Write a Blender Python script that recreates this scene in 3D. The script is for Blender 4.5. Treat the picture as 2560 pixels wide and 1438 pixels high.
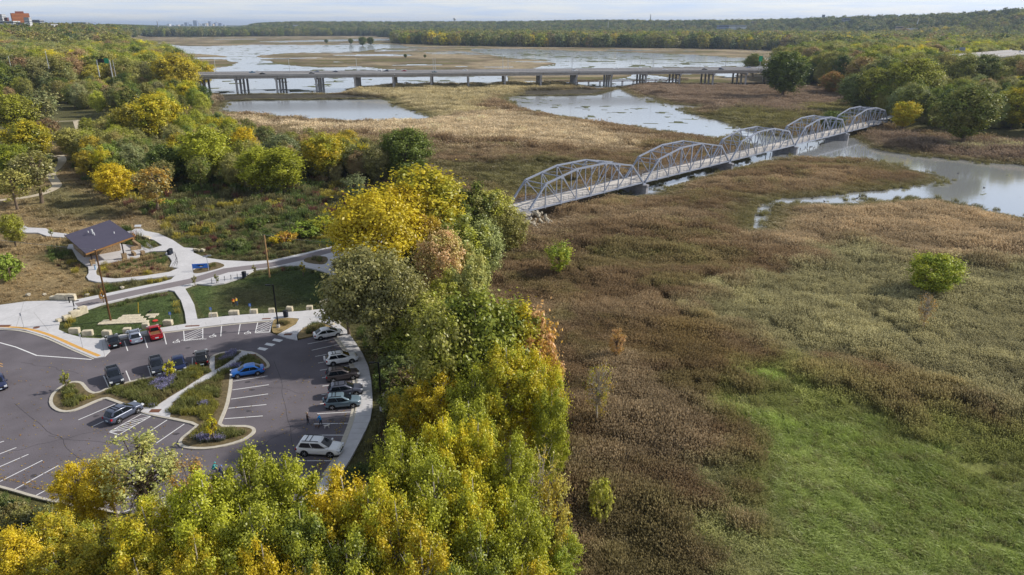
import bpy, bmesh, math, random
import numpy as np
from mathutils import Vector, Matrix

# ------------------------------------------------------------------ camera, sky, sun, exposure
for o in list(bpy.data.objects): bpy.data.objects.remove(o)
SC = bpy.context.scene
COL = SC.collection
FPX, CAMH, PITCH = 1750.0, 46.0, math.radians(20.6)
cam = bpy.data.cameras.new('camera'); cam.sensor_width = 36.0; cam.lens = 36.0 * FPX / 2560.0
cam.clip_start = 0.5; cam.clip_end = 80000.0
camo = bpy.data.objects.new('camera', cam); COL.objects.link(camo)
camo.location = (0, 0, CAMH); camo.rotation_euler = (math.pi / 2 - PITCH, 0, 0)
SC.camera = camo

SUN_AZ = Vector((0.97, 0.24, 0)).normalized(); SUN_EL = math.radians(34)
W = bpy.data.worlds.new('World'); SC.world = W; W.use_nodes = True
nt = W.node_tree; nt.nodes.clear()
def N(tree, kind, **kw):
    n = tree.nodes.new(kind)
    for k, v in kw.items(): setattr(n, k, v)
    return n
out = N(nt, 'ShaderNodeOutputWorld'); bg = N(nt, 'ShaderNodeBackground'); bg.inputs[1].default_value = 0.097
sky = N(nt, 'ShaderNodeTexSky', sky_type='NISHITA', sun_disc=False, sun_elevation=SUN_EL,
        sun_rotation=math.atan2(SUN_AZ.x, SUN_AZ.y), altitude=250.0, air_density=1.0, dust_density=0.5, ozone_density=1.0)
# a high thin veil of streaky cloud over the whole sky (plane projection of the view direction)
tc = N(nt, 'ShaderNodeTexCoord'); sep = N(nt, 'ShaderNodeSeparateXYZ'); nt.links.new(tc.outputs['Generated'], sep.inputs[0])
zz = N(nt, 'ShaderNodeMath', operation='ADD'); zz.inputs[1].default_value = 0.05; nt.links.new(sep.outputs[2], zz.inputs[0])
zc = N(nt, 'ShaderNodeMath', operation='MAXIMUM'); zc.inputs[1].default_value = 0.02; nt.links.new(zz.outputs[0], zc.inputs[0])
dx = N(nt, 'ShaderNodeMath', operation='DIVIDE'); dy = N(nt, 'ShaderNodeMath', operation='DIVIDE')
nt.links.new(sep.outputs[0], dx.inputs[0]); nt.links.new(zc.outputs[0], dx.inputs[1])
nt.links.new(sep.outputs[1], dy.inputs[0]); nt.links.new(zc.outputs[0], dy.inputs[1])
cmb = N(nt, 'ShaderNodeCombineXYZ'); nt.links.new(dx.outputs[0], cmb.inputs[0]); nt.links.new(dy.outputs[0], cmb.inputs[1])
nz = N(nt, 'ShaderNodeTexNoise'); nz.inputs['Scale'].default_value = 0.55; nz.inputs['Detail'].default_value = 7; nz.inputs['Roughness'].default_value = 0.6
nt.links.new(cmb.outputs[0], nz.inputs['Vector'])
rp = N(nt, 'ShaderNodeValToRGB'); rp.color_ramp.elements[0].position = 0.33; rp.color_ramp.elements[1].position = 0.62
rp.color_ramp.elements[0].color = (0, 0, 0, 1); rp.color_ramp.elements[1].color = (1, 1, 1, 1)
nt.links.new(nz.outputs[0], rp.inputs[0])
# veil brightness follows the sky's own brightness; blue between the streaks, white in them, dimmer towards the zenith
bw = N(nt, 'ShaderNodeRGBToBW'); nt.links.new(sky.outputs[0], bw.inputs[0])
mlt = N(nt, 'ShaderNodeMath', operation='MULTIPLY_ADD'); mlt.inputs[1].default_value = 0.72; mlt.inputs[2].default_value = 5.0
nt.links.new(bw.outputs[0], mlt.inputs[0])
zn = N(nt, 'ShaderNodeMapRange'); zn.inputs[1].default_value = 0.12; zn.inputs[2].default_value = 0.9; zn.inputs[3].default_value = 1.0; zn.inputs[4].default_value = 0.62; nt.links.new(sep.outputs[2], zn.inputs[0])
mz = N(nt, 'ShaderNodeMath', operation='MULTIPLY'); nt.links.new(mlt.outputs[0], mz.inputs[0]); nt.links.new(zn.outputs[0], mz.inputs[1])
vc = N(nt, 'ShaderNodeMix', data_type='RGBA'); vc.inputs[6].default_value = (.74, .90, 1.20, 1); vc.inputs[7].default_value = (1.02, 1.06, 1.12, 1); nt.links.new(rp.outputs[0], vc.inputs[0])
vs0 = N(nt, 'ShaderNodeVectorMath', operation='SCALE'); nt.links.new(vc.outputs[2], vs0.inputs[0]); nt.links.new(mz.outputs[0], vs0.inputs['Scale'])
mx = N(nt, 'ShaderNodeMix', data_type='RGBA'); mx.inputs[0].default_value = .78
nt.links.new(sky.outputs[0], mx.inputs[6]); nt.links.new(vs0.outputs[0], mx.inputs[7])
nt.links.new(mx.outputs[2], bg.inputs[0]); nt.links.new(bg.outputs[0], out.inputs[0])

sl = bpy.data.lights.new('sun', 'SUN'); sl.energy = 4.9; sl.angle = math.radians(1.6); sl.color = (1.0, 0.93, 0.82)
so = bpy.data.objects.new('sun', sl); COL.objects.link(so); so.location = (200, 50, 300)
sd = Vector((SUN_AZ.x * math.cos(SUN_EL), SUN_AZ.y * math.cos(SUN_EL), math.sin(SUN_EL)))
so.rotation_euler = sd.to_track_quat('Z', 'Y').to_euler()

SC.view_settings.view_transform = 'Standard'; SC.view_settings.look = 'None'
SC.view_settings.exposure = 0.0; SC.view_settings.gamma = 1.0; SC.view_settings.use_curve_mapping = False
SC.render.engine = 'CYCLES'
cy = SC.cycles; cy.use_denoising = True; cy.max_bounces = 5; cy.diffuse_bounces = 2; cy.glossy_bounces = 3
cy.transmission_bounces = 3; cy.transparent_max_bounces = 6; cy.volume_bounces = 0; cy.caustics_reflective = False; cy.caustics_refractive = False
cy.sample_clamp_indirect = 4.0
try: cy.denoiser = 'OPENIMAGEDENOISE'
except Exception: pass

# ------------------------------------------------------------------ helpers
RNG = np.random.default_rng(7); random.seed(7)
SP, CP = math.sin(PITCH), math.cos(PITCH)
def P(px, py, z=0.0):
    """place of a photograph point that lies at height z (plain survey of the ground from the camera)"""
    u = (px - 1280) / FPX; v = (719 - py) / FPX
    d = Vector((u, CP + v * SP, -SP + v * CP)); t = (z - CAMH) / d.z
    return Vector((d.x * t, d.y * t, z))
def PD(px, py, d):
    """point on the photograph ray at ground distance y=d"""
    u = (px - 1280) / FPX; v = (719 - py) / FPX
    k = d / (CP + v * SP); return Vector((u * k, d, CAMH + (-SP + v * CP) * k))
def PP(pts, z=0.0): return [P(a, b, z) for a, b in pts]
def PXY(pts, z=0.0): return np.array([P(a, b, z)[:2] for a, b in pts])

MATS = {}
def srgb(r, g, b):
    f = lambda c: (c / 255 / 12.92) if c / 255 <= 0.04045 else ((c / 255 + 0.055) / 1.055) ** 2.4
    return (f(r), f(g), f(b))
def mat(name, col, rough=0.8, metal=0.0, var=0.15, scale=3.0, bump=0.0, spec=0.3, coat=0.0, detail=4, col2=None, obj=False, coarse=0.0, cscale=0.15):
    if name in MATS: return MATS[name]
    m = bpy.data.materials.new(name); m.use_nodes = True; t = m.node_tree; b = t.nodes['Principled BSDF']
    b.inputs['Roughness'].default_value = rough; b.inputs['Metallic'].default_value = metal
    b.inputs['Specular IOR Level'].default_value = spec; b.inputs['Coat Weight'].default_value = coat
    b.inputs['Coat Roughness'].default_value = 0.06
    if var > 0 or col2 is not None:
        g = N(t, 'ShaderNodeTexCoord') if obj else N(t, 'ShaderNodeNewGeometry')
        src = g.outputs['Object'] if obj else g.outputs['Position']
        n = N(t, 'ShaderNodeTexNoise'); n.inputs['Scale'].default_value = scale; n.inputs['Detail'].default_value = detail
        t.links.new(src, n.inputs['Vector'])
        r = N(t, 'ShaderNodeValToRGB'); r.color_ramp.elements[0].position = 0.3; r.color_ramp.elements[1].position = 0.7
        c2 = col2 or tuple(min(1, c * (1 + var)) for c in col); c1 = col if col2 else tuple(c * (1 - var) for c in col)
        r.color_ramp.elements[0].color = (*c1, 1); r.color_ramp.elements[1].color = (*c2, 1)
        t.links.new(n.outputs[0], r.inputs[0]); outc = r.outputs[0]
        if coarse > 0:
            n2 = N(t, 'ShaderNodeTexNoise'); n2.inputs['Scale'].default_value = cscale; n2.inputs['Detail'].default_value = 5
            t.links.new(src, n2.inputs['Vector'])
            r2 = N(t, 'ShaderNodeMapRange'); r2.inputs[1].default_value = 0.3; r2.inputs[2].default_value = 0.7
            r2.inputs[3].default_value = 1 - coarse; r2.inputs[4].default_value = 1 + coarse
            t.links.new(n2.outputs[0], r2.inputs[0])
            mm = N(t, 'ShaderNodeVectorMath', operation='SCALE'); t.links.new(outc, mm.inputs[0]); t.links.new(r2.outputs[0], mm.inputs['Scale'])
            outc = mm.outputs[0]
        t.links.new(outc, b.inputs['Base Color'])
        if bump > 0:
            bp = N(t, 'ShaderNodeBump'); bp.inputs['Strength'].default_value = bump; bp.inputs['Distance'].default_value = 0.05
            t.links.new(n.outputs[0], bp.inputs['Height']); t.links.new(bp.outputs[0], b.inputs['Normal'])
    else: b.inputs['Base Color'].default_value = (*col, 1)
    MATS[name] = m; return m

def tag(o, label=None, cat=None, group=None, kind=None):
    if label: o['label'] = label
    if cat: o['category'] = cat
    if group: o['group'] = group
    if kind: o['kind'] = kind
    return o
def empty(name, loc=(0, 0, 0), rz=0.0, label=None, cat=None, group=None):
    o = bpy.data.objects.new(name, None); COL.objects.link(o); o.location = loc; o.rotation_euler = (0, 0, rz)
    o.empty_display_size = 0.2
    return tag(o, label, cat, group)
def link(name, me, parent=None, loc=None):
    o = bpy.data.objects.new(name, me); COL.objects.link(o)
    if parent is not None: o.parent = parent
    if loc is not None: o.location = loc
    return o

class MB:
    """collects simple shapes into one mesh"""
    def __init__(s): s.v = []; s.f = []; s.m = []
    def add(s, vs, fs, mi=0):
        n = len(s.v); s.v += [tuple(p) for p in vs]; s.f += [tuple(i + n for i in f) for f in fs]; s.m += [mi] * len(fs); return s
    def box(s, c, d, mi=0, rz=0.0, taper=1.0):
        hx, hy, hz = d[0] / 2, d[1] / 2, d[2] / 2; ca, sa = math.cos(rz), math.sin(rz); vs = []
        for z, k in ((-hz, 1), (hz, taper)):
            for x, y in ((-hx, -hy), (hx, -hy), (hx, hy), (-hx, hy)):
                x *= k; y *= k; vs.append((c[0] + x * ca - y * sa, c[1] + x * sa + y * ca, c[2] + z))
        return s.add(vs, [(0, 3, 2, 1), (4, 5, 6, 7), (0, 1, 5, 4), (1, 2, 6, 5), (2, 3, 7, 6), (3, 0, 4, 7)], mi)
    def beam(s, a, b, w, h, mi=0, up=(0, 0, 1)):
        a = Vector(a); b = Vector(b); d = (b - a).normalized(); u = Vector(up)
        if abs(d.dot(u)) > 0.98: u = Vector((1, 0, 0)) if abs(d.x) < 0.9 else Vector((0, 1, 0))
        x = d.cross(u).normalized(); y = x.cross(d).normalized(); vs = []
        for p in (a, b):
            for i, j in ((-1, -1), (1, -1), (1, 1), (-1, 1)): vs.append(p + x * (i * w / 2) + y * (j * h / 2))
        return s.add(vs, [(0, 3, 2, 1), (4, 5, 6, 7), (0, 1, 5, 4), (1, 2, 6, 5), (2, 3, 7, 6), (3, 0, 4, 7)], mi)
    def tube(s, a, b, r0, r1=None, n=8, mi=0, caps=True):
        r1 = r0 if r1 is None else r1; a = Vector(a); b = Vector(b); d = (b - a).normalized()
        u = Vector((0, 0, 1)) if abs(d.z) < 0.95 else Vector((1, 0, 0)); x = d.cross(u).normalized(); y = d.cross(x)
        vs = [p + (x * math.cos(t) + y * math.sin(t)) * r for p, r in ((a, r0), (b, r1)) for t in (2 * math.pi * k / n for k in range(n))]
        fs = [(k, (k + 1) % n, n + (k + 1) % n, n + k) for k in range(n)]
        if caps: fs += [tuple(range(n - 1, -1, -1)), tuple(range(n, 2 * n))]
        return s.add(vs, fs, mi)
    def path(s, pts, rs, n=6, mi=0):
        for i in range(len(pts) - 1): s.tube(pts[i], pts[i + 1], rs[i], rs[i + 1], n, mi, caps=(i == len(pts) - 2))
        return s
    def sheet(s, pts, mi=0): return s.add(pts, [tuple(range(len(pts)))], mi)
    def prism(s, pts, z0, z1, mi=0):
        n = len(pts); vs = [(p[0], p[1], z0) for p in pts] + [(p[0], p[1], z1) for p in pts]
        return s.add(vs, [tuple(range(n, 2 * n)), tuple(range(n - 1, -1, -1))] + [(k, (k + 1) % n, n + (k + 1) % n, n + k) for k in range(n)], mi)
    def rings(s, rings, mi=0, close=True, cap=True):
        n = len(rings[0]); vs = [p for r in rings for p in r]; fs = []
        for i in range(len(rings) - 1):
            for k in range(n if close else n - 1):
                k2 = (k + 1) % n; fs.append((i * n + k, i * n + k2, (i + 1) * n + k2, (i + 1) * n + k))
        if cap: fs += [tuple(range(n - 1, -1, -1)), tuple((len(rings) - 1) * n + k for k in range(n))]
        return s.add(vs, fs, mi)
    def ball(s, c, r, nu=8, nv=6, mi=0):
        r = (r, r, r) if not hasattr(r, '__len__') else r; rg = []
        for j in range(1, nv):
            t = math.pi * j / nv
            rg.append([(c[0] + r[0] * math.sin(t) * math.cos(2 * math.pi * k / nu), c[1] + r[1] * math.sin(t) * math.sin(2 * math.pi * k / nu), c[2] - r[2] * math.cos(t)) for k in range(nu)])
        return s.rings(rg, mi)
    def mesh(s, name, mats, smooth=False, fix=True):
        me = bpy.data.meshes.new(name); me.from_pydata(s.v, [], s.f)
        for m in (mats if isinstance(mats, (list, tuple)) else [mats]): me.materials.append(m)
        me.polygons.foreach_set('material_index', s.m)
        if fix:
            bm = bmesh.new(); bm.from_mesh(me); bmesh.ops.recalc_face_normals(bm, faces=bm.faces); bm.to_mesh(me); bm.free()
        if smooth: me.polygons.foreach_set('use_smooth', [True] * len(me.polygons))
        me.update(); return me
    def build(s, name, mats, parent=None, smooth=False, loc=None, fix=True):
        return link(name, s.mesh(name, mats, smooth, fix), parent, loc)

from mathutils.geometry import tessellate_polygon
def _tess(pts):
    v = [Vector((p[0], p[1], 0)) for p in pts]; T = []
    for t_ in tessellate_polygon([v]):
        n = (v[t_[1]] - v[t_[0]]).cross(v[t_[2]] - v[t_[0]]).z
        if abs(n) > 1e-7: T.append(tuple(t_) if n > 0 else tuple(reversed(t_)))
    return T
def poly_flat(pts, z, name, m, parent=None):
    """flat many-sided sheet, triangulated, facing up"""
    me = bpy.data.meshes.new(name); me.from_pydata([(p[0], p[1], z) for p in pts], [], _tess(pts)); me.materials.append(m); me.update()
    return link(name, me, parent)
def poly_slab(pts, z0, z1, name, m, parent=None):
    n = len(pts); A = sum(pts[k][0] * pts[(k + 1) % n][1] - pts[(k + 1) % n][0] * pts[k][1] for k in range(n))
    side = [(k, (k + 1) % n, n + (k + 1) % n, n + k) if A > 0 else (n + k, n + (k + 1) % n, (k + 1) % n, k) for k in range(n)]
    me = bpy.data.meshes.new(name); me.from_pydata([(p[0], p[1], z0) for p in pts] + [(p[0], p[1], z1) for p in pts], [], [tuple(i + n for i in t_) for t_ in _tess(pts)] + side); me.materials.append(m); me.update()
    return link(name, me, parent)
def smooth_loop(pts, it=2):
    pts = [Vector((p[0], p[1])) for p in pts]
    for _ in range(it):
        q = []
        for i in range(len(pts)):
            a, b = pts[i], pts[(i + 1) % len(pts)]; q += [a * .75 + b * .25, a * .25 + b * .75]
        pts = q
    return pts
def smooth_line(pts, it=2):
    pts = [Vector((p[0], p[1])) for p in pts]
    for _ in range(it):
        q = [pts[0]]
        for i in range(len(pts) - 1):
            a, b = pts[i], pts[i + 1]; q += [a * .75 + b * .25, a * .25 + b * .75]
        pts = q + [pts[-1]]
    return pts
def ribbon(line, w, z, name, m, parent=None, off=0.0, z1=None):
    """strip of width w along a line (optionally a raised strip from z to z1)"""
    L, R = [], []
    for i, p in enumerate(line):
        d = (line[min(i + 1, len(line) - 1)] - line[max(i - 1, 0)]).normalized(); n = Vector((-d.y, d.x))
        L.append(p + n * (off + w / 2)); R.append(p + n * (off - w / 2))
    b = MB(); n = len(line)
    if z1 is None: b.add([(p.x, p.y, z) for p in L + R], [(i, n + i, n + i + 1, i + 1) for i in range(n - 1)])
    else:
        b.rings([[(L[i].x, L[i].y, z), (L[i].x, L[i].y, z1), (R[i].x, R[i].y, z1), (R[i].x, R[i].y, z)] for i in range(n)])
    o = b.build(name, m, parent)
    return o

np.seterr(over='ignore')
# value noise in numpy
def _hash(ix, iy, s):
    h = (ix.astype(np.int64).astype(np.uint64) * np.uint64(0x9E3779B97F4A7C15)) ^ (iy.astype(np.int64).astype(np.uint64) * np.uint64(0xC2B2AE3D27D4EB4F)) ^ np.uint64((s * 0x165667B19E3779F9 + 0x27D4EB2F) & 0xffffffffffffffff)
    h = (h ^ (h >> np.uint64(31))) * np.uint64(0xBF58476D1CE4E5B9); h = (h ^ (h >> np.uint64(29))) * np.uint64(0x94D049BB133111EB); h = h ^ (h >> np.uint64(32))
    return (h & np.uint64(0xffff)).astype(np.float64) / 65535.0
def vnoise(x, y, s=0):
    ix = np.floor(x); iy = np.floor(y); fx = x - ix; fy = y - iy; fx = fx * fx * (3 - 2 * fx); fy = fy * fy * (3 - 2 * fy)
    a = _hash(ix, iy, s); b = _hash(ix + 1, iy, s); c = _hash(ix, iy + 1, s); d = _hash(ix + 1, iy + 1, s)
    return (a * (1 - fx) + b * fx) * (1 - fy) + (c * (1 - fx) + d * fx) * fy
def fbm(x, y, s=0, o=4):
    r = 0; a = 0.5; t = 0
    for k in range(o): r = r + a * vnoise(x, y, s + k * 17); t += a; x = x * 2.03 + 5.1; y = y * 2.03 + 9.7; a *= 0.5
    return r / t
def sdf(poly, X, Y, reach=80.0):
    """signed distance to a polygon, positive inside, clipped to -reach"""
    r = np.full(X.shape, -reach); lo = poly.min(0) - reach; hi = poly.max(0) + reach
    k = np.where((X > lo[0]) & (X < hi[0]) & (Y > lo[1]) & (Y < hi[1]))[0]
    if len(k) == 0: return r
    x = X[k]; y = Y[k]; dm = np.full(x.shape, 1e9); ins = np.zeros(x.shape, bool); n = len(poly)
    for i in range(n):
        x0, y0 = poly[i]; x1, y1 = poly[(i + 1) % n]; ex, ey = x1 - x0, y1 - y0; l2 = ex * ex + ey * ey + 1e-9
        t = np.clip(((x - x0) * ex + (y - y0) * ey) / l2, 0, 1); dm = np.minimum(dm, (x - x0 - t * ex) ** 2 + (y - y0 - t * ey) ** 2)
        if y0 != y1: ins ^= ((y0 > y) != (y1 > y)) & (x < (x1 - x0) * (y - y0) / (y1 - y0) + x0)
    dm = np.sqrt(dm); r[k] = np.maximum(np.where(ins, dm, -dm), -reach); return r
def sstep(a, b, x): t = np.clip((x - a) / (b - a), 0, 1); return t * t * (3 - 2 * t)
# ------------------------------------------------------------------ the lie of the land
WATER_Z, MARSH_Z = -4.0, -3.55
UPL = PXY([(1430, 1900), (1405, 1438), (1375, 1250), (1345, 1100), (1300, 980), (1235, 860), (1195, 760), (1205, 690), (1255, 625), (1300, 585), (1345, 552),
           (1300, 520), (1278, 506), (1210, 505), (1130, 480), (1100, 455), (1000, 425), (850, 395), (700, 362), (610, 330), (565, 300), (545, 275), (530, 255),
           (500, 236), (495, 205), (470, 185), (420, 163), (380, 150), (345, 138), (330, 118), (315, 104), (200, 98), (60, 100), (-300, 110)], -1.5)
UPL = np.vstack([UPL, [(-4000, 1500), (-4000, -400), (60, -400)]])
UPR = PXY([(1925, 205), (1965, 210), (2040, 219), (2110, 223), (2128, 250), (2150, 276), (2195, 293), (2214, 306), (2228, 328), (2330, 337), (2440, 341), (2560, 349), (2800, 365),
           (3600, 420)], -2.5)
UPR = np.vstack([UPR, [(3000, 700), (3000, 1300)], PXY([(2300, 138), (2130, 148), (2000, 165), (1930, 185)], -2.5)])
FORE_R = np.vstack([PXY([(980, 108), (1100, 113), (1280, 116.5), (1430, 118), (1600, 119.5), (1800, 122), (1940, 126), (2040, 131), (2110, 138), (2300, 139), (2600, 140)], -3), [(3500, 1100), (9000, 3500), (3000, 9000), (-600, 9000)],
                    PXY([(940, 92.5), (985, 93)], -3)])
FORE_L = np.vstack([PXY([(330, 92.2), (520, 92.2), (620, 91), (800, 90), (940, 90), (960, 90)], -3), [(-600, 12000), (-9000, 12000), (-9000, 1500)], PXY([(-300, 112), (100, 99), (250, 100)], -3)])
def W_(pts): return PXY(pts, WATER_Z)
WATERS = {
 'channel': W_([(1845, 325), (1900, 330), (1990, 352), (2060, 345), (2110, 340), (2150, 356), (2185, 371), (2240, 381), (2330, 394), (2420, 402), (2560, 413), (2900, 440), (2900, 600), (2560, 547), (2460, 523), (2390, 507), (2320, 500),
                (2240, 503), (2160, 507), (2080, 513), (2020, 509), (1960, 511), (1925, 517), (1908, 545), (1903, 572), (1894, 572), (1899, 540), (1914, 512), (1945, 500), (2020, 496), (2100, 489), (2180, 480), (2260, 471),
                (2330, 463), (2374, 454), (2352, 441), (2300, 427), (2240, 410), (2180, 403), (2100, 398), (2040, 398), (1980, 393), (1930, 401), (1895, 405), (1880, 392), (1900, 375), (1870, 350)]),
 'pond': W_([(1258, 246), (1290, 241), (1340, 241), (1420, 241), (1500, 238), (1545, 226), (1560, 222), (1585, 240), (1630, 256), (1690, 268), (1745, 290), (1800, 302), (1855, 317), (1870, 335), (1800, 349), (1740, 343), (1640, 327), (1560, 314),
              (1480, 307), (1400, 293), (1340, 281), (1300, 270), (1275, 255)]),
 'side_channel': W_([(1605, 243), (1625, 243), (1680, 262), (1750, 268), (1752, 274), (1690, 272), (1640, 262)]),
 'pool': W_([(556, 268), (570, 254), (650, 252), (800, 250), (985, 250), (975, 258), (1010, 272), (1062, 285), (1096, 293), (1062, 301), (980, 309), (880, 307), (800, 301), (700, 293), (600, 284), (556, 280)]),
 'lake': W_([(498, 236), (570, 237), (860, 234), (880, 223), (960, 217), (1110, 214), (1250, 213), (1268, 205), (1262, 190), (1250, 177), (1100, 179), (960, 173), (900, 167), (800, 170), (760, 166), (690, 160), (682, 152), (652, 150),
              (640, 141), (700, 134), (760, 132), (900, 128.5), (960, 121), (1030, 120.5), (1000, 113.5), (940, 112), (800, 113), (640, 112.5), (520, 116), (450, 115), (400, 108), (360, 108), (362, 118), (425, 118.5), (430, 122), (380, 125), (360, 128),
              (440, 134), (520, 136), (562, 140), (578, 147), (560, 151), (600, 158), (572, 165), (500, 175)]),
 'backwater': W_([(1180, 122), (1300, 122.5), (1450, 128), (1600, 132), (1750, 138), (1870, 148), (1885, 158), (1870, 165), (1700, 168), (1500, 172), (1380, 174), (1322, 171), (1395, 161), (1365, 151), (1290, 147), (1220, 137), (1180, 128)]),
 'slough': W_([(520, 98.6), (640, 97.4), (640, 98.6)]), 'slough2': W_([(640, 104.5), (800, 100), (985, 96.4), (990, 101), (860, 103), (700, 106)]),
 'under': W_([(1310, 203), (1420, 206), (1500, 203), (1575, 196), (1598, 186), (1642, 188), (1702, 200), (1690, 206), (1600, 210), (1566, 219), (1500, 224), (1420, 213), (1330, 210)]),
}
_b0 = np.array(P(1322, 527, -.3)[:2]); _b1 = np.array(P(2219, 305, -.3)[:2]); _ax = (_b1 - _b0) / np.linalg.norm(_b1 - _b0); _nn = np.array((-_ax[1], _ax[0]))
WATERS['ditch'] = np.array([_b0 + _ax * a + _nn * c for a, c in ((46, 1.0), (50, -2.4), (53, -3.4), (59, -3.4), (61, -2.0), (64, 1.0), (150, 1.5), (158, -2.4), (190, -4), (190, 4), (110, 4), (46, 4))])
WPOLY = list(WATERS.values())
# colours of the ground cover (plants as they grow; zones read off the photograph)
C_BROWN = np.array((.152, .106, .060)); C_DARK = np.array((.085, .057, .036)); C_TAN = np.array((.34, .275, .18)); C_GTAN = np.array((.205, .19, .105))
C_GREEN = np.array((.200, .245, .064)); C_OLIVE = np.array((.125, .115, .042)); C_MAUVE = np.array((.165, .122, .088)); C_DRY = np.array((.255, .19, .10))
C_LAWN = np.array((.060, .085, .028)); C_MEAD = np.array((.105, .10, .042)); C_PALE = np.array((.265, .205, .13)); C_RUST = np.array((.165, .112, .052)); C_MUD = np.array((.05, .045, .035))
C_PAD = np.array((.20, .22, .13)); C_WOOD = np.array((.075, .068, .034)); C_WINE = np.array((.085, .055, .045)); C_FAR = np.array((.165, .128, .082))
def Z_(pts): return PXY(pts, -3.0)
ZONES = [  # (polygon, colour, edge softness in m)
 (Z_([(880, 213), (1100, 208), (1300, 210), (1440, 212), (1420, 230), (1300, 240), (1290, 262), (1200, 290), (1090, 290), (980, 255), (870, 240)]), C_TAN * .55 + C_OLIVE * .75, 9),
 (Z_([(600, 300), (760, 312), (900, 316), (1100, 302), (1250, 284), (1400, 300), (1590, 345), (1580, 378), (1440, 376), (1300, 356), (1150, 352), (1000, 335), (860, 338), (640, 325)]), C_TAN, 7),
 (Z_([(1240, 240), (1330, 275), (1420, 300), (1560, 318), (1580, 342), (1400, 300), (1250, 280), (1180, 270)]), C_BROWN * 1.15, 5),
 (Z_([(1090, 420), (1260, 400), (1420, 400), (1500, 430), (1350, 480), (1250, 500), (1120, 470)]), C_OLIVE * .8, 10),
 (Z_([(1560, 210), (1900, 205), (2110, 225), (2140, 280), (2000, 300), (1800, 285), (1680, 262), (1600, 238)]), C_MAUVE, 8),
 (Z_([(1740, 285), (1850, 272), (2020, 290), (2080, 305), (1960, 330), (1870, 330)]), C_OLIVE * .95, 7),
 (Z_([(2010, 262), (2150, 268), (2230, 300), (2120, 312), (2020, 296)]), C_OLIVE * 1.3, 5),
 (Z_([(2230, 330), (2340, 345), (2560, 355), (2900, 375), (2900, 425), (2560, 405), (2380, 388), (2240, 372), (2160, 350)]), C_MAUVE * .95, 5),
 (Z_([(2380, 358), (2560, 366), (2700, 375), (2700, 390), (2540, 380), (2400, 372)]), C_GTAN * 1.2, 4),
 (Z_([(1920, 540), (2000, 515), (2120, 513), (2380, 512), (2560, 552), (2900, 590), (2900, 690), (2560, 662), (2300, 655), (2150, 615), (2020, 640), (1930, 620)]), C_PALE, 9),
 (Z_([(1740, 760), (1830, 715), (1990, 690), (2060, 625), (2180, 608), (2290, 645), (2560, 660), (2900, 700), (2900, 1080), (2560, 1050), (2450, 1010), (2330, 975), (2220, 915), (2100, 905), (1990, 890), (1890, 860), (1770, 800)]), C_GTAN * 1.08, 4),
 (Z_([(1560, 830), (1700, 810), (1850, 850), (1910, 900), (1850, 960), (1740, 950), (1640, 900)]), C_RUST * .75 + C_OLIVE * .25, 5),
 (Z_([(1880, 1900), (1885, 1438), (1855, 1300), (1830, 1180), (1850, 1100), (1815, 1010), (1850, 930), (1960, 905), (2080, 930), (2200, 1000), (2380, 1070), (2560, 1110), (2900, 1150), (2900, 1900)]), C_GREEN, 4),
 (Z_([(540, 234), (860, 233), (985, 246), (985, 251), (800, 251), (570, 256), (545, 270)]), C_MUD * 1.5, 1.5), (Z_([(1300, 226), (1430, 222), (1545, 224), (1550, 236), (1420, 242), (1300, 243)]), C_MUD * 1.5, 1.5),
 (Z_([(2100, 935), (2230, 925), (2380, 990), (2430, 1060), (2300, 1050), (2180, 985)]), C_RUST * .45 + C_OLIVE * .35 + C_GTAN * .25, 5),
 (Z_([(2400, 1060), (2560, 1075), (2700, 1100), (2700, 1250), (2560, 1230), (2460, 1160)]), C_OLIVE * .7 + C_GREEN * .4, 5),
 (Z_([(1440, 930), (1560, 900), (1700, 960), (1800, 1060), (1840, 1110), (1780, 1200), (1600, 1220), (1460, 1190)]), C_PALE * .72, 4),
 (Z_([(1460, 1230), (1640, 1225), (1790, 1290), (1840, 1438), (1840, 1700), (1440, 1700)]), C_WINE * .5 + C_OLIVE * .8, 4),
 (Z_([(1780, 1180), (1850, 1260), (1880, 1438), (1830, 1438), (1800, 1300)]), C_GTAN * .8 + C_GREEN * .4, 3),
]
Z0 = lambda pts: PXY(pts, 0.0)
UZONES = [
 (Z0([(-400, 560), (60, 470), (170, 400), (240, 470), (330, 520), (400, 545), (440, 580), (330, 575), (200, 590), (100, 640), (230, 690), (260, 710), (190, 745), (60, 760), (-400, 790)]), C_DRY, 2.5),
 (Z0([(60, 480), (160, 455), (260, 500), (330, 530), (250, 545), (120, 540)]), C_DRY * .55 + C_LAWN * .6, 5),
 (Z0([(250, 620), (330, 640), (420, 640), (430, 660), (420, 690), (300, 698), (250, 680)]), C_DRY * .95, 1),
 (Z0([(150, 830), (190, 770), (300, 760), (440, 726), (470, 810), (270, 850), (180, 845)]), C_LAWN * 1.05, .6),
 (Z0([(460, 720), (620, 690), (740, 668), (800, 680), (850, 740), (820, 775), (600, 790), (496, 800)]), C_LAWN, .6),
 (Z0([(560, 710), (680, 720), (760, 770), (640, 775), (540, 770)]), C_LAWN * .7 + C_DRY * .3, 3),
 (Z0([(100, 380), (200, 330), (330, 350), (420, 470), (330, 500), (240, 470), (170, 400)]), C_DRY * .8, 4),
]
CITY_GAP = (400, 610)
HORIZ_X = [-800, 0, 120, 300, 390, 430, 600, 640, 700, 770, 1000, 1270, 1500, 1700, 1900, 2000, 2120, 2300, 2400, 2500, 2560, 3400]
HORIZ_Y = [52, 57, 59, 61, 64, 66, 66, 58, 55, 54, 54, 53, 50, 51, 49, 47, 43, 40, 36, 31, 28, 21]
def px_of(X, Y):   # horizontal photograph place of far points (level ground)
    return 1280 + FPX * X / np.maximum(Y * CP + (CAMH - 0) * SP, 1.0)
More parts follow.
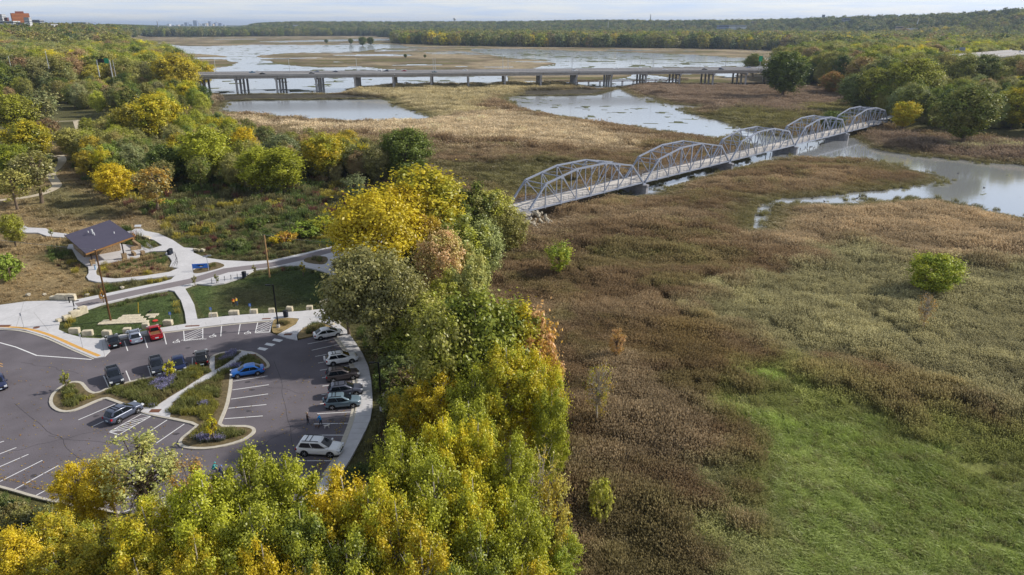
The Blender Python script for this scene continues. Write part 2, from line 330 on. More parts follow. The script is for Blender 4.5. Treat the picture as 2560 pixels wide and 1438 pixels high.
def bluff(X, Y):
    D = np.hypot(X, Y); px = np.where(Y > 50, px_of(X, Y), np.where(X > 0, 3400, -800)); px = np.clip(px, -800, 3400)
    hy = np.interp(px, HORIZ_X, HORIZ_Y)
    d1 = np.interp(px, [-800, 0, 300, 420, 640, 1000, 1600, 2000, 2560, 3400], [1300, 1480, 2600, 6000, 5200, 4600, 4000, 3500, 2700, 1800])
    d0 = np.interp(px, [-800, 0, 300, 420, 640, 1000, 1600, 2000, 2560, 3400], [800, 950, 1700, 4800, 4000, 3600, 3100, 2700, 2100, 1200])
    top = CAMH + D.clip(0, None) * 0 + d1 * (61 - hy) / FPX - 31
    top = np.where((px > 395) & (px < 625), np.minimum(top, 6.0), top)
    return np.clip(top, 0, 120) * sstep(0, 1, (D - d0) / (d1 - d0))
PADNO = dict(lake=.64, backwater=.60, pond=.70, under=.62, channel=.80, pool=.86)
def land(X, Y, colour=True):
    """height and ground-cover colour at world points"""
    D = np.hypot(X, Y); amp = np.clip(D * 0.012, 0.8, 9.0)
    wx = X + amp * 2.2 * (fbm(X / (amp * 4), Y / (amp * 4), 3) - .5); wy = Y + amp * 2.2 * (fbm(X / (amp * 4), Y / (amp * 4), 11) - .5)
    su = np.maximum(sdf(UPL, X, Y, 60), sdf(UPR, wx, wy, 60)); sf = np.maximum(sdf(FORE_R, wx, wy, 60), sdf(FORE_L, wx, wy, 60))
    h = np.full(X.shape, MARSH_Z) + 0.35 * (fbm(X / 9, Y / 9, 5) - .5)
    wat = np.full(X.shape, -80.0); pad = np.zeros(X.shape)
    for k, pl in WATERS.items():
        s = sdf(pl, wx, wy, 40); wat = np.maximum(wat, s)
        thr = PADNO.get(k)
        if thr:
            sc = {'lake': 16.0, 'backwater': 18.0, 'pond': 7.0, 'under': 7.0}.get(k, 3.0); n = fbm(X / (sc * 1.3), Y / sc, 29, 4)
            pad = np.maximum(pad, np.where((s > 0) & (n > thr - .12), sstep(thr - .04, thr + .01, n), 0))
    pool = fbm(X / 120, Y / 42, 211, 4); sp_ = (D > 720) & (D < 2100) & (su < -30) & (sf < -30); wat = np.where(sp_, np.maximum(wat, (pool - .645) * 240), wat)
    edge = sstep(-1.5, 1.2, wat)
    h = h * (1 - edge) + -5.0 * edge
    h = np.where(pad > .5, np.maximum(h, WATER_Z + .05 + .25 * (pad - .5)), h)
    up = sstep(0, 14, su); hu = -0.12 + 0.0 * X
    h = h * (1 - up) + hu * up
    h = np.maximum(h, np.where(sf > 0, -3.2, -9)); h = h + bluff(X, Y)
    # flat shelf under the paved park
    if not colour: return h, wat, pad, su, sf
    C = np.empty(X.shape + (3,)); C[:] = C_BROWN
    f1 = fbm(X / 22, Y / 22, 41, 4)[:, None]; f2 = fbm(X / 5, Y / 5, 43, 3)[:, None]
    far = sstep(560, 700, D)[:, None]; band = fbm(X / 90, Y / 40, 57, 5)[:, None]
    C = C * (1 - far) + far * (C_FAR * 1.0 + (C_TAN - C_FAR) * np.clip((band - .50) * 6, 0, .75) + (C_OLIVE - C_FAR) * np.clip((.47 - band) * 7, 0, .9))
    hue = fbm(X / 34, Y / 15, 223, 4)[:, None]; nr_ = 1 - far
    C = C * (.78 + .5 * f1) + (C_OLIVE - C_BROWN) * np.clip((f2 - .58) * 3, 0, .6); C = C + nr_ * ((C_OLIVE * 1.05 - C_BROWN) * np.clip((hue - .56) * 6, 0, .5) + (C_PALE * 1.05 - C_BROWN) * np.clip((.42 - hue) * 6, 0, .4))
    for pl, c, sft in ZONES:
        s = sdf(pl, wx, wy, 40); k = sstep(-sft, sft, s + (f2[:, 0] - .5) * sft * 3.4 + (f1[:, 0] - .5) * 7)[:, None]
        cc = c * (.72 + .56 * f2) * (.85 + .3 * f1)
        if c is C_GREEN: gm_ = np.clip((fbm(X / 9, Y / 5, 231, 4)[:, None] - .46) * 5, 0, 1) * np.clip(.12 + (D[:, None] - 75) / 50, .06, .62); cc = cc * (1 - gm_) + (C_OLIVE * 1.25 + C_GTAN * .15) * (.75 + .5 * f2) * gm_
        C = C * (1 - k) + cc * k
    fr = (sstep(-9, -2, wat) * (1 - sstep(0, 1, wat)))[:, None] * np.clip(1.4 - D / 900, .35, 1)[:, None]
    C = C * (1 - .75 * fr) + (C_OLIVE * 1.05) * .75 * fr
    C = C * (1 - edge[:, None]) + C_MUD * edge[:, None]
    pk = (pad > .5)[:, None]; C = np.where(pk, C_PAD * (.7 + .6 * f2) * np.where(D[:, None] > 300, .62, 1), C)
    k = up[:, None]; cu = C_MEAD * (.6 + .8 * f1) * (.8 + .4 * f2)
    for pl, c, sft in UZONES:
        s = sdf(pl, X, Y, 30); q = sstep(-sft, sft, s)[:, None]; cu = cu * (1 - q) + q * c * (.72 + .56 * f2) * (.8 + .4 * f1)
    C = C * (1 - k) + cu * k
    q = (sstep(-5, 8, sf) + sstep(10, 40, bluff(X, Y)))[:, None].clip(0, 1); C = C * (1 - q) + C_WOOD * q
    return h, C.clip(0.01, 1), wat, pad, su, sf

# ground sheet: rings of quads, finer where the valley is seen from, out to the horizon
az = np.radians(np.concatenate([np.arange(-46, 46.001, 0.15), np.arange(50, 310.1, 10)])); az = az[:]
pys = np.concatenate([np.arange(1900, 1438, -20), np.arange(1438, 700, -7), np.arange(700, 270, -3.0), np.arange(270, 150, -1.3), np.arange(150, 84, -.8), np.arange(84, 66, -1.5)])
dd = []
for py in pys:
    v = (719 - py) / FPX; dd.append(CAMH / math.tan(PITCH - math.atan(v)) if PITCH > math.atan(v) else 30000)
dd = np.unique(np.concatenate([[1.5, 6, 12, 18, 24], np.array(dd), [17000, 22000, 30000]])); dd = dd[dd > 1]
A_, D_ = np.meshgrid(az, dd); GX = (np.sin(A_) * D_).ravel(); GY = (np.cos(A_) * D_).ravel()
GH, GC, *_ = land(GX, GY)
nr, nc = A_.shape
idx = np.arange(nr * nc).reshape(nr, nc)
q = np.stack([idx[:-1, :-1], idx[:-1, 1:], idx[1:, 1:], idx[1:, :-1]], -1).reshape(-1, 4)
qw = np.stack([idx[:-1, -1], idx[:-1, 0], idx[1:, 0], idx[1:, -1]], -1).reshape(-1, 4)
q = np.vstack([q, qw])[:, ::-1]
def np_mesh(name, co, faces, mats, smooth=False, fattr=None, vcol=None, vattr=None):
    me = bpy.data.meshes.new(name); n = faces.shape[1]; me.vertices.add(len(co)); me.loops.add(faces.size); me.polygons.add(len(faces))
    me.vertices.foreach_set('co', np.ascontiguousarray(co, np.float32).ravel()); me.loops.foreach_set('vertex_index', np.ascontiguousarray(faces, np.int32).ravel())
    me.polygons.foreach_set('loop_start', np.arange(0, faces.size, n, dtype=np.int32)); me.polygons.foreach_set('loop_total', np.full(len(faces), n, np.int32))
    if smooth: me.polygons.foreach_set('use_smooth', np.ones(len(faces), bool))
    for m in mats: me.materials.append(m)
    me.update(calc_edges=True)
    if vcol is not None:
        a = me.color_attributes.new('cover', 'FLOAT_COLOR', 'POINT'); a.data.foreach_set('color', np.c_[vcol, np.ones(len(vcol))].astype(np.float32).ravel())
    if vattr is not None:
        for k, v in vattr.items(): a = me.attributes.new(k, 'FLOAT', 'POINT'); a.data.foreach_set('value', np.ascontiguousarray(v, np.float32))
    return me
gm = bpy.data.materials.new('ground_cover'); gm.use_nodes = True; t = gm.node_tree; b = t.nodes['Principled BSDF']
b.inputs['Roughness'].default_value = .95; b.inputs['Specular IOR Level'].default_value = .1
at = N(t, 'ShaderNodeAttribute', attribute_name='cover'); gp_ = N(t, 'ShaderNodeNewGeometry')
n1 = N(t, 'ShaderNodeTexNoise'); n1.inputs['Scale'].default_value = 1.6; n1.inputs['Detail'].default_value = 6; n1.inputs['Roughness'].default_value = .7
n2 = N(t, 'ShaderNodeTexNoise'); n2.inputs['Scale'].default_value = .12; n2.inputs['Detail'].default_value = 6; n2.inputs['Roughness'].default_value = .65
t.links.new(gp_.outputs['Position'], n1.inputs['Vector']); t.links.new(gp_.outputs['Position'], n2.inputs['Vector'])
r1 = N(t, 'ShaderNodeMapRange'); r1.inputs[1].default_value = .3; r1.inputs[2].default_value = .7; r1.inputs[3].default_value = .55; r1.inputs[4].default_value = 1.45
r2 = N(t, 'ShaderNodeMapRange'); r2.inputs[1].default_value = .3; r2.inputs[2].default_value = .7; r2.inputs[3].default_value = .7; r2.inputs[4].default_value = 1.3
t.links.new(n1.outputs[0], r1.inputs[0]); t.links.new(n2.outputs[0], r2.inputs[0])
mm = N(t, 'ShaderNodeMath', operation='MULTIPLY'); t.links.new(r1.outputs[0], mm.inputs[0]); t.links.new(r2.outputs[0], mm.inputs[1])
vs_ = N(t, 'ShaderNodeVectorMath', operation='SCALE'); t.links.new(at.outputs['Color'], vs_.inputs[0]); t.links.new(mm.outputs[0], vs_.inputs['Scale'])
t.links.new(vs_.outputs[0], b.inputs['Base Color'])
bp = N(t, 'ShaderNodeBump'); bp.inputs['Strength'].default_value = .8; bp.inputs['Distance'].default_value = .5
t.links.new(n1.outputs[0], bp.inputs['Height']); t.links.new(bp.outputs[0], b.inputs['Normal'])
ground = link('ground', np_mesh('ground', np.c_[GX, GY, GH], q, [gm], smooth=True, vcol=GC))
tag(ground, 'flat river valley ground of marsh, meadow and lawn', kind='structure')

# water: one level sheet, rippled, mirror-like at this low angle
wm = bpy.data.materials.new('river_water'); wm.use_nodes = True; t = wm.node_tree; b = t.nodes['Principled BSDF']
b.inputs['Base Color'].default_value = (.33, .345, .36, 1); b.inputs['Roughness'].default_value = .05; b.inputs['IOR'].default_value = 2.0; b.inputs['Specular IOR Level'].default_value = .8; b.inputs['Coat Weight'].default_value = .6; b.inputs['Coat Roughness'].default_value = .08; b.inputs['Coat IOR'].default_value = 1.6  # pale base colour stands in for part of the sky's reflection
g = N(t, 'ShaderNodeNewGeometry'); mp = N(t, 'ShaderNodeMapping'); mp.inputs['Scale'].default_value = (.35, 1.1, 1); n = N(t, 'ShaderNodeTexNoise'); n.inputs['Scale'].default_value = .6; n.inputs['Detail'].default_value = 6; n.inputs['Roughness'].default_value = .6
t.links.new(g.outputs['Position'], mp.inputs[0]); t.links.new(mp.outputs[0], n.inputs['Vector'])
sy_ = N(t, 'ShaderNodeSeparateXYZ'); t.links.new(g.outputs['Position'], sy_.inputs[0]); ry_ = N(t, 'ShaderNodeMapRange'); ry_.inputs[1].default_value = 300; ry_.inputs[2].default_value = 430; ry_.inputs[3].default_value = .05; ry_.inputs[4].default_value = .26; t.links.new(sy_.outputs[1], ry_.inputs[0])   # open water beyond the bridge lies in the wind
t.links.new(ry_.outputs[0], b.inputs['Roughness'])
bp = N(t, 'ShaderNodeBump'); bp.inputs['Strength'].default_value = .14; bp.inputs['Distance'].default_value = .12; t.links.new(n.outputs[0], bp.inputs['Height']); t.links.new(bp.outputs[0], b.inputs['Normal'])
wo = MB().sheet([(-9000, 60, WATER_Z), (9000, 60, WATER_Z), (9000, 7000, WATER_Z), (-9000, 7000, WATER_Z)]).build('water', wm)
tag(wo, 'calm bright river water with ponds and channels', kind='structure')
# ------------------------------------------------------------------ park: car park, pavements, trail
m_asph = mat('asphalt', srgb(104, 99, 105), .92, var=.12, scale=9, bump=.25, spec=.2, coarse=.17, cscale=.22)
m_conc = mat('concrete_paving', srgb(194, 193, 196), .85, var=.06, scale=1.6, bump=.1, coarse=.07, cscale=.3)
m_kerb = mat('kerb_concrete', srgb(186, 180, 168), .85, var=.10, scale=2.5, bump=.1)
m_trail = mat('trail_asphalt', srgb(128, 121, 124), .9, var=.08, scale=6, bump=.2, coarse=.06)
m_paint = mat('road_paint', srgb(222, 222, 224), .7, var=.10, scale=6)
m_yel = mat('yellow_paving', srgb(206, 158, 84), .8, var=.08, scale=3)
m_iron = mat('rusty_iron', srgb(120, 82, 66), .75, metal=.2, var=.2, scale=12)
m_soil = mat('garden_soil', srgb(104, 92, 66), .95, var=.35, scale=2.2, bump=.5)
m_drysoil = mat('dry_grass_bed', srgb(140, 122, 84), .95, var=.3, scale=2.0, bump=.5)

EDGE = [(-420, 800), (-150, 816), (0, 822), (60, 826), (120, 844), (180, 872), (238, 897), (262, 893), (276, 879), (270, 860), (292, 849), (340, 841), (400, 832.5), (440, 828), (560, 812), (682, 801.5),
        (676, 832), (704, 842), (722, 848), (743, 851), (765, 846), (790, 840), (842, 844), (855, 861), (867, 878), (879, 902), (888, 934), (892, 958), (894, 985), (888, 1030), (879, 1064), (869, 1088), (857, 1122), (842, 1150), (815, 1190), (770, 1230),
        (700, 1290), (560, 1320), (420, 1303), (300, 1282), (154, 1257), (88, 1242), (36, 1226), (-80, 1196), (-420, 1120)]
lot = poly_flat(PP(EDGE), 0.0, 'car_park', m_asph); tag(lot, 'grey asphalt car park with white stall lines', kind='structure')

z_pav = 0.12
# pavement is cast in several bays, each a slab of its own under one structure
pav = bpy.data.objects.new('pavement', None); COL.objects.link(pav); tag(pav, 'pale concrete pavement and plaza around the park', kind='structure')
PAVED = []
def bay(pts, name='paving_bay', m=None, z1=z_pav):
    PAVED.append(np.array([p[:2] for p in PP(pts)]))
    return poly_slab(PP(pts), -0.35, z1, name, m or m_conc, pav)
bay([(-420, 770), (-150, 772), (0, 764), (66, 755), (131, 753), (178, 753), (184, 770), (176, 783), (150, 800), (146, 825), (169, 836), (207, 846), (252, 848), (272, 842), (280, 856), (270, 860), (276, 879), (262, 893), (238, 897), (180, 872), (120, 844), (60, 826), (0, 822), (-150, 816), (-420, 800)])
bay([(272, 842), (338, 834), (385, 824), (466, 811), (494, 799), (607, 788), (689, 783.5), (757, 779), (804, 774), (822, 778), (832, 800), (846, 808), (852, 815), (842, 836), (832, 818), (812, 808), (780, 808), (755, 822), (742, 840), (744, 852), (722, 848), (704, 842), (694, 838), (716, 826), (740, 812), (748, 798), (720, 796), (690, 798),
     (682, 801.5), (560, 812), (440, 828), (400, 832.5), (340, 841), (292, 849), (280, 856)])
bay([(852, 815), (867, 827), (891, 861), (907, 886), (921, 918), (928, 953), (931, 990), (931, 1016), (926, 1050), (915, 1076), (895, 1115), (877, 1148), (850, 1190), (800, 1250), (740, 1320), (690, 1330), (770, 1230), (815, 1190), (842, 1150), (857, 1122), (869, 1088), (879, 1064), (888, 1030), (894, 985), (892, 958), (888, 934), (879, 902), (867, 878), (855, 861), (842, 844), (842, 836)])
bay([(436, 729), (453, 753), (462, 782), (466, 811), (494, 799), (486, 763), (475, 742), (462, 721)])
bay([(178, 753), (261, 736), (357, 716), (400, 708), (428, 700), (437.6, 690.6), (447, 671), (424, 669), (430, 654), (424, 645), (413, 636), (420, 628), (406, 614.5), (385, 601), (353, 592), (332, 590), (319, 592), (319, 579), (330, 578), (338, 573), (356, 573), (362, 578), (396, 584.5), (432, 601), (460, 620), (484, 622), (484, 633), (516, 646), (560, 652),
     (625, 655), (678, 652), (760, 634), (841, 614.5), (900, 600), (1000, 575), (1100, 553), (1200, 531), (1278, 512), (1310, 528), (1200, 553), (1100, 577), (1000, 600), (900, 628), (850, 642), (838, 660), (840, 700), (842, 740), (832, 752), (812, 730), (830, 690), (804, 678), (775, 671), (747, 666), (710, 665), (682, 670), (635, 677), (605, 695), (561, 709), (530, 714), (492, 711),
     (462, 721), (436, 729), (422, 726.5), (357, 738), (252, 763), (205, 779), (184, 770)])
bay([(437.6, 690.6), (338, 701), (270, 707.5), (244, 706.5), (222, 701), (216, 693), (222, 684), (221, 669), (245, 665), (240, 678), (242, 688), (257, 695), (289, 698), (357, 691.5), (424, 681), (447, 671)])
bay([(221, 669), (194, 648), (180, 622), (168, 622), (172, 612), (186, 612), (260, 590), (300, 600), (300, 611), (341, 616), (376, 624), (406, 614.5), (420, 628), (374, 630), (352, 634), (347, 643), (247, 661), (245, 665)])
bay([(-60, 566), (0, 566), (46, 558), (70, 570), (115, 572), (130, 581), (178, 587), (200, 600), (170, 595), (120, 592), (95, 583), (70, 583), (40, 580), (-60, 585)])
# planting beds set into the paving
def bed(pts, m=None, z=z_pav + .03, nm='planting_bed', par=None, it=2): return poly_slab([(p.x, p.y) for p in smooth_loop(PP(pts), it)], 0.0, z, nm, m or m_soil, par or pav)
bed([(481, 682), (488, 673), (531, 656), (550, 658), (567, 667), (522, 680), (490, 686)]); bed([(757, 652), (770, 644), (815, 641), (822, 652), (812, 663), (790, 662), (765, 658)])
# trail lane
TRAIL = [(193, 766), (265, 749.5), (330, 735), (400, 720), (480, 703.5), (565, 677.5), (672, 664.5), (757, 646), (828, 626.5), (905, 608), (1000, 584), (1100, 562), (1200, 540), (1292, 519)]
ribbon([Vector(P(a, b)[:2]) for a, b in TRAIL], 3.0, z_pav + .006, 'trail_lane', m_trail, pav)
# tactile yellow edge, kerbs
yl = smooth_line(PP([(-150, 816), (0, 822), (60, 826), (120, 844), (180, 872), (238, 896)]), 2)
ribbon(yl, .55, z_pav + .005, 'yellow_edge', m_yel, pav, off=.62)
ribbon(yl, .35, -.02, 'kerb', m_kerb, pav, off=-.20, z1=.06)
rk = smooth_line(PP([(842, 844), (855, 861), (867, 878), (879, 902), (888, 934), (892, 958), (894, 985), (888, 1030), (879, 1064), (869, 1088), (857, 1122), (842, 1150), (815, 1190)]), 2)
ribbon(rk, .5, -.02, 'kerb', m_kerb, pav, off=-.26, z1=.03); ribbon(rk, .16, .0, 'kerb', m_kerb, pav, off=.07, z1=.145)
nk = smooth_line(PP([(292, 849), (340, 841), (400, 832.5), (440, 828), (560, 812), (682, 801.5)]), 1)
ribbon(nk, .35, -.02, 'kerb', m_kerb, pav, off=-.2, z1=.035)
bk = smooth_line(PP([(300, 1282), (154, 1257), (88, 1242), (36, 1226), (-80, 1196)]), 1); ribbon(bk, .3, -.02, 'kerb', m_kerb, pav, off=.1, z1=.14)
for a, b in (((-60, 813), 0), ((16, 814), 0), ((640, 797), 1)): pass
# drain grates and covers
def grate(px, py, w, d, rz=0.0):
    b = MB(); b.box((0, 0, 0), (w, d, .012))
    o = b.build('drain_grate', m_iron, pav, loc=P(px, py, z_pav) + Vector((0, 0, .009))); o.rotation_euler = (0, 0, rz); return o
grate(10, 815, 2.0, .8, .05); grate(481, 815, 2.2, .5, .12); grate(666, 797, 1.4, .5, .12); grate(720, 836, 1.2, .7, 0)
cv = MB(); cv.tube((0, 0, 0), (0, 0, .012), .5, .5, 16); cv.build('drain_cover', m_iron, pav, loc=P(91, 819, z_pav + .004))
# expansion joints in the paving
m_joint = mat('paving_joint', srgb(150, 148, 146), .9, var=0)
for a, b in (((0, 805), (130, 752)), ((80, 825), (120, 830)), ((85, 783), (122, 828)), ((140, 848), (215, 846)), ((60, 757), (40, 823)), ((255, 853), (262, 893))):
    ribbon([Vector(P(*a)[:2]), Vector(P(*b)[:2])], .05, z_pav + .004, 'paving_joint', m_joint, pav)
for k in range(26):
    f = k / 26; i = f * (len(rk) - 1); p = rk[int(i)]; d = (rk[min(int(i) + 1, len(rk) - 1)] - p).normalized(); n = Vector((-d.y, d.x))
    if f < .80: ribbon([p + n * .25, p + n * 2.0], .04, z_pav + .004, 'paving_joint', m_joint, pav)
for k in range(22):
    p = Vector(P(300 + k * 18, 846 - k * 2.5)[:2]); q_ = Vector(P(300 + k * 18 - 2, 846 - k * 2.5 - 9)[:2])
    if (k % 2) == 0: ribbon([p + (q_ - p) * .12, q_], .04, z_pav + .004, 'paving_joint', m_joint, pav)

# island beds with kerbs
ISLE = [(122, 1012), (125, 992), (140, 975), (165, 960), (185, 954), (207, 956), (216, 966), (226, 978), (242, 984), (270, 970), (330, 953), (400, 937), (440, 929), (470, 916), (500, 913), (522, 916), (523, 897), (535, 888), (554, 882), (600, 876), (612, 879), (635, 881), (659, 894),
        (676, 912), (672, 921), (655, 926), (582, 936), (581, 963), (578, 983), (572, 1014), (560, 1044), (551, 1065), (590, 1065), (619, 1065), (636, 1070), (641, 1077), (635, 1087), (613, 1102), (572, 1116), (521, 1125), (481, 1125), (452, 1120), (444, 1110), (450, 1098), (464, 1087), (481, 1073), (491, 1064), (432, 1051),
        (376, 1040), (353, 1033), (319, 1019), (272, 1001), (262, 998), (240, 1006), (205, 1022), (180, 1031), (155, 1033), (135, 1026)]
isl = smooth_loop(PP(ISLE), 1)
io = poly_slab([(p.x, p.y) for p in isl], -.3, .13, 'planted_island', m_kerb); tag(io, 'kerbed rain garden island in the car park', kind='structure')
def inset(pts, d):
    n = len(pts); A = sum(pts[k].x * pts[(k + 1) % n].y - pts[(k + 1) % n].x * pts[k].y for k in range(n)); s = 1 if A > 0 else -1; q = []
    for i in range(n):
        a, b, c = pts[i - 1], pts[i], pts[(i + 1) % n]; n1 = Vector((-(b - a).y, (b - a).x)).normalized() * s; n2 = Vector((-(c - b).y, (c - b).x)).normalized() * s
        m = (n1 + n2); m = m / max(m.length, .5) * 1.0; q.append(b + m.normalized() * d if m.length > 0 else b)
    return q
ISL_IN = inset(smooth_loop(PP(ISLE), 1), .42)
poly_flat([(p.x, p.y) for p in ISL_IN], .138, 'planting_soil', m_soil, io)
ipath = smooth_line(PP([(385, 1033), (415, 1010), (440, 994), (470, 976), (500, 956), (530, 937), (560, 924), (588, 905), (606, 888), (617, 883)]), 2)
ribbon(ipath, 1.35, .146, 'island_path', m_conc, io)
poly_flat(PP([(350, 1022), (352, 1032), (425, 1047), (432, 1012), (415, 1002), (395, 1018)]), .150, 'island_path', m_conc, io)
poly_flat(PP([(524, 922), (526, 900), (537, 893), (537, 932), (528, 934)]), .150, 'island_path', m_conc, io)
poly_flat(PP([(604, 879), (636, 884), (640, 890), (612, 893), (600, 897)]), .154, 'island_path', m_conc, io)
g_ = MB(); g_.box((0, 0, 0), (1.3, .8, .012)); gg = g_.build('drain_grate', m_iron, io, loc=P(388, 1027, .165))
gg = link('drain_grate', gg.data, io, P(628, 888, .168))
for pts in ([(683, 802), (690, 800), (712, 797), (736, 797), (748, 800), (738, 812), (716, 824), (692, 836), (678, 831)], [(744, 849), (745, 838), (757, 823), (782, 811), (810, 810), (830, 820), (838, 834), (820, 838), (790, 839), (765, 845)]):
    bed(pts, m_drysoil, z=.15)
# bed around lawns and dry grass are part of the ground

# painted markings, each its own piece on the car park
def line_px(a, b, w=.13, nm='stall_line', dz=.006):
    A = P(*a); B = P(*b); ribbon([Vector(A[:2]), Vector(B[:2])], w, dz, nm, m_paint, lot)
for a, b in ((((769, 860)), (842, 846)), ((779, 876), (853, 859.5)), ((788, 891.5), (865, 877)), ((795, 908), (872, 893)), ((800, 926), (882, 913)), ((805, 945), (886, 930)), ((806, 965.5), (891, 955)), ((804, 987), (892, 975)), ((800, 1010), (893, 1000)), ((793, 1034.5), (887, 1029.5)),
             ((784.5, 1060), (880, 1058)), ((772, 1088), (868, 1088)), ((755, 1118), (856, 1118)), ((738, 1152), (838, 1152)),
             ((583, 953.5), (669, 940)), ((581, 975), (672, 962)), ((577.5, 998), (670, 985)), ((571, 1021), (666, 1011.5)), ((561, 1047), (657, 1040)),
             ((310.7, 852.5), (319.5, 877.6)), ((360, 842), (369, 870)), ((409, 832), (416, 861)), ((554, 812), (552, 841)), ((601, 808), (596, 836)),
             ((259, 940), (273, 971)), ((315, 927), (328, 959)), ((370, 915), (380, 947.6)), ((425, 904.5), (431, 936)), ((481, 895), (481, 921)),
             ((196, 1050), (289, 1010)), ((230, 1067), (320, 1025)), ((343, 1099), (418, 1050)), ((391, 1108), (461, 1060)),
             ((-60, 1126), (10, 1103)), ((-40, 1150), (41, 1119)), ((-40, 1184), (71, 1136)), ((0, 1204), (106, 1151)), ((36, 1224), (146, 1164)), ((88, 1240), (200, 1180)), ((140, 1252), (255, 1198)), ((196, 1262), (310, 1212)), ((250, 1270), (370, 1225)), ((310, 1280), (420, 1240))):
    line_px(a, b)
for i, (a, b) in enumerate((((-60, 846), (0, 857)), ((0, 857), (40, 868)), ((40, 868), (92, 889)), ((92, 889), (229, 899)))): line_px(a, b, .2, 'lane_line', .006 + .004 * (i % 2))
for o_ in (0, 6): 
    A = P(-40, 893 + o_); B = P(7, 911 + o_); ribbon([Vector(A[:2]), Vector(B[:2])], .12, .006, 'lane_line', m_yel, lot)
def hatch(quad, n, along=0):
    A, B, C, D = [Vector(P(*q_)[:2]) for q_ in quad]
    for k, (u, v) in enumerate(((A, B), (B, C), (C, D), (D, A))):
        if quad[4:] and k in quad[4]: continue
        ribbon([u, v], .13, .006 + .003 * k, 'hatch_line', m_paint, lot)
    for k in range(n):
        f0 = (k + .25) / n; f1 = min(1, f0 + .42)
        if along == 0: u = A.lerp(D, f1); v = B.lerp(C, max(0, f0 - .12))
        else: u = A.lerp(B, f0); v = D.lerp(C, max(0, min(1, f0 + .15)))
        ribbon([u, v], .12, .018, 'hatch_line', m_paint, lot)
hatch([(459, 826), (507, 819.5), (507, 846), (461, 853)], 5); hatch([(645, 804), (683, 800), (673, 831), (638, 833)], 5)
hatch([(354, 1035), (377, 1041), (297, 1087), (273, 1080)], 5)
# zebra blocks
for c in ((694, 851), (675, 861.5), (657, 872.5)):
    A, B, C, D = [P(c[0] + a, c[1] + b_) for a, b_ in ((-8, -4.5), (14, -1), (5, 4.5), (-14, .5))]
    poly_flat([A, B, C, D], .006, 'crossing_block', m_paint, lot)
def chair_mark(px, py):
    A = P(px, py); r = MB(); pts = lambda *q_: [(A.x + x, A.y + y, .007) for x, y in q_]
    for k in range(10):
        a0 = 2.3 + k * .45; a1 = a0 + .45
        r.sheet(pts((.42 * math.cos(a0), .42 * math.sin(a0)), (.42 * math.cos(a1), .42 * math.sin(a1)), (.30 * math.cos(a1), .30 * math.sin(a1)), (.30 * math.cos(a0), .30 * math.sin(a0))))
    r.sheet([(x, y, z + .003) for x, y, z in pts((-.12, .1), (0, .1), (.02, .75), (-.12, .75))]); r.sheet([(x, y, z + .006) for x, y, z in pts((-.1, .25), (.4, .25), (.62, -.25), (.72, -.2), (.52, .37), (-.1, .37))])
    r.sheet([(x, y, z + .006) for x, y, z in pts((-.05, .5), (.3, .5), (.3, .58), (-.05, .58))])
    h = [(A.x - .05 + .12 * math.cos(t_), A.y + .9 + .12 * math.sin(t_), .007) for t_ in (k * math.pi / 4 for k in range(8))]; r.sheet(h)
    r.build('wheelchair_symbol', m_paint, lot)
for c in ((439, 855), (530, 841), (617, 833)): chair_mark(*c)
def painted_text(s, px, py, size, rz):
    cu = bpy.data.curves.new('painted_lettering', 'FONT'); cu.body = s; cu.size = size; cu.align_x = 'CENTER'; cu.materials.append(m_paint)
    o = bpy.data.objects.new('painted_lettering', cu); COL.objects.link(o); o.parent = lot; o.location = P(px, py, .03); o.rotation_euler = (0, 0, rz)
painted_text('NO PARKING', 484, 850.5, .62, .16); painted_text('NO', 659, 826, .55, .10); painted_text('PARKING', 657, 831, .55, .10)

m_gravel = mat('gravel', srgb(186, 174, 152), .95, var=.12, scale=4)
for k, (pts, w_) in enumerate((([(-60, 508), (0, 500), (60, 494), (105, 485), (135, 472), (145, 462), (133, 447), (125, 432), (145, 418), (158, 400), (150, 388)], 2.6), ([(190, 300), (196, 318), (200, 332), (198, 345)], 3.0), ([(120, 304), (190, 302)], 2.0), ([(-40, 245), (0, 238), (45, 222)], 4.0), ([(110, 388), (150, 392)], 1.6))):
    L0 = smooth_line(PP(pts), 2); tag(ribbon(L0, w_, -.05, 'gravel_path', m_gravel), kind='structure')
    for u_, v_ in zip(L0[:-1], L0[1:]):
        dd_ = (v_ - u_); nn_ = Vector((-dd_.y, dd_.x)).normalized() * (w_ / 2 + .2) if dd_.length > 1e-4 else Vector((0, 0)); PAVED.append(np.array([u_ + nn_, v_ + nn_, v_ - nn_, u_ - nn_]))

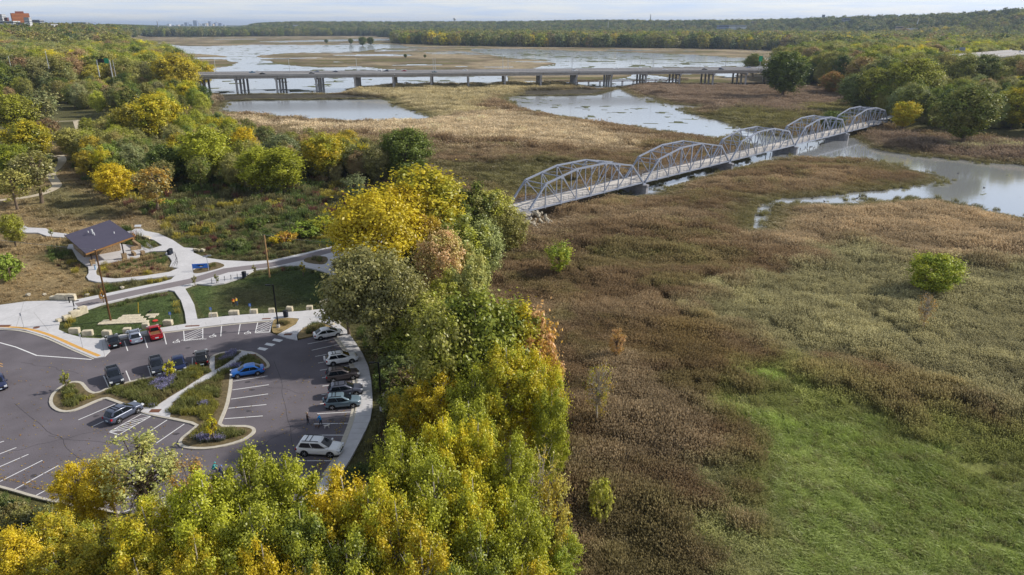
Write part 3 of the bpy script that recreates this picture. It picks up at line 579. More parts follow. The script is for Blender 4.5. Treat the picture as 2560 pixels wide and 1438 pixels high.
# tar-sealed cracks and oil spots on the old asphalt
m_tar = mat('crack_tar', srgb(62, 59, 63), .7, var=.2, scale=4); m_oil = mat('oil_spot', srgb(74, 70, 74), .6, var=.2, scale=5); rc = random.Random(12)
for k, (a, b) in enumerate((((120, 1090), (430, 1130)), ((40, 1010), (210, 1150)), ((300, 905), (640, 868)), ((690, 900), (740, 1130)), ((640, 960), (760, 985)), ((60, 905), (200, 935)), ((620, 1130), (760, 1060)), ((30, 1130), (250, 1075)))):
    n_ = 9; pts = [Vector(P(a[0] + (b[0] - a[0]) * t_, a[1] + (b[1] - a[1]) * t_)[:2]) + Vector((rc.uniform(-.35, .35), rc.uniform(-.35, .35))) for t_ in np.linspace(0, 1, n_)]; ribbon(smooth_line(pts, 1), .055, .003 + .0002 * k, 'crack_seal', m_tar, lot)
for k, (px, py) in enumerate(((84, 1190), (150, 1215), (240, 1040), (300, 960), (620, 955), (630, 975), (620, 1028), (830, 870), (840, 890), (830, 1050), (410, 850), (350, 935), (470, 870), (560, 830), (380, 1075), (440, 1085), (60, 1220))):
    A_p = P(px, py); poly_flat([(A_p.x + rc.uniform(.25, .5) * math.cos(t_), A_p.y + rc.uniform(.2, .4) * math.sin(t_)) for t_ in np.linspace(0, 6.28, 10)[:-1]], .0035, 'oil_spot', m_oil, lot)
# ------------------------------------------------------------------ old steel truss bridge
m_steel = mat('galvanised_paint', srgb(150, 158, 176), .5, metal=.15, var=.10, scale=1.5, spec=.4)
m_rail = mat('railing_steel', srgb(140, 144, 156), .5, metal=.4, var=.05)
m_deck = mat('bridge_deck_concrete', srgb(196, 190, 184), .85, var=.08, scale=1.2, coarse=.06)
m_pier = mat('pier_concrete', srgb(140, 140, 146), .9, var=.18, scale=1.0, coarse=.15, cscale=.5)
m_rock = mat('riprap_stone', srgb(176, 168, 152), .9, var=.25, scale=2.0, bump=.3)
# near corner posts on the near-side and far-side trusses fix the line of the bridge
B0 = P(1322, 527, -.3); B1 = P(2219, 305, -.3); BF = P(1283, 513, -.3)
ax = (B1 - B0); BL = ax.length; ax = ax.normalized(); nrm = Vector((-ax.y, ax.x, 0)); BW = 7.6
NS, GAP = 5, 1.1; SL = (BL - GAP * (NS - 1)) / NS; NP = 8; PLN = SL / NP
HT = [0, 6.2, 7.4, 8.5, 8.5, 8.5, 7.4, 6.2, 0]
br = empty('truss_bridge', B0, math.atan2(ax.y, ax.x), 'silver steel five-span truss footbridge crossing the marsh to the wooded bank', 'bridge')
def bpt(s, y, z): return Vector((s, y, z))
m_plate = mat('yellow_plate', srgb(232, 178, 40), .6, var=0)
proto = {}
def member(kind, a, b, w, h, par):
    m = MB().beam(a, b, w, h); return m.build(kind, m_steel, par)
def beam_i(kind, a, b, w, h, par):   # rolled section: two flanges and a web
    a = Vector(a); b = Vector(b); d = (b - a).normalized(); u = Vector((0, 1, 0)); m = MB()
    x = u; m.beam(a + x * (w / 2 - .03), b + x * (w / 2 - .03), .06, h, up=d.cross(u)) ; m.beam(a - x * (w / 2 - .03), b - x * (w / 2 - .03), .06, h, up=d.cross(u)); m.beam(a, b, w - .12, h * .25, up=d.cross(u))
    return m.build(kind, m_steel, par)
for s in range(NS):
    o0 = s * (SL + GAP)
    dk = MB(); dk.box((o0 + SL / 2, BW / 2, .12), (SL + (GAP if s < NS - 1 else 0) * .96, BW - .7, .2))
    span = dk.build('truss_span', m_deck, br); span['label'] = 'one truss span with its deck and railings'
    for k in range(NP + 1): MB().beam((o0 + k * PLN, -.1, -.25), (o0 + k * PLN, BW + .1, -.25), .25, .5).build('floor_beam', m_steel, span)
    for y in (1.2, 3.2, 5.2): MB().beam((o0, y, -.12), (o0 + SL, y, -.12), .2, .28).build('stringer', m_steel, span)
    for y in (0, BW):
        member('bottom_chord', (o0, y, 0), (o0 + SL, y, 0), .32, .42, span)
        tp = [bpt(o0 + k * PLN, y, HT[k]) for k in range(NP + 1)]
        for a, b in ((0, 1), (1, 3), (3, 5), (5, 7), (7, 8)):
            nm = 'end_post' if a in (0, 7) else 'top_chord'
            m = MB().beam(tp[a], tp[b], .46, .42); m.build(nm, m_steel, span)
        for k in range(1, NP): beam_i('vertical_post', (o0 + k * PLN, y, .2), (o0 + k * PLN, y, HT[k] - .15), .26, .24, span)
        for a, b in ((1, 2), (2, 3), (3, 4)): beam_i('diagonal', tp[a], (o0 + b * PLN, y, .1), .24, .2, span)
        for a, b in ((7, 6), (6, 5), (5, 4)): beam_i('diagonal', tp[a], (o0 + b * PLN, y, .1), .24, .2, span)
        for k in range(1, NP):
            MB().box((o0 + k * PLN, y, HT[k] - .35), (.9, .5, .7)).build('gusset_plate', m_steel, span); MB().box((o0 + k * PLN, y, .1), (.9, .38, .6)).build('gusset_plate', m_steel, span)
        rl = MB(); ys = y + (.42 if y == 0 else -.42)
        for k in range(int(SL / 2.0) + 1): rl.box((o0 + k * 2.0 + .3, ys, .85), (.07, .07, 1.3))
        for zz_ in (.55, .95, 1.45): rl.beam((o0, ys, zz_), (o0 + SL + GAP * .5, ys, zz_), .05, .06)
        rl.build('railing', m_rail, span)
    for k in range(1, NP):
        member('top_strut', (o0 + k * PLN, 0, HT[k] - .12), (o0 + k * PLN, BW, HT[k] - .12), .22, .26, span)
        if k < NP - 1:
            za = HT[k] - .1; zb = HT[k + 1] - .1
            if k % 2: member('lateral_brace', (o0 + k * PLN, 0, za), (o0 + (k + 1) * PLN, BW, zb), .10, .10, span)
            else: member('lateral_brace', (o0 + k * PLN, BW, za - .06), (o0 + (k + 1) * PLN, 0, zb - .06), .10, .10, span)
    for k in (1, NP - 1):
        z = HT[k] - 1.3; sx = o0 + (k * PLN)
        pb = MB(); sgn = -1 if k == 1 else 1; pb.beam((sx + sgn * .8, 0, z), (sx + sgn * .8, BW, z), .14, .16); pb.beam((sx, 0, HT[k] - .2), (sx + sgn * .8, BW * .33, z), .1, .1); pb.beam((sx, BW, HT[k] - .2), (sx + sgn * .8, BW * .67, z), .1, .1)
        pb.build('portal_brace', m_steel, span)
    if s in (0, 4): MB().box((o0 + SL * (.5 if s == 0 else .45), .62, 1.9), (.5, .05, .9)).build('yellow_plate', m_plate, span)
for s in range(1, NS):
    x = s * (SL + GAP) - GAP / 2; p = MB()
    ring = lambda k, z: [(x + sx * 1.05 * k, BW / 2 + sy, z) for sx, sy in ((-1, -BW / 2 - .5), (-.55, -BW / 2 - 1.3), (.55, -BW / 2 - 1.3), (1, -BW / 2 - .5), (1, BW / 2 + .5), (.55, BW / 2 + 1.3), (-.55, BW / 2 + 1.3), (-1, BW / 2 + .5))]
    p.rings([ring(1.15, -5.2), ring(1.0, -1.2), ring(1.0, -1.2)], cap=True); po = p.build('pier', m_pier, br)
    c = MB(); c.rings([[(a[0] * 1 + (a[0] - x) * .12, BW / 2 + (a[1] - BW / 2) * 1.05, z) for a in ring(1.0, 0)] for z in (-1.2, -.72)]); c.build('pier_cap', m_pier, po)
    MB().box((x, 0, -.5), (1.4, .5, .44)).build('bearing', m_steel, po); MB().box((x, BW, -.5), (1.4, .5, .44)).build('bearing', m_steel, po)
for x, d in ((-1.2, 1), (BL + 1.2, -1)):
    a = MB(); a.box((x, BW / 2, -2.1), (2.2, BW + 2.6, 4.0)); a.box((x - d * 1.6, -.9, -1.0), (3.2, .5, 3.4)); a.box((x - d * 1.6, BW + .9, -1.0), (3.2, .5, 3.4)); a.build('abutment', m_pier, br)
# approach railings on the bank
ar = MB()
for y in (.3, BW - .3):
    for k in range(6): ar.box((-1 - k * 1.4, y, .75), (.07, .07, 1.3))
    for z in (.5, .95, 1.38): ar.beam((-8.2, y, z), (0, y, z), .05, .06)
ar.build('approach_railing', m_rail, br)
# riprap at both ends, stones as pieces of one stony bank each
rr = random.Random(4)
def stone_mesh(seed, flat=.7):
    r = random.Random(seed); b = bmesh.new(); bmesh.ops.create_icosphere(b, subdivisions=1, radius=1)
    for v in b.verts: v.co *= r.uniform(.75, 1.15); v.co.z *= flat
    me = bpy.data.meshes.new('stone'); b.to_mesh(me); b.free(); return me
ST = []
for k in range(5): me = stone_mesh(k); me.materials.append(m_rock); ST.append(me)
def riprap(center, n, sx, sy, zt, label):
    e = empty('riprap_bank', center, math.atan2(ax.y, ax.x), label, 'rock bank', 'riprap banks under the bridge ends')
    for k in range(n):
        o = link('stone', ST[k % 5], e); fx = rr.uniform(-1, 1); fy = rr.random()
        o.location = (fx * sx, -fy * sy, zt * (1 - fy) - 3.2 * fy + .1); s_ = rr.uniform(.35, .8); o.scale = (s_, s_, s_); o.rotation_euler = (rr.random() * 6, rr.random() * 6, rr.random() * 6)
riprap(B0 + ax * -2 - nrm * .5, 70, 5.0, 7.0, -.4, 'pale riprap stones heaped beneath the near end of the truss bridge')
riprap(B1 + ax * 3.5 - nrm * .5, 50, 5.0, 9.0, -.6, 'grey riprap stones sloping below the far end of the truss bridge')
fp = [B1 + ax * 1.5 + nrm * BW / 2, B1 + ax * 12 + nrm * (BW / 2 + 1), B1 + ax * 45 + nrm * 8, B1 + ax * 90 + nrm * 10]
fpo = ribbon([Vector(p[:2]) for p in fp], 3.2, .16, 'trail_path', m_conc); tag(fpo, 'pale trail leading away from the far bridge end', kind='structure')
fb = MB(); fb.rings([[(p.x + nrm.x * o_, p.y + nrm.y * o_, z) for o_, z in ((-6, -3.5), (-2.2, .1), (2.2, .1), (6, -3.5))] for p in fp]); fbo = fb.build('embankment', gm); tag(fbo, kind='structure')
fbo.data.color_attributes.new('cover', 'FLOAT_COLOR', 'POINT').data.foreach_set('color', [.1, .09, .04, 1] * len(fbo.data.vertices))

# weathered pilings standing in the channel, and ducks
m_pile = mat('weathered_timber', srgb(84, 76, 66), .9, var=.3, scale=4)
pil = MB(); pil.tube((0, 0, -1.5), (0, 0, 1.0), .16, .14, 7); pil.tube((0, 0, 1.0), (0, 0, 1.05), .14, .05, 7); pme = pil.mesh('wooden_piling', m_pile)
for k, (x, y, h) in enumerate(((2018, 366, 1.5), (2000, 378, 1.3), (2013, 370, .6), (2024, 371, .9), (2027, 368, .5), (2030, 367, .4), (2033, 372, .7), (2037, 368, .4), (2051, 364, 1.2), (2054, 360, .4), (2060, 355, .8), (2019, 377, .7), (2005, 377, .4), (1990, 377, .5), (1985, 379, .4), (1914, 392, 1.4), (1925, 392, 1.5), (2010, 374.5, .3), (2046, 358, .5))):
    o = link('wooden_piling', pme, None, P(x, y, WATER_Z)); o.scale = (1, 1, h); tag(o, 'old timber piling standing in the water beside the truss bridge', 'piling', 'old pilings in the channel')
m_duck = mat('duck_feathers', srgb(62, 56, 50), .8, var=.3, scale=20, obj=True)
dk = MB(); dk.ball((0, 0, .08), (.24, .13, .11), 10, 6); dk.ball((.24, 0, .27), (.075, .06, .065), 8, 5); dk.tube((.15, 0, .12), (.23, 0, .26), .06, .045, 6); dk.box((.33, 0, .26), (.08, .05, .025)); dk.add([(-.2, -.06, .1), (-.2, .06, .1), (-.38, 0, .17), (-.22, 0, .05)], [(0, 1, 2), (0, 2, 3), (1, 3, 2)])
dme = dk.mesh('duck', m_duck, True)
for k, (x, y) in enumerate(((2030, 497), (2136, 498), (2140, 497.5), (2143, 496), (2149, 492), (2155, 493), (2158, 497), (2165, 492), (2166, 494), (2112, 500), (2061, 504), (2193, 400), (2395, 434), (2460, 470))):
    o = link('duck', dme, None, P(x, y, WATER_Z)); o.rotation_euler = (0, 0, k * 2.1); o.scale = (1.3,) * 3; tag(o, 'small dark duck afloat on the channel', 'duck', 'ducks on the water')

# ------------------------------------------------------------------ highway viaduct: two parallel decks on column bents
m_vconc = mat('viaduct_concrete', srgb(184, 180, 178), .9, var=.10, scale=.4, coarse=.1, cscale=.05)
m_vcol = mat('viaduct_columns', srgb(186, 184, 186), .9, var=.15, scale=.5, coarse=.15, cscale=.1)
m_road = mat('highway_surface', srgb(172, 170, 170), .9, var=.08, scale=.5)
VA = math.radians(9.0); va = Vector((math.cos(VA), math.sin(VA), 0)); vn = Vector((-va.y, va.x, 0)); V0 = Vector((-330, 540.5, 0)); VZ = 9.4; VLEN = 720.0
via = empty('highway_viaduct', V0, VA, 'long grey concrete twin highway viaduct on column bents over the lake', 'bridge')
SEGN = 24; seg = VLEN / SEGN
for s in range(SEGN):
    for y0, nm in ((0, 'near'), (19.5, 'far')):
        b = MB(); x0 = s * seg; b.box((x0 + seg / 2, y0 + 8.75, VZ - .15), (seg * .999, 17.5, .3))
        dkk = b.build('deck', m_road, via)
        g = MB()
        for yy in (1.2, 6.2, 11.2, 16.2): g.box((x0 + seg / 2, y0 + yy, VZ - 1.45), (seg * .985, .55, 2.3))
        g.build('girders', m_vconc, dkk)
        pr = MB(); pr.box((x0 + seg / 2, y0 + .22, VZ + .27), (seg * .998, .4, .95)); pr.box((x0 + seg / 2, y0 + 17.3, VZ + .27), (seg * .998, .4, .95)); pr.box((x0 + seg / 2, y0 - .05, VZ - .5), (seg * .99, .5, .6)); pr.build('parapet', m_vconc, dkk)
for s in range(1, SEGN):
    x = s * seg
    for y0 in (0, 19.5):
        p = MB(); p.beam((x + (y0 + .75 - 18) * .084, y0 + .75, VZ - 3.3), (x + (y0 + 16.75 - 18) * .084, y0 + 16.75, VZ - 3.3), 1.5, 1.3); cp = p.build('pier_cap', m_vcol, via)
        for yy in (3.6, 13.9):
            c = MB(); xx = x + (y0 + yy - 18) * .084; c.tube((xx, y0 + yy, -6.5), (xx, y0 + yy, VZ - 3.6), .85, .85, 10); c.build('column', m_vcol, cp)
ln = MB()
for y0 in (0, 19.5):
    for yy in (2.4, 6.1, 9.8, 13.5):
        for k in range(0, 60 if yy in (6.1, 9.8) else 1):
            if yy in (6.1, 9.8): ln.box((k * 12 + 3, y0 + yy, VZ + .012), (3, .25, .012))
            else: ln.box((VLEN / 2, y0 + yy, VZ + .012), (VLEN, .22, .012))
lno = ln.build('lane_markings', m_paint, via); lno['kind'] = 'stuff'
# light standards along the viaduct
m_galv = mat('galvanised_pole', srgb(176, 180, 186), .5, metal=.3, var=.05)
lp = MB(); lp.tube((0, 0, 0), (0, 0, 11), .24, .15, 6); lpm = lp.mesh('pole', m_galv); la = MB(); la.path([(0, 0, 10.9), (0, -.8, 11.5), (0, -2.2, 11.7)], [.07, .06, .05], 5); la.box((0, -2.5, 11.68), (.35, .8, .18)); lam = la.mesh('lamp_arm', m_galv)
def highway_lamp(loc, label, group, rz=VA, s=1.0):
    e = empty('highway_lamp', loc, rz, label, 'street lamp', group); e.scale = (s, s, s); link('pole', lpm, e); link('lamp_arm', lam, e); return e
for k, (px, far) in enumerate(((541, 1), (725, 1), (893, 1), (1083, 0), (1089, 1), (1258, 1), (1270, 0), (1430, 0), (1600, 1), (1632, 0), (1812, 0), (1922, 1))):
    yy = 18.5 if far else .2
    # walk along the deck to the spot seen at this place
    best = min((abs(1280 + FPX * (V0 + va * t_ + vn * yy).x / ((V0 + va * t_ + vn * yy).y * CP + (CAMH - VZ) * SP) - px), t_) for t_ in np.linspace(0, VLEN, 1400))
    highway_lamp(V0 + va * best[1] + vn * yy + Vector((0, 0, VZ)), '%s thin light standard from the wooded bank along the viaduct, on its %s side' % (['first', 'second', 'third', 'fourth', 'fifth', 'sixth', 'seventh', 'eighth', 'ninth', 'tenth', 'eleventh', 'last'][k], 'far' if far else 'near'), 'light standards along the viaduct', VA + (0 if far else math.pi))
# low timber footbridge passing beneath the viaduct
m_rust = mat('rusty_steel', srgb(92, 66, 60), .8, var=.2, scale=1)
fbA = P(1385, 206, -1.6); fbB = P(1720, 200, -1.6); d_ = (fbB - fbA); L_ = d_.length; fe = empty('low_footbridge', fbA, math.atan2(d_.y, d_.x), 'low rust-brown footbridge passing beneath the highway viaduct', 'bridge')
MB().box((L_ / 2, 0, 0), (L_, 3.0, .35)).build('deck', m_rust, fe)
for y in (-1.5, 1.5):
    r = MB(); r.beam((0, y, 1.3), (L_, y, 1.3), .12, .18); r.beam((0, y, .75), (L_, y, .75), .08, .1)
    for k in range(int(L_ / 4) + 1): r.box((k * 4, y, .65), (.14, .14, 1.3))
    r.build('railing', m_rust, fe)
for k in range(1, 12):
    p = MB(); x = L_ * k / 12
    for y in (-1.2, 1.2): p.tube((x, y, -4.5), (x, y, -.1), .3, .3, 7)
    p.box((x, 0, -.35), (.6, 3.4, .4)); p.build('bent', m_rust, fe)
# ------------------------------------------------------------------ restroom building with a mono-pitch roof
m_roof = mat('slate_roof', srgb(84, 80, 98), .75, var=.08, scale=3, bump=.15, coarse=.05, cscale=.6)
m_wood = mat('cedar_board', srgb(160, 118, 70), .7, var=.15, scale=3)
m_stone = mat('fieldstone', srgb(150, 128, 100), .9, var=.30, scale=3.5, bump=.6)
m_darkst = mat('dark_steel', srgb(52, 42, 42), .6, metal=.3, var=.1)
m_white = mat('white_metal', srgb(214, 216, 220), .5, var=.05)
m_stucco = mat('wall_render', srgb(118, 106, 98), .9, var=.12, scale=2)  # even grey-brown render over the whole wall
bang = math.atan2(-.733, .68)
bd = empty('restroom_building', (-88.2, 143.5, z_pav), bang, 'low stone restroom building with dark sloping slate roof beside the lawn', 'building')
w = MB(); w.box((-3.27, 0, 1.15), (8.75, 7.1, 2.4), 0)
w.add([(-7.64, -3.54, 2.35), (1.10, -3.54, 2.35), (1.10, 3.54, 2.35), (-7.64, 3.54, 2.35), (-7.64, 3.54, 3.62), (1.10, 3.54, 3.62)], [(0, 1, 5, 4), (0, 4, 3), (1, 2, 5), (3, 4, 5, 2)], 0)
w.build('wall', m_stucco, bd)
# stone veneer laid as single stones on the porch end and front
r = random.Random(3); sb = MB().box((0, 0, 0), (1, 1, 1)); sme = sb.mesh('wall_stone', m_stone)
bv = bmesh.new(); bv.from_mesh(sme); bmesh.ops.bevel(bv, geom=list(bv.edges), offset=.12, segments=1, affect='EDGES'); bv.to_mesh(sme); bv.free()
veneer = MB().box((1.16, 0, .85), (.1, 7.0, 1.7)).build('stone_facing', m_stone, bd)
for row in range(6):
    y = -3.5
    while y < 3.45:
        L_ = r.uniform(.45, .95); L_ = min(L_, 3.5 - y)
        if L_ > .15:
            o = link('stone', sme, veneer, (1.25, y + L_ / 2, .14 + row * .28)); o.scale = (.10, L_ * .94, .26)
        y += L_
for row in range(6):
    x = -7.6
    while x < 1.05:
        L_ = min(r.uniform(.6, 1.1), 1.1 - x)
        if L_ > .15: o = link('stone', sme, veneer, (x + L_ / 2, -3.6, .14 + row * .28)); o.scale = (L_ * .94, .10, .26)
        x += L_
def roof_z(y): return 2.72 + (y + 4.55) / 9.1 * 1.7
rf = MB(); X0, X1, Y0, Y1 = -8.8, 8.8, -4.6, 4.6
rf.rings([[(X0, y, roof_z(y)), (X1, y, roof_z(y)), (X1, y, roof_z(y) + .16), (X0, y, roof_z(y) + .16)] for y in (Y0, Y1)])
rfo = rf.build('roof', m_roof, bd)
fa = MB(); fa.beam((X1 + .03, Y0, roof_z(Y0) - .08), (X1 + .03, Y1, roof_z(Y1) - .08), .06, .30); fa.beam((X0 - .03, Y0, roof_z(Y0) - .08), (X0 - .03, Y1, roof_z(Y1) - .08), .06, .30); fa.build('fascia', m_wood, rfo)
rf2 = MB(); rf2.beam((X0, Y1 + .06, roof_z(Y1) + .05), (X1, Y1 + .06, roof_z(Y1) + .05), .10, .26); rf2.build('roof_edge', m_roof, rfo)
so_ = MB(); so_.add([(X0 + .1, Y0 + .1, roof_z(Y0) - .02), (X1 - .1, Y0 + .1, roof_z(Y0) - .02), (X1 - .1, Y1 - .1, roof_z(Y1) - .02), (X0 + .1, Y1 - .1, roof_z(Y1) - .02)], [(0, 1, 2, 3)]); so_.build('soffit', m_wood, rfo)
for x, y in ((-4.6, -.8), (-2.0, -.3), (-1.2, -.4), (2.4, 2.6)):
    MB().tube((x, y, roof_z(y)), (x, y, roof_z(y) + .55), .11, .11, 8).build('vent_pipe', m_white, rfo)
gv = MB(); pts = [(-2.9 + .35 * math.cos(t_), -.4, roof_z(-.4) + .7 + .35 * math.sin(t_)) for t_ in np.linspace(0, math.pi * 1.1, 7)]; gv.path([(-2.55, -.4, roof_z(-.4))] + pts, [.16] * 8, 8); gv.build('gooseneck_vent', m_white, rfo)
for x, y in ((8.1, -3.6), (8.0, 2.35)):
    p = MB().box((x, y, .5), (.85, .85, 1.1)).build('stone_pier', m_stone, bd)
    MB().box((x, y, 1.08), (.95, .95, .1)).build('pier_cap', m_wall if 'm_wall' in globals() else m_stone, p)
    po = MB().tube((x, y, 1.1), (x, y, roof_z(y) - .2), .13, .13, 8).build('post', m_darkst, bd)
    b_ = MB(); b_.beam((x, y, roof_z(y) - .9), (x - .9, y, roof_z(y) - .15), .1, .1); b_.build('post_brace', m_darkst, po)
for y in (-3.6, 2.35): MB().beam((1.1, y, roof_z(y) - .14), (8.6, y, roof_z(y) - .14), .16, .22).build('roof_beam', m_wood, bd)
dr = MB().box((1.19, 1.9, 1.05), (.06, .95, 2.0)).build('door', m_darkst, bd); MB().box((1.25, 1.55, 1.0), (.05, .06, .14)).build('handle', m_white, dr)
# low garden wall and handrail by the porch
gw = empty('garden_wall', P(345, 618, z_pav), bang, 'low stone garden wall beside the restroom porch', 'wall')
for x, y, dx_, dy_, h in ((-.6, 0, 4.4, .45, .9), (1.6, -.9, .5, 1.9, .75)): MB().box((x, y, h / 2), (dx_, dy_, h)).build('wall_block', m_stone, gw)
MB().box((-.6, 0, .95), (4.5, .55, .1)).build('coping', m_stone, gw)
gw2 = empty('garden_wall', P(335, 637, z_pav), bang, 'short stone seat wall at the edge of the restroom patio', 'wall')
MB().box((0, 0, .3), (2.0, .5, .6)).build('wall_block', m_stone, gw2); MB().box((.6, 1.6, .3), (.9, .7, .7)).build('wall_block', m_stone, gw2)
hr = empty('handrail', P(357, 624, z_pav), bang, 'grey tubular handrail on the ramp beside the restroom building', 'handrail')
for y in (0, 1.5):
    b_ = MB()
    for z in (.45, .9): b_.tube((-1.8, y, z), (1.8, y, z - .15), .04, .04, 6)
    for k in range(4): b_.tube((-1.8 + 1.2 * k, y, 0), (-1.8 + 1.2 * k, y, .9 - .05 * k), .035, .035, 6)
    b_.build('rail', m_galv, hr)

# ------------------------------------------------------------------ street furniture
m_pole = mat('timber_pole', srgb(96, 70, 44), .9, var=.2, scale=2); m_pole2 = mat('pale_timber_pole', srgb(176, 142, 100), .9, var=.15, scale=2)
m_black = mat('black_steel', srgb(26, 26, 30), .45, metal=.4, var=.05); m_blue = mat('blue_sign', srgb(60, 120, 214), .5, var=.03); m_lime = mat('limestone', srgb(196, 186, 164), .9, var=.2, scale=2.5, bump=.4)
m_bin = mat('dark_bin', srgb(32, 40, 54), .55, var=.1); m_wire = mat('wire', srgb(150, 150, 152), .6, var=0); m_ins = mat('insulator', srgb(190, 190, 196), .4, var=0)
def util_pole(px, py, h, m, label):
    e = empty('utility_pole', P(px, py, 0), 0, label, 'utility pole'); MB().tube((0, 0, -.3), (0, 0, h), .17, .12, 10).build('pole', m, e)
    MB().tube((.0, .0, h), (0, 0, h + .12), .05, .05, 6).build('insulator', m_ins, e); return e
u1 = util_pole(277, 802, 12.3, m_pole, 'brown leaning-looking timber utility pole beside the flagstone patch'); u2 = util_pole(674, 692, 8.4, m_pole2, 'pale timber utility pole standing beside the trail')
def wire(a, b, sag, label):
    a = Vector(a); b = Vector(b); pts = [a.lerp(b, t_) - Vector((0, 0, sag * 4 * t_ * (1 - t_))) for t_ in np.linspace(0, 1, 13)]
    tag(MB().path(pts, [.025] * 13, 4).build('overhead_wire', m_wire), label, 'wire')
wire((u2.location.x, u2.location.y, 8.5), P(905, 606, 8.5), .5, 'overhead wire running from the pale utility pole into the yellow trees')
wire((u1.location.x, u1.location.y, 12.35), (u1.location.x - 60, u1.location.y + 22, 12.5), .8, 'overhead wire running away from the brown utility pole')
def lamp_post(px, py, h, label):
    e = empty('lamp_post', P(px, py, .1), 0, label, 'street lamp'); MB().tube((0, 0, 0), (0, 0, .5), .28, .28, 12).build('base', m_conc, e); MB().box((0, 0, .5 + (h - .5) / 2), (.17, .17, h - .5)).build('pole', m_black, e)
    a = MB(); a.box((-.38, 0, h - .05), (.8, .1, .08)); a.box((-.85, 0, h - .06), (.7, .32, .12)); a.build('lamp_head', m_black, e)
lamp_post(696, 819, 7.4, 'tall black lamp post standing beside the accessible parking bays'); lamp_post(955, 1026, 6.8, 'tall black lamp post standing in the shrubs beyond the curved pavement')
def block_mesh(seed):
    r = random.Random(seed); b = bmesh.new(); bmesh.ops.create_cube(b, size=1); bmesh.ops.bevel(b, geom=list(b.edges), offset=.06, segments=1, affect='EDGES')
    bmesh.ops.subdivide_edges(b, edges=b.edges, cuts=1)
    for v in b.verts: v.co += Vector((r.uniform(-.03, .03), r.uniform(-.03, .03), r.uniform(-.03, .03)))
    me = bpy.data.meshes.new('limestone_block'); b.to_mesh(me); b.free(); me.materials.append(m_lime); return me
BM_ = [block_mesh(k) for k in range(4)]
WHERE = ['at the plaza corner', 'second from the plaza corner', 'third from the plaza corner behind the black car', 'behind the silver parked car', 'behind the red pickup', 'beside the blue sign near the spur path', 'just past the spur path beside a blue sign', 'below the workers in orange vests', 'under the blue sign beyond the workers', 'next to the black lamp post', 'beyond the lamp post', 'last of the row on the lawn']
for k, (px, py, w_) in enumerate(((186, 827, 1.5), (219, 833, 1.5), (267, 833, 1.3), (318, 827, 1.15), (364, 815, 1.0), (420, 807, 1.4), (533, 789, 1.35), (585, 783, 1.6), (634, 780, 1.2), (679, 778, 1.0), (724, 773, 1.05), (774, 771, 1.05))):
    o = link('limestone_block', BM_[k % 4], None, P(px, py, .28)); o.scale = (w_, .75, .95); o.rotation_euler = (0, 0, .15 * math.sin(k * 2.3) + .12); tag(o, 'pale limestone seat block ' + WHERE[k], 'stone block', 'limestone blocks along the lawn edge')
def lime_wall(px, py, rz, parts, label):
    e = empty('limestone_wall', P(px, py, 0), rz, label, 'wall')
    for k, (x, y, dx_, dy_, h) in enumerate(parts):
        o = link('wall_block', BM_[k % 4], e, (x, y, h / 2)); o.scale = (dx_, dy_, h)
lime_wall(155, 750, -.08, ((0, 0, 1.9, .8, 1.1), (1.9, -.1, 1.6, .8, 1.2), (-1.6, .2, 1.2, .7, .6)), 'long limestone wall beside the plaza and the start of the trail')
lime_wall(189, 792, 1.05, ((0, 0, 1.6, .9, 1.1), (1.4, .1, 1.3, .8, 1.3), (-1.4, 0, 1.2, .8, .8), (-2.5, .3, .8, .8, .5)), 'rugged limestone wall curving along the near side of the plaza')
lime_wall(492, 628, -.5, ((0, 0, 1.8, .6, .5), (1.2, .6, 1.2, .6, .5)), 'small angled limestone bench at the edge of the dry meadow')
lime_wall(818, 757, .7, ((0, 0, 2.2, .6, .7), (-1.2, -1.0, .6, 1.8, .7), (1.4, -.6, .6, 1.6, .6)), 'limestone planter wall at the end of the lawn under the olive tree')
lime_wall(365, 595, -.4, ((0, 0, 1.5, .8, .45), (1.2, -.3, .9, .7, .4)), 'flat limestone slabs beside the ring path behind the restroom')
# flagstone patch
fl = empty('flagstone_patch', P(318, 797, 0), .12, 'patch of pale flagstones laid in the grass beside the brown utility pole', 'paving')
rs = random.Random(8)
for i in range(8):
    for j in range(4):
        if (i + j) % 9 == 8 or (i < 2 and j > 1): continue
        o = link('flagstone', BM_[(i + j) % 4], fl, (-3.4 + i * .98 + .2 * j, -1.6 + j * .95, .0)); o.scale = (.95, .92, .14)
def rounded_bin(px, py, label, z=.12):
    e = empty('litter_bin', P(px, py, z), .3, label, 'litter bin'); MB().tube((0, 0, 0), (0, 0, 1.0), .40, .44, 14).build('body', m_bin, e); b_ = MB(); b_.tube((0, 0, 1.0), (0, 0, 1.12), .47, .40, 14); b_.tube((0, 0, 1.12), (0, 0, 1.16), .40, .1, 14); b_.build('lid', m_black, e)
rounded_bin(715, 792, 'dark blue litter bin beside the black lamp post at the car park'); rounded_bin(611, 693, 'dark litter bin at the end of the cycle racks beside the trail'); rounded_bin(424, 637, 'black litter bin on the ring path by the cycle racks'); rounded_bin(428, 634, 'black recycling bin next to the litter bin on the ring path')
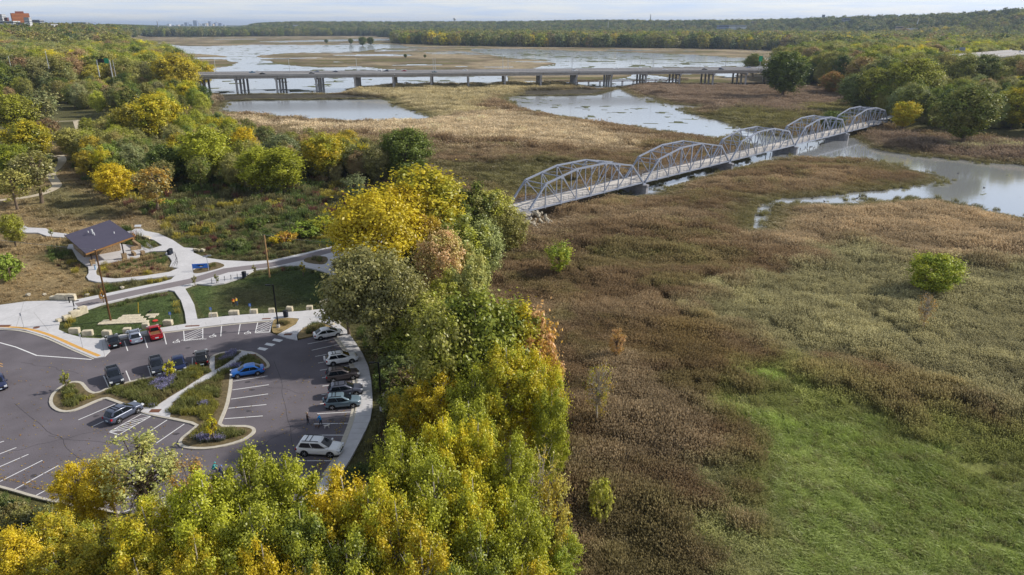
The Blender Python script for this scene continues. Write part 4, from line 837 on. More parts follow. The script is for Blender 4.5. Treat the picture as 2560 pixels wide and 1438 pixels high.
# cycle racks
m_rackst = mat('rack_steel', srgb(70, 72, 78), .5, metal=.5, var=0)
rk_ = MB(); rk_.path([(0, -.4, 0), (0, -.4, .7), (0, -.25, .86), (0, .25, .86), (0, .4, .7), (0, .4, 0)], [.03] * 6, 6); rkm = rk_.mesh('cycle_rack', m_rackst)
for k, (px, py, rz) in enumerate([(437 + 5.5 * math.sin(i * .5), 640 + i * 4.6, .9 - i * .25) for i in range(7)]):
    o = link('cycle_rack', rkm, None, P(px, py, .12)); o.rotation_euler = (0, 0, rz); tag(o, '%s steel hoop cycle rack on the ring path counting from the black bins' % ['first', 'second', 'third', 'fourth', 'fifth', 'sixth', 'last'][k], 'cycle rack', 'cycle racks on the ring path')
for k in range(5):
    o = link('cycle_rack', rkm, None, P(530 + 16 * k, 708 - 3.2 * k, .12)); o.rotation_euler = (0, 0, .3); tag(o, '%s steel hoop cycle rack on the trail pad counting towards the dark bin' % ['first', 'second', 'third', 'fourth', 'last'][k], 'cycle rack', 'cycle racks beside the trail')
# signs
def post_sign(px, py, label, m, h=2.0, w=.36, hh=.5, z=0.0):
    e = empty('road_sign', P(px, py, z), .1, label, 'sign', None); MB().tube((0, 0, 0), (0, 0, h), .035, .035, 6).build('post', m_galv, e); MB().box((0, -.05, h - hh / 2), (w, .02, hh)).build('plate', m, e); return e
for px, py, s_ in ((429, 808, 'beside the limestone block near the spur path'), (530, 796, 'in the lawn just past the spur path'), (628, 786.5, 'in the lawn beyond the workers')): 
    e = post_sign(px, py, 'small blue accessible parking sign ' + s_, m_blue); 
    b_ = MB(); b_.box((0, -.075, 1.78), (.05, .012, .2)); b_.box((.06, -.075, 1.70), (.12, .012, .04)); b_.tube((0, -.07, 1.9), (0, -.085, 1.9), .03, .03, 8)
    for k in range(8): a0 = k * .6 + 2.4; b_.box((.10 * math.cos(a0), -.075, 1.66 + .10 * math.sin(a0)), (.035, .012, .035))
    b_.build('wheelchair_symbol', m_paint, e)
post_sign(60, 820, 'thin grey post with a narrow sign on the concrete plaza', m_white, 2.6, .25, .5, z_pav); post_sign(207, 870, 'thin grey post sign at the plaza tip beside the yellow edge', m_white, 2.4, .25, .5, z_pav)
ks = empty('blue_banner_sign', P(503, 676, z_pav), .18, 'wide blue banner sign with a white bird in the planted islet', 'sign'); b_ = MB()
for x in (-1.5, 1.5): MB().box((x, 0, .7), (.1, .1, 1.5)).build('post', m_black, ks)
pn = MB().box((0, -.06, .95), (3.1, .05, .95)).build('panel', m_blue, ks)
bird = MB(); bird.add([(-.9, -.1, 1.0), (-.2, -.1, 1.18), (.5, -.1, 1.12), (1.0, -.1, 1.25), (.5, -.1, .98), (0, -.1, .82), (-.4, -.1, .95)], [(0, 1, 2, 3, 4, 5, 6)]); bird.build('bird_emblem', mat('banner_dark', srgb(28, 40, 66), .6, var=0), pn); bw_ = MB(); bw_.add([(-.2, -.105, .9), (.1, -.105, .98), (.5, -.105, .85), (.1, -.105, .72)], [(0, 1, 2, 3)]); bw_.build('bird_wing', m_white, pn)
tp_ = empty('trail_signpost', P(522, 677, z_pav), .1, 'grey finger signpost behind the blue banner sign', 'sign'); MB().tube((0, 0, 0), (0, 0, 3.1), .06, .05, 8).build('post', m_galv, tp_); MB().box((-.3, 0, 3.0), (.9, .05, .3)).build('finger', m_galv, tp_); MB().box((.45, .05, 3.15), (.9, .05, .25)).build('finger', m_galv, tp_)
ip = empty('information_panel', P(347, 577, z_pav), .05, 'pale information panel on two legs behind the restroom roof', 'sign')
for x in (-.6, .6): MB().box((x, 0, .55), (.08, .08, 1.1)).build('leg', m_galv, ip)
MB().add([(-.75, -.25, 1.0), (.75, -.25, 1.0), (.75, .25, 1.35), (-.75, .25, 1.35), (-.75, -.25, 1.06), (.75, -.25, 1.06), (.75, .25, 1.41), (-.75, .25, 1.41)], [(0, 3, 2, 1), (4, 5, 6, 7), (0, 1, 5, 4), (1, 2, 6, 5), (2, 3, 7, 6), (3, 0, 4, 7)]).build('panel', m_white, ip)
ba = empty('drinking_fountain', P(239, 674, z_pav), .0, 'pale blue drinking fountain beside the restroom porch', 'fountain'); MB().tube((0, 0, 0), (0, 0, .9), .2, .16, 10).build('pedestal', mat('fountain_blue', srgb(150, 176, 206), .5, var=.05), ba); MB().tube((0, 0, .9), (0, 0, 1.05), .25, .42, 12).build('basin', m_galv, ba)
def gate_post(px, py, label):
    e = empty('barrier_post', P(px, py, z_pav), .4, label, 'bollard'); MB().tube((0, 0, 0), (0, 0, 1.1), .09, .09, 8).build('post', m_black, e); MB().box((.45, 0, .95), (.9, .08, .14)).build('arm', m_black, e)
gate_post(174, 757, 'black barrier post at the wall beside the trail start'); gate_post(185, 766, 'black barrier post in the middle of the trail start')
# things left on the lawn
tag(MB().tube((0, -.4, .13), (0, .4, .13), .13, .13, 10).build('red_bag', mat('dark_cloth', srgb(36, 30, 40), .9, var=.2, scale=8), None, loc=P(376, 779, 0)), 'dark kit bag lying on the lawn', 'bag')
tag(MB().tube((0, 0, .0), (0, 0, .07), .42, .40, 14).build('red_disc', mat('red_cover', srgb(206, 66, 56), .7, var=.05), None, loc=P(388, 802, 0.0)), 'flat round red marker lying on the grass', 'marker')
gy = MB(); gy.tube((0, 0, 0), (.25, .1, 1.9), .035, .035, 6); tag(gy.build('guy_marker', mat('yellow_plastic', srgb(226, 180, 40), .6, var=0), None, loc=P(346, 783, 0)), 'thin yellow guy wire marker slanting on the lawn', 'marker')
for k, (px, py, s_) in enumerate(((70, 737, .55), (110, 736, .4), (218, 737, .5), (305, 719, .45), (951, 896, .8), (832, 811, .5), (846, 806, .55), (958, 940, .6), (961, 990, .6))):
    o = link('boulder', ST[k % 5], None, P(px, py, .1)); o.scale = (s_, s_, s_); o.rotation_euler = (0, 0, k); tag(o, ['small pale boulder in the dry grass near the limestone wall', 'small brown boulder beside the limestone wall', 'pale boulder lying near the trail start', 'small stone in the strip bed below the ring path', 'rounded tan boulder beside the curved pavement', 'boulder at the corner of the curved pavement', 'pinkish boulder under the olive tree', 'grey boulder half hidden in shrubs above the lamp post', 'pale boulder beside the lamp post in the shrubs'][k], 'boulder')
# ------------------------------------------------------------------ cars
m_tyre = mat('tyre_rubber', (.012, .012, .013), .85, var=.1); m_rim = mat('alloy_rim', srgb(176, 178, 184), .35, metal=.7, var=.05); m_glass = mat('car_glass', srgb(22, 28, 36), .06, var=0, spec=.6); m_trim = mat('black_trim', srgb(24, 24, 27), .6, var=.1)
m_headl = mat('headlight_glass', srgb(214, 218, 224), .15, var=0, spec=.7); m_taill = mat('taillight_red', srgb(170, 26, 34), .25, var=0); m_plate2 = mat('licence_plate', srgb(196, 212, 224), .6, var=0); m_bed = mat('truck_bed', srgb(120, 84, 52), .9, var=.2, scale=3)
def paint(nm, rgb, rough=.28): return mat('car_paint_' + nm, srgb(*((244, 245, 247) if nm == 'white' else rgb)), rough, metal=0 if nm == 'white' else .25, var=.03, spec=.5, coat=.6)
# kind: length, width, height, wheel radius, wheelbase, beltline, lower/upper outline stations
KIND = {
 'suv': dict(L=4.55, W=1.86, H=1.72, R=.37, wb=2.66, belt=1.10, top=[(-2.27, .62), (-2.25, 1.0), (-2.14, 1.10), (.95, 1.10), (1.12, 1.12), (1.95, 1.02), (2.20, .88), (2.27, .55)], cab=(-2.20, -1.72, .02, 1.20)),
 'bigsuv': dict(L=5.15, W=2.0, H=1.82, R=.40, wb=3.0, belt=1.14, top=[(-2.57, .62), (-2.55, 1.04), (-2.42, 1.14), (1.1, 1.14), (1.3, 1.16), (2.2, 1.06), (2.48, .90), (2.57, .55)], cab=(-2.48, -1.98, .22, 1.45)),
 'sedan': dict(L=4.55, W=1.82, H=1.46, R=.33, wb=2.65, belt=.94, top=[(-2.27, .58), (-2.24, .95), (-2.05, 1.02), (-1.4, 1.0), (1.0, .94), (1.15, .97), (1.95, .84), (2.2, .72), (2.27, .50)], cab=(-1.90, -.95, .25, 1.30)),
 'hatch': dict(L=4.45, W=1.76, H=1.50, R=.32, wb=2.70, belt=.95, top=[(-2.22, .60), (-2.19, 1.0), (-2.05, 1.06), (-1.6, 1.0), (1.1, .95), (1.3, .97), (1.95, .80), (2.18, .66), (2.22, .48)], cab=(-2.12, -.95, .05, 1.55)),
 'pickup': dict(L=5.0, W=1.85, H=1.70, R=.37, wb=3.15, belt=1.07, top=[(-2.5, .62), (-2.47, 1.05), (-2.3, 1.07), (.7, 1.07), (1.0, 1.10), (2.1, 1.02), (2.42, .88), (2.5, .55)], cab=(-.75, -.58, .30, 1.15)),
}
CARM = {}
def car_meshes(kind):
    if kind in CARM: return CARM[kind]
    k = KIND[kind]; W2 = k['W'] / 2; L2 = k['L'] / 2; xs = [p[0] for p in k['top']]; zs = [p[1] for p in k['top']]; out = []
    def plan(x): t_ = abs(x) / L2; return W2 * (1 - .20 * max(0, (t_ - .80) / .20) ** 2)
    st = np.unique(np.concatenate([np.linspace(-L2, L2, 17), xs])); b = MB(); rg = []
    for x in st:
        zt = np.interp(x, xs, zs); w = plan(x); zb = .24 + .10 * max(0, abs(x) / L2 - .85) / .15
        if x in (st[0], st[-1]): w *= .9
        rg.append([(x, -w * .85, zb), (x, -w * .98, zb + .12), (x, -w, (zb + zt) * .52), (x, -w * .97, zt - .12), (x, -w * .86, zt), (x, -w * .3, zt + .02), (x, w * .3, zt + .02), (x, w * .86, zt), (x, w * .97, zt - .12), (x, w, (zb + zt) * .52), (x, w * .98, zb + .12), (x, w * .85, zb)])
    b.rings(rg)
    xr0, xr1, xf1, xf0 = k['cab']; H = k['H']; bz = k['belt'] - .05
    def cabring(f):   # f 0 belt .. 1 roof
        z = bz + (H - bz) * f; w = W2 * (.945 - .15 * f ** 1.4); x0 = xr0 + (xr1 - xr0) * f; x1 = xf0 + (xf1 - xf0) * f; c = .16 * (x1 - x0) * .5; cw = w * .9
        return [(x0, -w * .80, z), (x0 + c * .5, -w, z), (x1 - c, -w, z), (x1, -w * .80, z), (x1 + .05, 0, z), (x1, w * .80, z), (x1 - c, w, z), (x0 + c * .5, w, z), (x0, w * .80, z), (x0 - .03, 0, z)]
    rings = [[(p[0] * 1.0, p[1] * 1.025, p[2]) for p in cabring(f)] for f in (0, .3, .6, .86, .95)]; mid_ = (xr1 + xf1) / 2; rings.append([(mid_ + (p[0] - mid_) * .96, p[1] * .93, H + .015) for p in cabring(1.0)]); rings.append([(mid_ + (p[0] - mid_) * .6, p[1] * .55, H + .05) for p in cabring(1.0)]); b.rings(rings)
    out.append(('body', b, 'paint', True))
    def P2(f, i): return Vector(cabring(f)[i])
    def pane(nm, a0, b0, a1, b1, off):   # quad slightly proud of the cabin
        m = MB(); q = [a0, b0, b1, a1]; n = (b0 - a0).cross(a1 - a0).normalized(); n = n if n.dot(off) > 0 else -n; m.add([tuple(p + n * .026) for p in q], [(0, 1, 2, 3)]); out.append((nm, m, m_glass, False))
    lo, hi = .12, .86
    ws = [(P2(lo, 3) * .94 + P2(lo, 5) * .06, P2(lo, 5) * .94 + P2(lo, 3) * .06, P2(hi, 3) * .93 + P2(hi, 5) * .07, P2(hi, 5) * .93 + P2(hi, 3) * .07)]
    m = MB(); a0, b0, a1, b1 = ws[0]; c0 = P2(lo, 4); c1 = P2(hi, 4); sh = Vector((.03, 0, .02)); m.add([tuple(p + sh) for p in (a0, c0, b0, b1, c1, a1)], [(0, 1, 4, 5), (1, 2, 3, 4)]); out.append(('windscreen', m, m_glass, False))
    m = MB(); a0 = P2(lo, 0) * .95 + P2(lo, 8) * .05; b0 = P2(lo, 8) * .95 + P2(lo, 0) * .05; a1 = P2(hi, 0) * .93 + P2(hi, 8) * .07; b1 = P2(hi, 8) * .93 + P2(hi, 0) * .07; c0 = P2(lo, 9); c1 = P2(hi, 9); sh = Vector((-.03, 0, .02)); m.add([tuple(p + sh) for p in (a0, c0, b0, b1, c1, a1)], [(0, 1, 4, 5), (1, 2, 3, 4)]); out.append(('rear_window', m, m_glass, False))
    for sgn, (ia, ib) in ((-1, (1, 2)), (1, (7, 6))):
        for f0, f1 in (((.05, .50), (.54, .99)) if kind != 'pickup' else ((.06, .40), (.45, .98))):
            p = lambda f, t_: P2(f, ia).lerp(P2(f, ib), t_)
            pane('side_window', p(.14, f0), p(.14, f1), p(.84, f0), p(.84, f1), Vector((0, sgn, 0)))
    R = k['R']; wx = k['wb'] / 2
    for x in (-wx, wx):
        for sgn in (-1, 1):
            yo = sgn * (W2 - .02); m = MB(); m.tube((x, sgn * (W2 - .30), R), (x, sgn * (W2 + .004), R), R + .07, R + .07, 18); out.append(('wheel_arch', m, m_trim, False))
            m = MB(); m.tube((x, sgn * (W2 - .24), R), (x, sgn * (W2 + .02), R), R, R, 18); out.append(('wheel', m, m_tyre, False))
            m = MB(); y0 = sgn * (W2 + .024)
            m.tube((x, sgn * W2, R), (x, y0, R), R * .30, R * .26, 10)
            for q_ in range(5):
                a = q_ * 1.2566; m.add([(x + math.cos(a - .22) * R * .2, y0, R + math.sin(a - .22) * R * .2), (x + math.cos(a - .20) * R * .68, y0, R + math.sin(a - .20) * R * .68), (x + math.cos(a + .20) * R * .68, y0, R + math.sin(a + .20) * R * .68), (x + math.cos(a + .22) * R * .2, y0, R + math.sin(a + .22) * R * .2)], [(0, 1, 2, 3)])
            out.append(('rim', m, m_rim, 'wheel'))
    zf = np.interp(L2 - .16, xs, zs); zr = .86 if kind not in ('sedan', 'hatch') else .80
    for sgn in (-1, 1):
        m = MB(); m.box((L2 - .16, sgn * W2 * .74, zf - .10), (.34, .36, .17)); out.append(('headlight', m, m_headl, False))
        m = MB(); m.box((-L2 + .10, sgn * W2 * .80, zr), (.20, .20, .24 if kind not in ('sedan',) else .16)); out.append(('taillight', m, m_taill, False))
        m = MB(); m.box((xf0 - .30, sgn * (W2 + .08), k['belt'] + .04), (.16, .2, .15)); out.append(('mirror', m, 'paint', False))
        if kind in ('suv', 'bigsuv'):
            m = MB(); m.beam((xr1 + .2, sgn * W2 * .66, H + .05), (xf1 - .1, sgn * W2 * .66, H + .05), .05, .06); out.append(('roof_rail', m, m_trim, False))
    if kind in ('suv', 'bigsuv'):
        for f in (.28, .52): m = MB(); x = xr1 + (xf1 - xr1) * f; m.beam((x, -W2 * .64, H + .08), (x, W2 * .64, H + .08), .07, .04); out.append(('roof_bar', m, m_trim, False))
    m = MB(); m.box((-L2 - .0, 0, .62), (.04, .48, .16)); out.append(('number_plate', m, m_plate2, False)); m = MB(); m.box((L2 + .0, 0, .45), (.04, .46, .14)); out.append(('number_plate', m, m_plate2, False))
    m = MB(); m.box((L2 - .04, 0, .62), (.12, W2 * 1.1, .14)); out.append(('grille', m, m_trim, False))
    m = MB(); m.box((0, 0, .26), (k['L'] * .93, k['W'] * .9, .14)); out.append(('underbody', m, m_trim, False))
    if kind == 'pickup':
        m = MB(); m.add([(-2.36, -.72, 1.10), (-.9, -.72, 1.10), (-.9, .72, 1.10), (-2.36, .72, 1.10)], [(0, 1, 2, 3)]); out.append(('cargo_bed', m, m_bed, False))
        for y in (-.82, .82): m = MB(); m.box((-1.62, y, 1.14), (1.72, .16, .14)); out.append(('bed_side', m, 'paint', False))
        m = MB(); m.box((-2.43, 0, 1.12), (.12, 1.7, .12)); out.append(('tailgate', m, 'paint', False))
    def soft(me):   # rounded sheet metal
        o = bpy.data.objects.new('tmp', me); COL.objects.link(o); md = o.modifiers.new('u', 'SUBSURF'); md.levels = 1; dg = bpy.context.evaluated_depsgraph_get(); dg.update()
        r = bpy.data.meshes.new_from_object(o.evaluated_get(dg)); bpy.data.objects.remove(o); r.polygons.foreach_set('use_smooth', [True] * len(r.polygons)); return r
    CARM[kind] = [(nm, soft(m.mesh(kind + '_' + nm, [m_trim], sm)) if nm == 'body' else m.mesh(kind + '_' + nm, [m_trim], sm), mt, sm) for nm, m, mt, sm in out]
    return CARM[kind]
def put_car(kind, loc, rz, pm, label, group, extra=None, lite=False, s=1.0):
    e = empty('parked_car' if not lite else 'moving_car', loc, rz, label, 'pickup' if kind == 'pickup' else 'car', group); e.scale = (s, s, s); last = None
    for nm, me, mt, sm in car_meshes(kind):
        if lite and nm not in ('body', 'windscreen', 'rear_window', 'side_window', 'wheel', 'headlight', 'taillight', 'underbody'): continue
        par = e
        if mt is None: mt = m_trim
        o = bpy.data.objects.new(nm, me); COL.objects.link(o)
        if sm == 'wheel': par = last
        o.parent = par
        m_ = pm if (isinstance(mt, str) and mt == 'paint') else mt
        o.material_slots[0].link = 'OBJECT'; o.material_slots[0].material = m_
        if nm == 'wheel': last = o
    if extra == 'spare':
        k = KIND[kind]; MB().tube((-k['L'] / 2 - .02, .25, .95), (-k['L'] / 2 - .22, .25, .95), .36, .34, 16).build('spare_wheel_cover', pm, e)
    if extra == 'sunroof':
        k = KIND[kind]; MB().box((-.3, 0, k['H'] + .008), (.8, .9, .012)).build('sunroof', m_glass, e)
    return e
# spots read from the two wheels that show on the seen side: rear px, front px, seen side (-1 the car's right)
CARS = [
 ('hatch', (803.8, 850.4), (843.4, 843), -1, ('white', (222, 226, 234)), 'white hatchback parked at the top of the curved row', None),
 ('suv', (835.3, 916), (878.8, 909), -1, ('white', (222, 226, 234)), 'white car with roof bars and spare wheel, alone between empty bays', 'spare'),
 ('suv', (835.7, 957), (881.4, 950.6), -1, ('umber', (74, 68, 70)), 'dark brown-grey estate car with roof bars in the curved row', None),
 ('suv', (842, 996.5), (888.3, 990.7), -1, ('slate', (86, 90, 106)), 'slate grey car close beside the teal grey one', 'sunroof'),
 ('suv', (832.2, 1025.6), (882.2, 1021.3), -1, ('teal', (112, 132, 146)), 'teal grey car with roof bars and spare wheel cover nearest the two walkers', 'spare'),
 ('bigsuv', (762.8, 1141.7), (825, 1145), -1, ('white', (226, 228, 234)), 'large white car behind yellow treetops at the end of the curved row', None),
 ('sedan', (643.3, 939.5), (596.5, 946.7), 1, ('blue', (24, 104, 190)), 'bright blue saloon car parked against the island kerb', 'sunroof'),
 ('suv', (300.5, 1058), (345.5, 1034), -1, ('bluegrey', (84, 92, 112)), 'dusky blue-grey car beside the hatched bay', None),
]
def car_from_wheels(kind, rp, fp_, side):
    a = P(*rp); f = P(*fp_); d = (f - a).normalized(); k = KIND[kind]; c = (a + f) / 2; n = Vector((-d.y, d.x, 0)); c = c - n * side * (k['W'] / 2 - .05)
    return c, math.atan2(d.y, d.x)
for kind, rp, fp_, side, (pn, rgb), label, ex in CARS:
    c, rz = car_from_wheels(kind, rp, fp_, side); put_car(kind, c, rz, paint(pn, rgb), label, 'cars in the car park', ex)
for kind, rear, front, (pn, rgb), label, ex in (
 ('suv', (283, 941), (295, 967), ('night', (30, 36, 50)), 'black-navy car nosed to the island kerb, leftmost of the island row', None),
 ('suv', (391, 915), (400, 941), ('night', (30, 36, 50)), 'black car behind the young sapling at the island kerb', None),
 ('hatch', (446, 907), (452, 933), ('navy', (22, 36, 78)), 'navy blue rounded car nosed to the island kerb', None),
 ('suv', (507, 920), (505, 895), ('jet', (20, 20, 24)), 'small black car with tail to the flower bed at the end of the island row', None),
 ('sedan', (290, 873), (281, 850), ('jet', (24, 25, 31)), 'black saloon car parked by the plaza tip', None),
 ('suv', (343, 862), (335, 839), ('silver', (150, 158, 178)), 'silver car parked between the black saloon and red pickup', None),
 ('pickup', (394, 853), (385, 830), ('red', (178, 22, 34)), 'red pickup with open bed parked facing the limestone blocks', None),
 ('sedan', (-9, 948), (2, 980), ('indigo', (40, 48, 84)), 'dark blue car cut by the left edge of the view', None)):
    a = P(*rear); f = P(*front); d = (f - a).normalized(); L_ = KIND[kind]['L']; c = f - d * L_ * .48 if pn != 'x' else a
    if rear[1] > front[1]: c = a + d * L_ * .48
    put_car(kind, c, math.atan2(d.y, d.x), paint(pn, rgb), label, 'cars in the car park', ex)
# traffic on the viaduct
HW = [(631, 177, 'pickup', ('teal2', (30, 110, 150)), 'blue pickup on the viaduct near the wooded bank', 1), (657, 184, 'sedan', ('jet', (24, 25, 31)), 'black car on the near carriageway, first from the wooded bank', 0), (780, 185.5, 'sedan', ('umber', (74, 68, 70)), 'dark car on the near carriageway above the lake', 0), (792, 180, 'suv', ('silver', (150, 158, 178)), 'silver car on the far carriageway above the lake', 1), (838, 180.5, 'sedan', ('navy', (22, 36, 78)), 'navy car on the far carriageway behind the silver one', 1),
      (948, 179, 'bigsuv', ('white', (222, 226, 234)), 'white car in the cluster on the far carriageway', 1), (965, 180, 'suv', ('slate', (86, 90, 106)), 'grey car in the cluster on the far carriageway', 1), (1010, 179.5, 'sedan', ('red', (178, 22, 34)), 'red car on the highway viaduct', 1), (1086, 184.5, 'sedan', ('teal', (112, 132, 146)), 'grey-green car on the near carriageway by the lamp standard', 0), (1162, 178.5, 'suv', ('white', (222, 226, 234)), 'white car on the middle of the far carriageway', 1),
      (1437, 179, 'suv', ('white', (222, 226, 234)), 'white car on the near carriageway above the marsh', 0), (1540, 173, 'suv', ('white', (222, 226, 234)), 'pale car on the far carriageway above the footbridge', 1), (1663, 174.5, 'sedan', ('white', (222, 226, 234)), 'white saloon on the near carriageway above the footbridge', 0), (1761, 171.5, 'sedan', ('jet', (24, 25, 31)), 'black car towards the wooded end of the viaduct', 0), (1803, 170.5, 'suv', ('bluegrey', (84, 92, 112)), 'blue-grey car behind the black one on the viaduct', 0), (1870, 168.5, 'suv', ('silver', (150, 158, 178)), 'silver car near the green road sign', 1), (1898, 167.5, 'bigsuv', ('white', (222, 226, 234)), 'white van-like car beneath the green road sign', 1)]
def via_t(px, yy):
    best = None
    for t_ in np.linspace(0, VLEN, 2400):
        q_ = V0 + va * t_ + vn * yy; e = abs(1280 + FPX * q_.x / (q_.y * CP + (CAMH - VZ) * SP) - px)
        if best is None or e < best[0]: best = (e, q_)
    return best[1]
for px, py, kind, (pn, rgb), label, far in HW:
    q_ = via_t(px, 24.5 if far else 8.0); put_car(kind, q_ + Vector((0, 0, VZ + .02)), VA + (math.pi if far else 0), paint(pn, rgb), label, 'traffic on the viaduct', None, True)
# ------------------------------------------------------------------ people and dogs
def skin_mesh(joints, edges, root, sub=2):
    """one continuous surface grown round a skeleton of joints (x, y, z, radius_x, radius_y)"""
    me = bpy.data.meshes.new('figure_tmp'); me.from_pydata([j[:3] for j in joints], edges, []); o = bpy.data.objects.new('figure_tmp', me); COL.objects.link(o)
    md = o.modifiers.new('s', 'SKIN'); md.use_smooth_shade = True
    for i, j in enumerate(joints):
        sv = me.skin_vertices[0].data[i]; sv.radius = (j[3], j[4] if len(j) > 4 else j[3]); sv.use_root = (i == root)
    m2 = o.modifiers.new('u', 'SUBSURF'); m2.levels = sub; m2.render_levels = sub
    dg = bpy.context.evaluated_depsgraph_get(); dg.update(); r = bpy.data.meshes.new_from_object(o.evaluated_get(dg)); bpy.data.objects.remove(o); bpy.data.meshes.remove(me); return r
m_skin = mat('skin', srgb(196, 150, 122), .6, var=.06, obj=True); m_hair = mat('grey_hair', srgb(176, 170, 164), .8, var=.1, obj=True); m_hair2 = mat('brown_hair', srgb(74, 54, 40), .8, var=.1, obj=True)
def cloth(nm, rgb): return mat('cloth_' + nm, srgb(*rgb), .85, var=.08, scale=8, obj=True)
def person(loc, rz, label, shirt, trousers, shoes, hair=None, lean=0.0, arms=((.25, .30), (.25, .30)), stride=.10, vest=None, seat=False, hat=None, group=None, scale=1.0, parts_extra=None):
    """standing figure 1.74 m tall facing +x; lean bends the back forward; arms = (forward, elbow bend) for each side"""
    ln = lambda z: Vector((math.sin(lean) * (z - .95) if z > .95 else 0, 0, (.95 + math.cos(lean) * (z - .95)) if z > .95 else z))
    J = []; E = []
    def j(p, r, r2=None): J.append((p[0], p[1], p[2], r, r2 or r)); return len(J) - 1
    pel = j(ln(.96), .125, .165); wa = j(ln(1.12), .11, .145); ch = j(ln(1.33), .12, .175); ns = j(ln(1.47), .065, .075); nk = j(ln(1.53), .055); hd = j(ln(1.62) + Vector((.02, 0, 0)), .082, .075); ht = j(ln(1.70) + Vector((.015, 0, 0)), .062, .06)
    E += [(pel, wa), (wa, ch), (ch, ns), (ns, nk), (nk, hd), (hd, ht)]; hands = []
    for sgn, (fw, eb) in ((-1, arms[0]), (1, arms[1])):
        s = ln(1.40) + Vector((0, sgn * .19, 0)); u = Vector((math.sin(fw), sgn * .12, -math.cos(fw))).normalized(); e_ = s + u * .29; f = Vector((math.sin(fw + eb), -sgn * .04, -math.cos(fw + eb))).normalized(); w = e_ + f * .25; h = w + f * .09
        a = j(s, .062); b = j(e_, .045); c = j(w, .033); d = j(h, .036, .02); E += [(ch, a), (a, b), (b, c), (c, d)]; hands.append((w, h, f, sgn))
        hip = j(Vector((0, sgn * .10, .90)), .092); kx = sgn * stride
        if seat: kn = j(Vector((.36, sgn * .11, .80)), .066); an = j(Vector((.28, sgn * .11, .40)), .045); to = j(Vector((.42, sgn * .11, .36)), .04, .035); E += [(pel, hip), (hip, kn), (kn, an), (an, to)]
        else: kn = j(Vector((kx * .6 + .03, sgn * .10, .50)), .066); an = j(Vector((kx, sgn * .10, .09)), .045); to = j(Vector((kx + .16, sgn * .105, .04)), .04, .03); E += [(pel, hip), (hip, kn), (kn, an), (an, to)]
    me = skin_mesh(J, E, pel); n0 = len(me.polygons)
    # fingers, nose, ears, eyes are joined on
    fx = MB(); hc = J[hd]; dirf = Vector((math.cos(lean), 0, -math.sin(lean)))
    for w, h, f, sgn in hands:
        side = Vector((0, 1, 0)); perp = f.cross(side).normalized()
        for k_ in range(4): 
            b0 = h + side * ((k_ - 1.5) * .019); L_ = (.055, .07, .075, .065)[k_]; m1 = b0 + f * (L_ * .55); m2 = m1 + (f * .8 + perp * (-.5)).normalized() * L_ * .5; fx.path([b0, m1, m2], [.009, .008, .006], 5)
        t0 = w + f * .03; fx.path([t0, t0 + (f + perp * -.9).normalized() * .04, t0 + (f * 1.3 + perp * -.7).normalized() * .075], [.010, .009, .007], 5)
    hcv = Vector(hc[:3]); fx.ball(tuple(hcv + dirf * .085 + Vector((0, 0, -.005))), (.018, .014, .022), 6, 5)
    for sgn in (-1, 1): fx.ball(tuple(hcv + Vector((0, sgn * .078, .0))), (.018, .01, .03), 6, 5); fx.ball(tuple(hcv + dirf * .074 + Vector((0, sgn * .03, .022))), (.010, .012, .008), 6, 5, 1)
    fx.box(tuple(hcv + dirf * .078 + Vector((0, 0, -.045))), (.008, .04, .008), 2)
    fme = fx.mesh('face_tmp', [m_skin, m_trim, mat('lips', srgb(160, 96, 90), .6, var=0)]); bm = bmesh.new(); bm.from_mesh(me); bm.faces.ensure_lookup_table(); k0 = len(bm.faces); bm.from_mesh(fme); bm.faces.ensure_lookup_table()
    for i, fc in enumerate(bm.faces):
        if i >= k0: fc.material_index = {0: 0, 1: 4, 2: 5}[fc.material_index]; continue
        c = fc.calc_center_median(); inv = c.z if c.z < .95 else .95 + ((c.z - .95) * math.cos(lean) + c.x * math.sin(lean)); hz = inv
        hand = any((c - h).length < .095 for w, h, f, s_ in hands)
        if hand or hz > 1.50: fc.material_index = 0
        elif hz > .93 or any(False for _ in hands): fc.material_index = 1
        elif c.z < (.10 if not seat else .42) and (c.x > -.2 or not seat): fc.material_index = 3
        else:
            arm = min((Vector((0, 0, 0)) + c - h).length for w, h, f, s_ in hands) < .40 and abs(c.y) > .17
            fc.material_index = 1 if arm else 2
        fc.smooth = True
    bm.to_mesh(me); bm.free()
    for m in (m_skin, shirt, trousers, shoes, m_trim, MATS['lips']): me.materials.append(m)
    me.name = 'person_body'
    e = empty('person', loc, rz, label, 'person', group); e.scale = (scale,) * 3; body = link('body', me, e)
    if hair is not None or hat is not None:
        hb = MB(); c = Vector(J[ht][:3]); hb.ball(tuple(c + Vector((-.02, 0, -.01)) - dirf * .012), (.088, .084, .075), 10, 7); link('hair' if hat is None else 'helmet', hb.mesh('hair', hat or hair, True), e)
    if vest is not None:
        vb = MB(); rg = []
        for z, rx, ry in ((1.00, .165, .205), (1.15, .15, .19), (1.32, .16, .22), (1.42, .12, .20)):
            c = ln(z); rg.append([(c.x + rx * math.cos(t_), ry * math.sin(t_), c.z) for t_ in np.linspace(0, 2 * math.pi, 13)[:-1]])
        vb.rings(rg, cap=False); vo = vb.build('vest', vest, e, True)
        st = MB(); c = ln(1.12); st.rings([[(ln(z).x + .168 * math.cos(t_), .210 * math.sin(t_), ln(z).z) for t_ in np.linspace(0, 2 * math.pi, 13)[:-1]] for z in (1.10, 1.16)], cap=False); st.build('reflective_stripe', m_lemon, vo)
    return e
m_lemon = mat('reflective_yellow', srgb(226, 226, 90), .6, var=0)
c_navy = cloth('navy', (34, 38, 56)); c_jean = cloth('denim', (52, 78, 124)); c_shoe = cloth('shoe_dark', (48, 40, 38)); c_shoe2 = cloth('shoe_blue', (90, 130, 170))
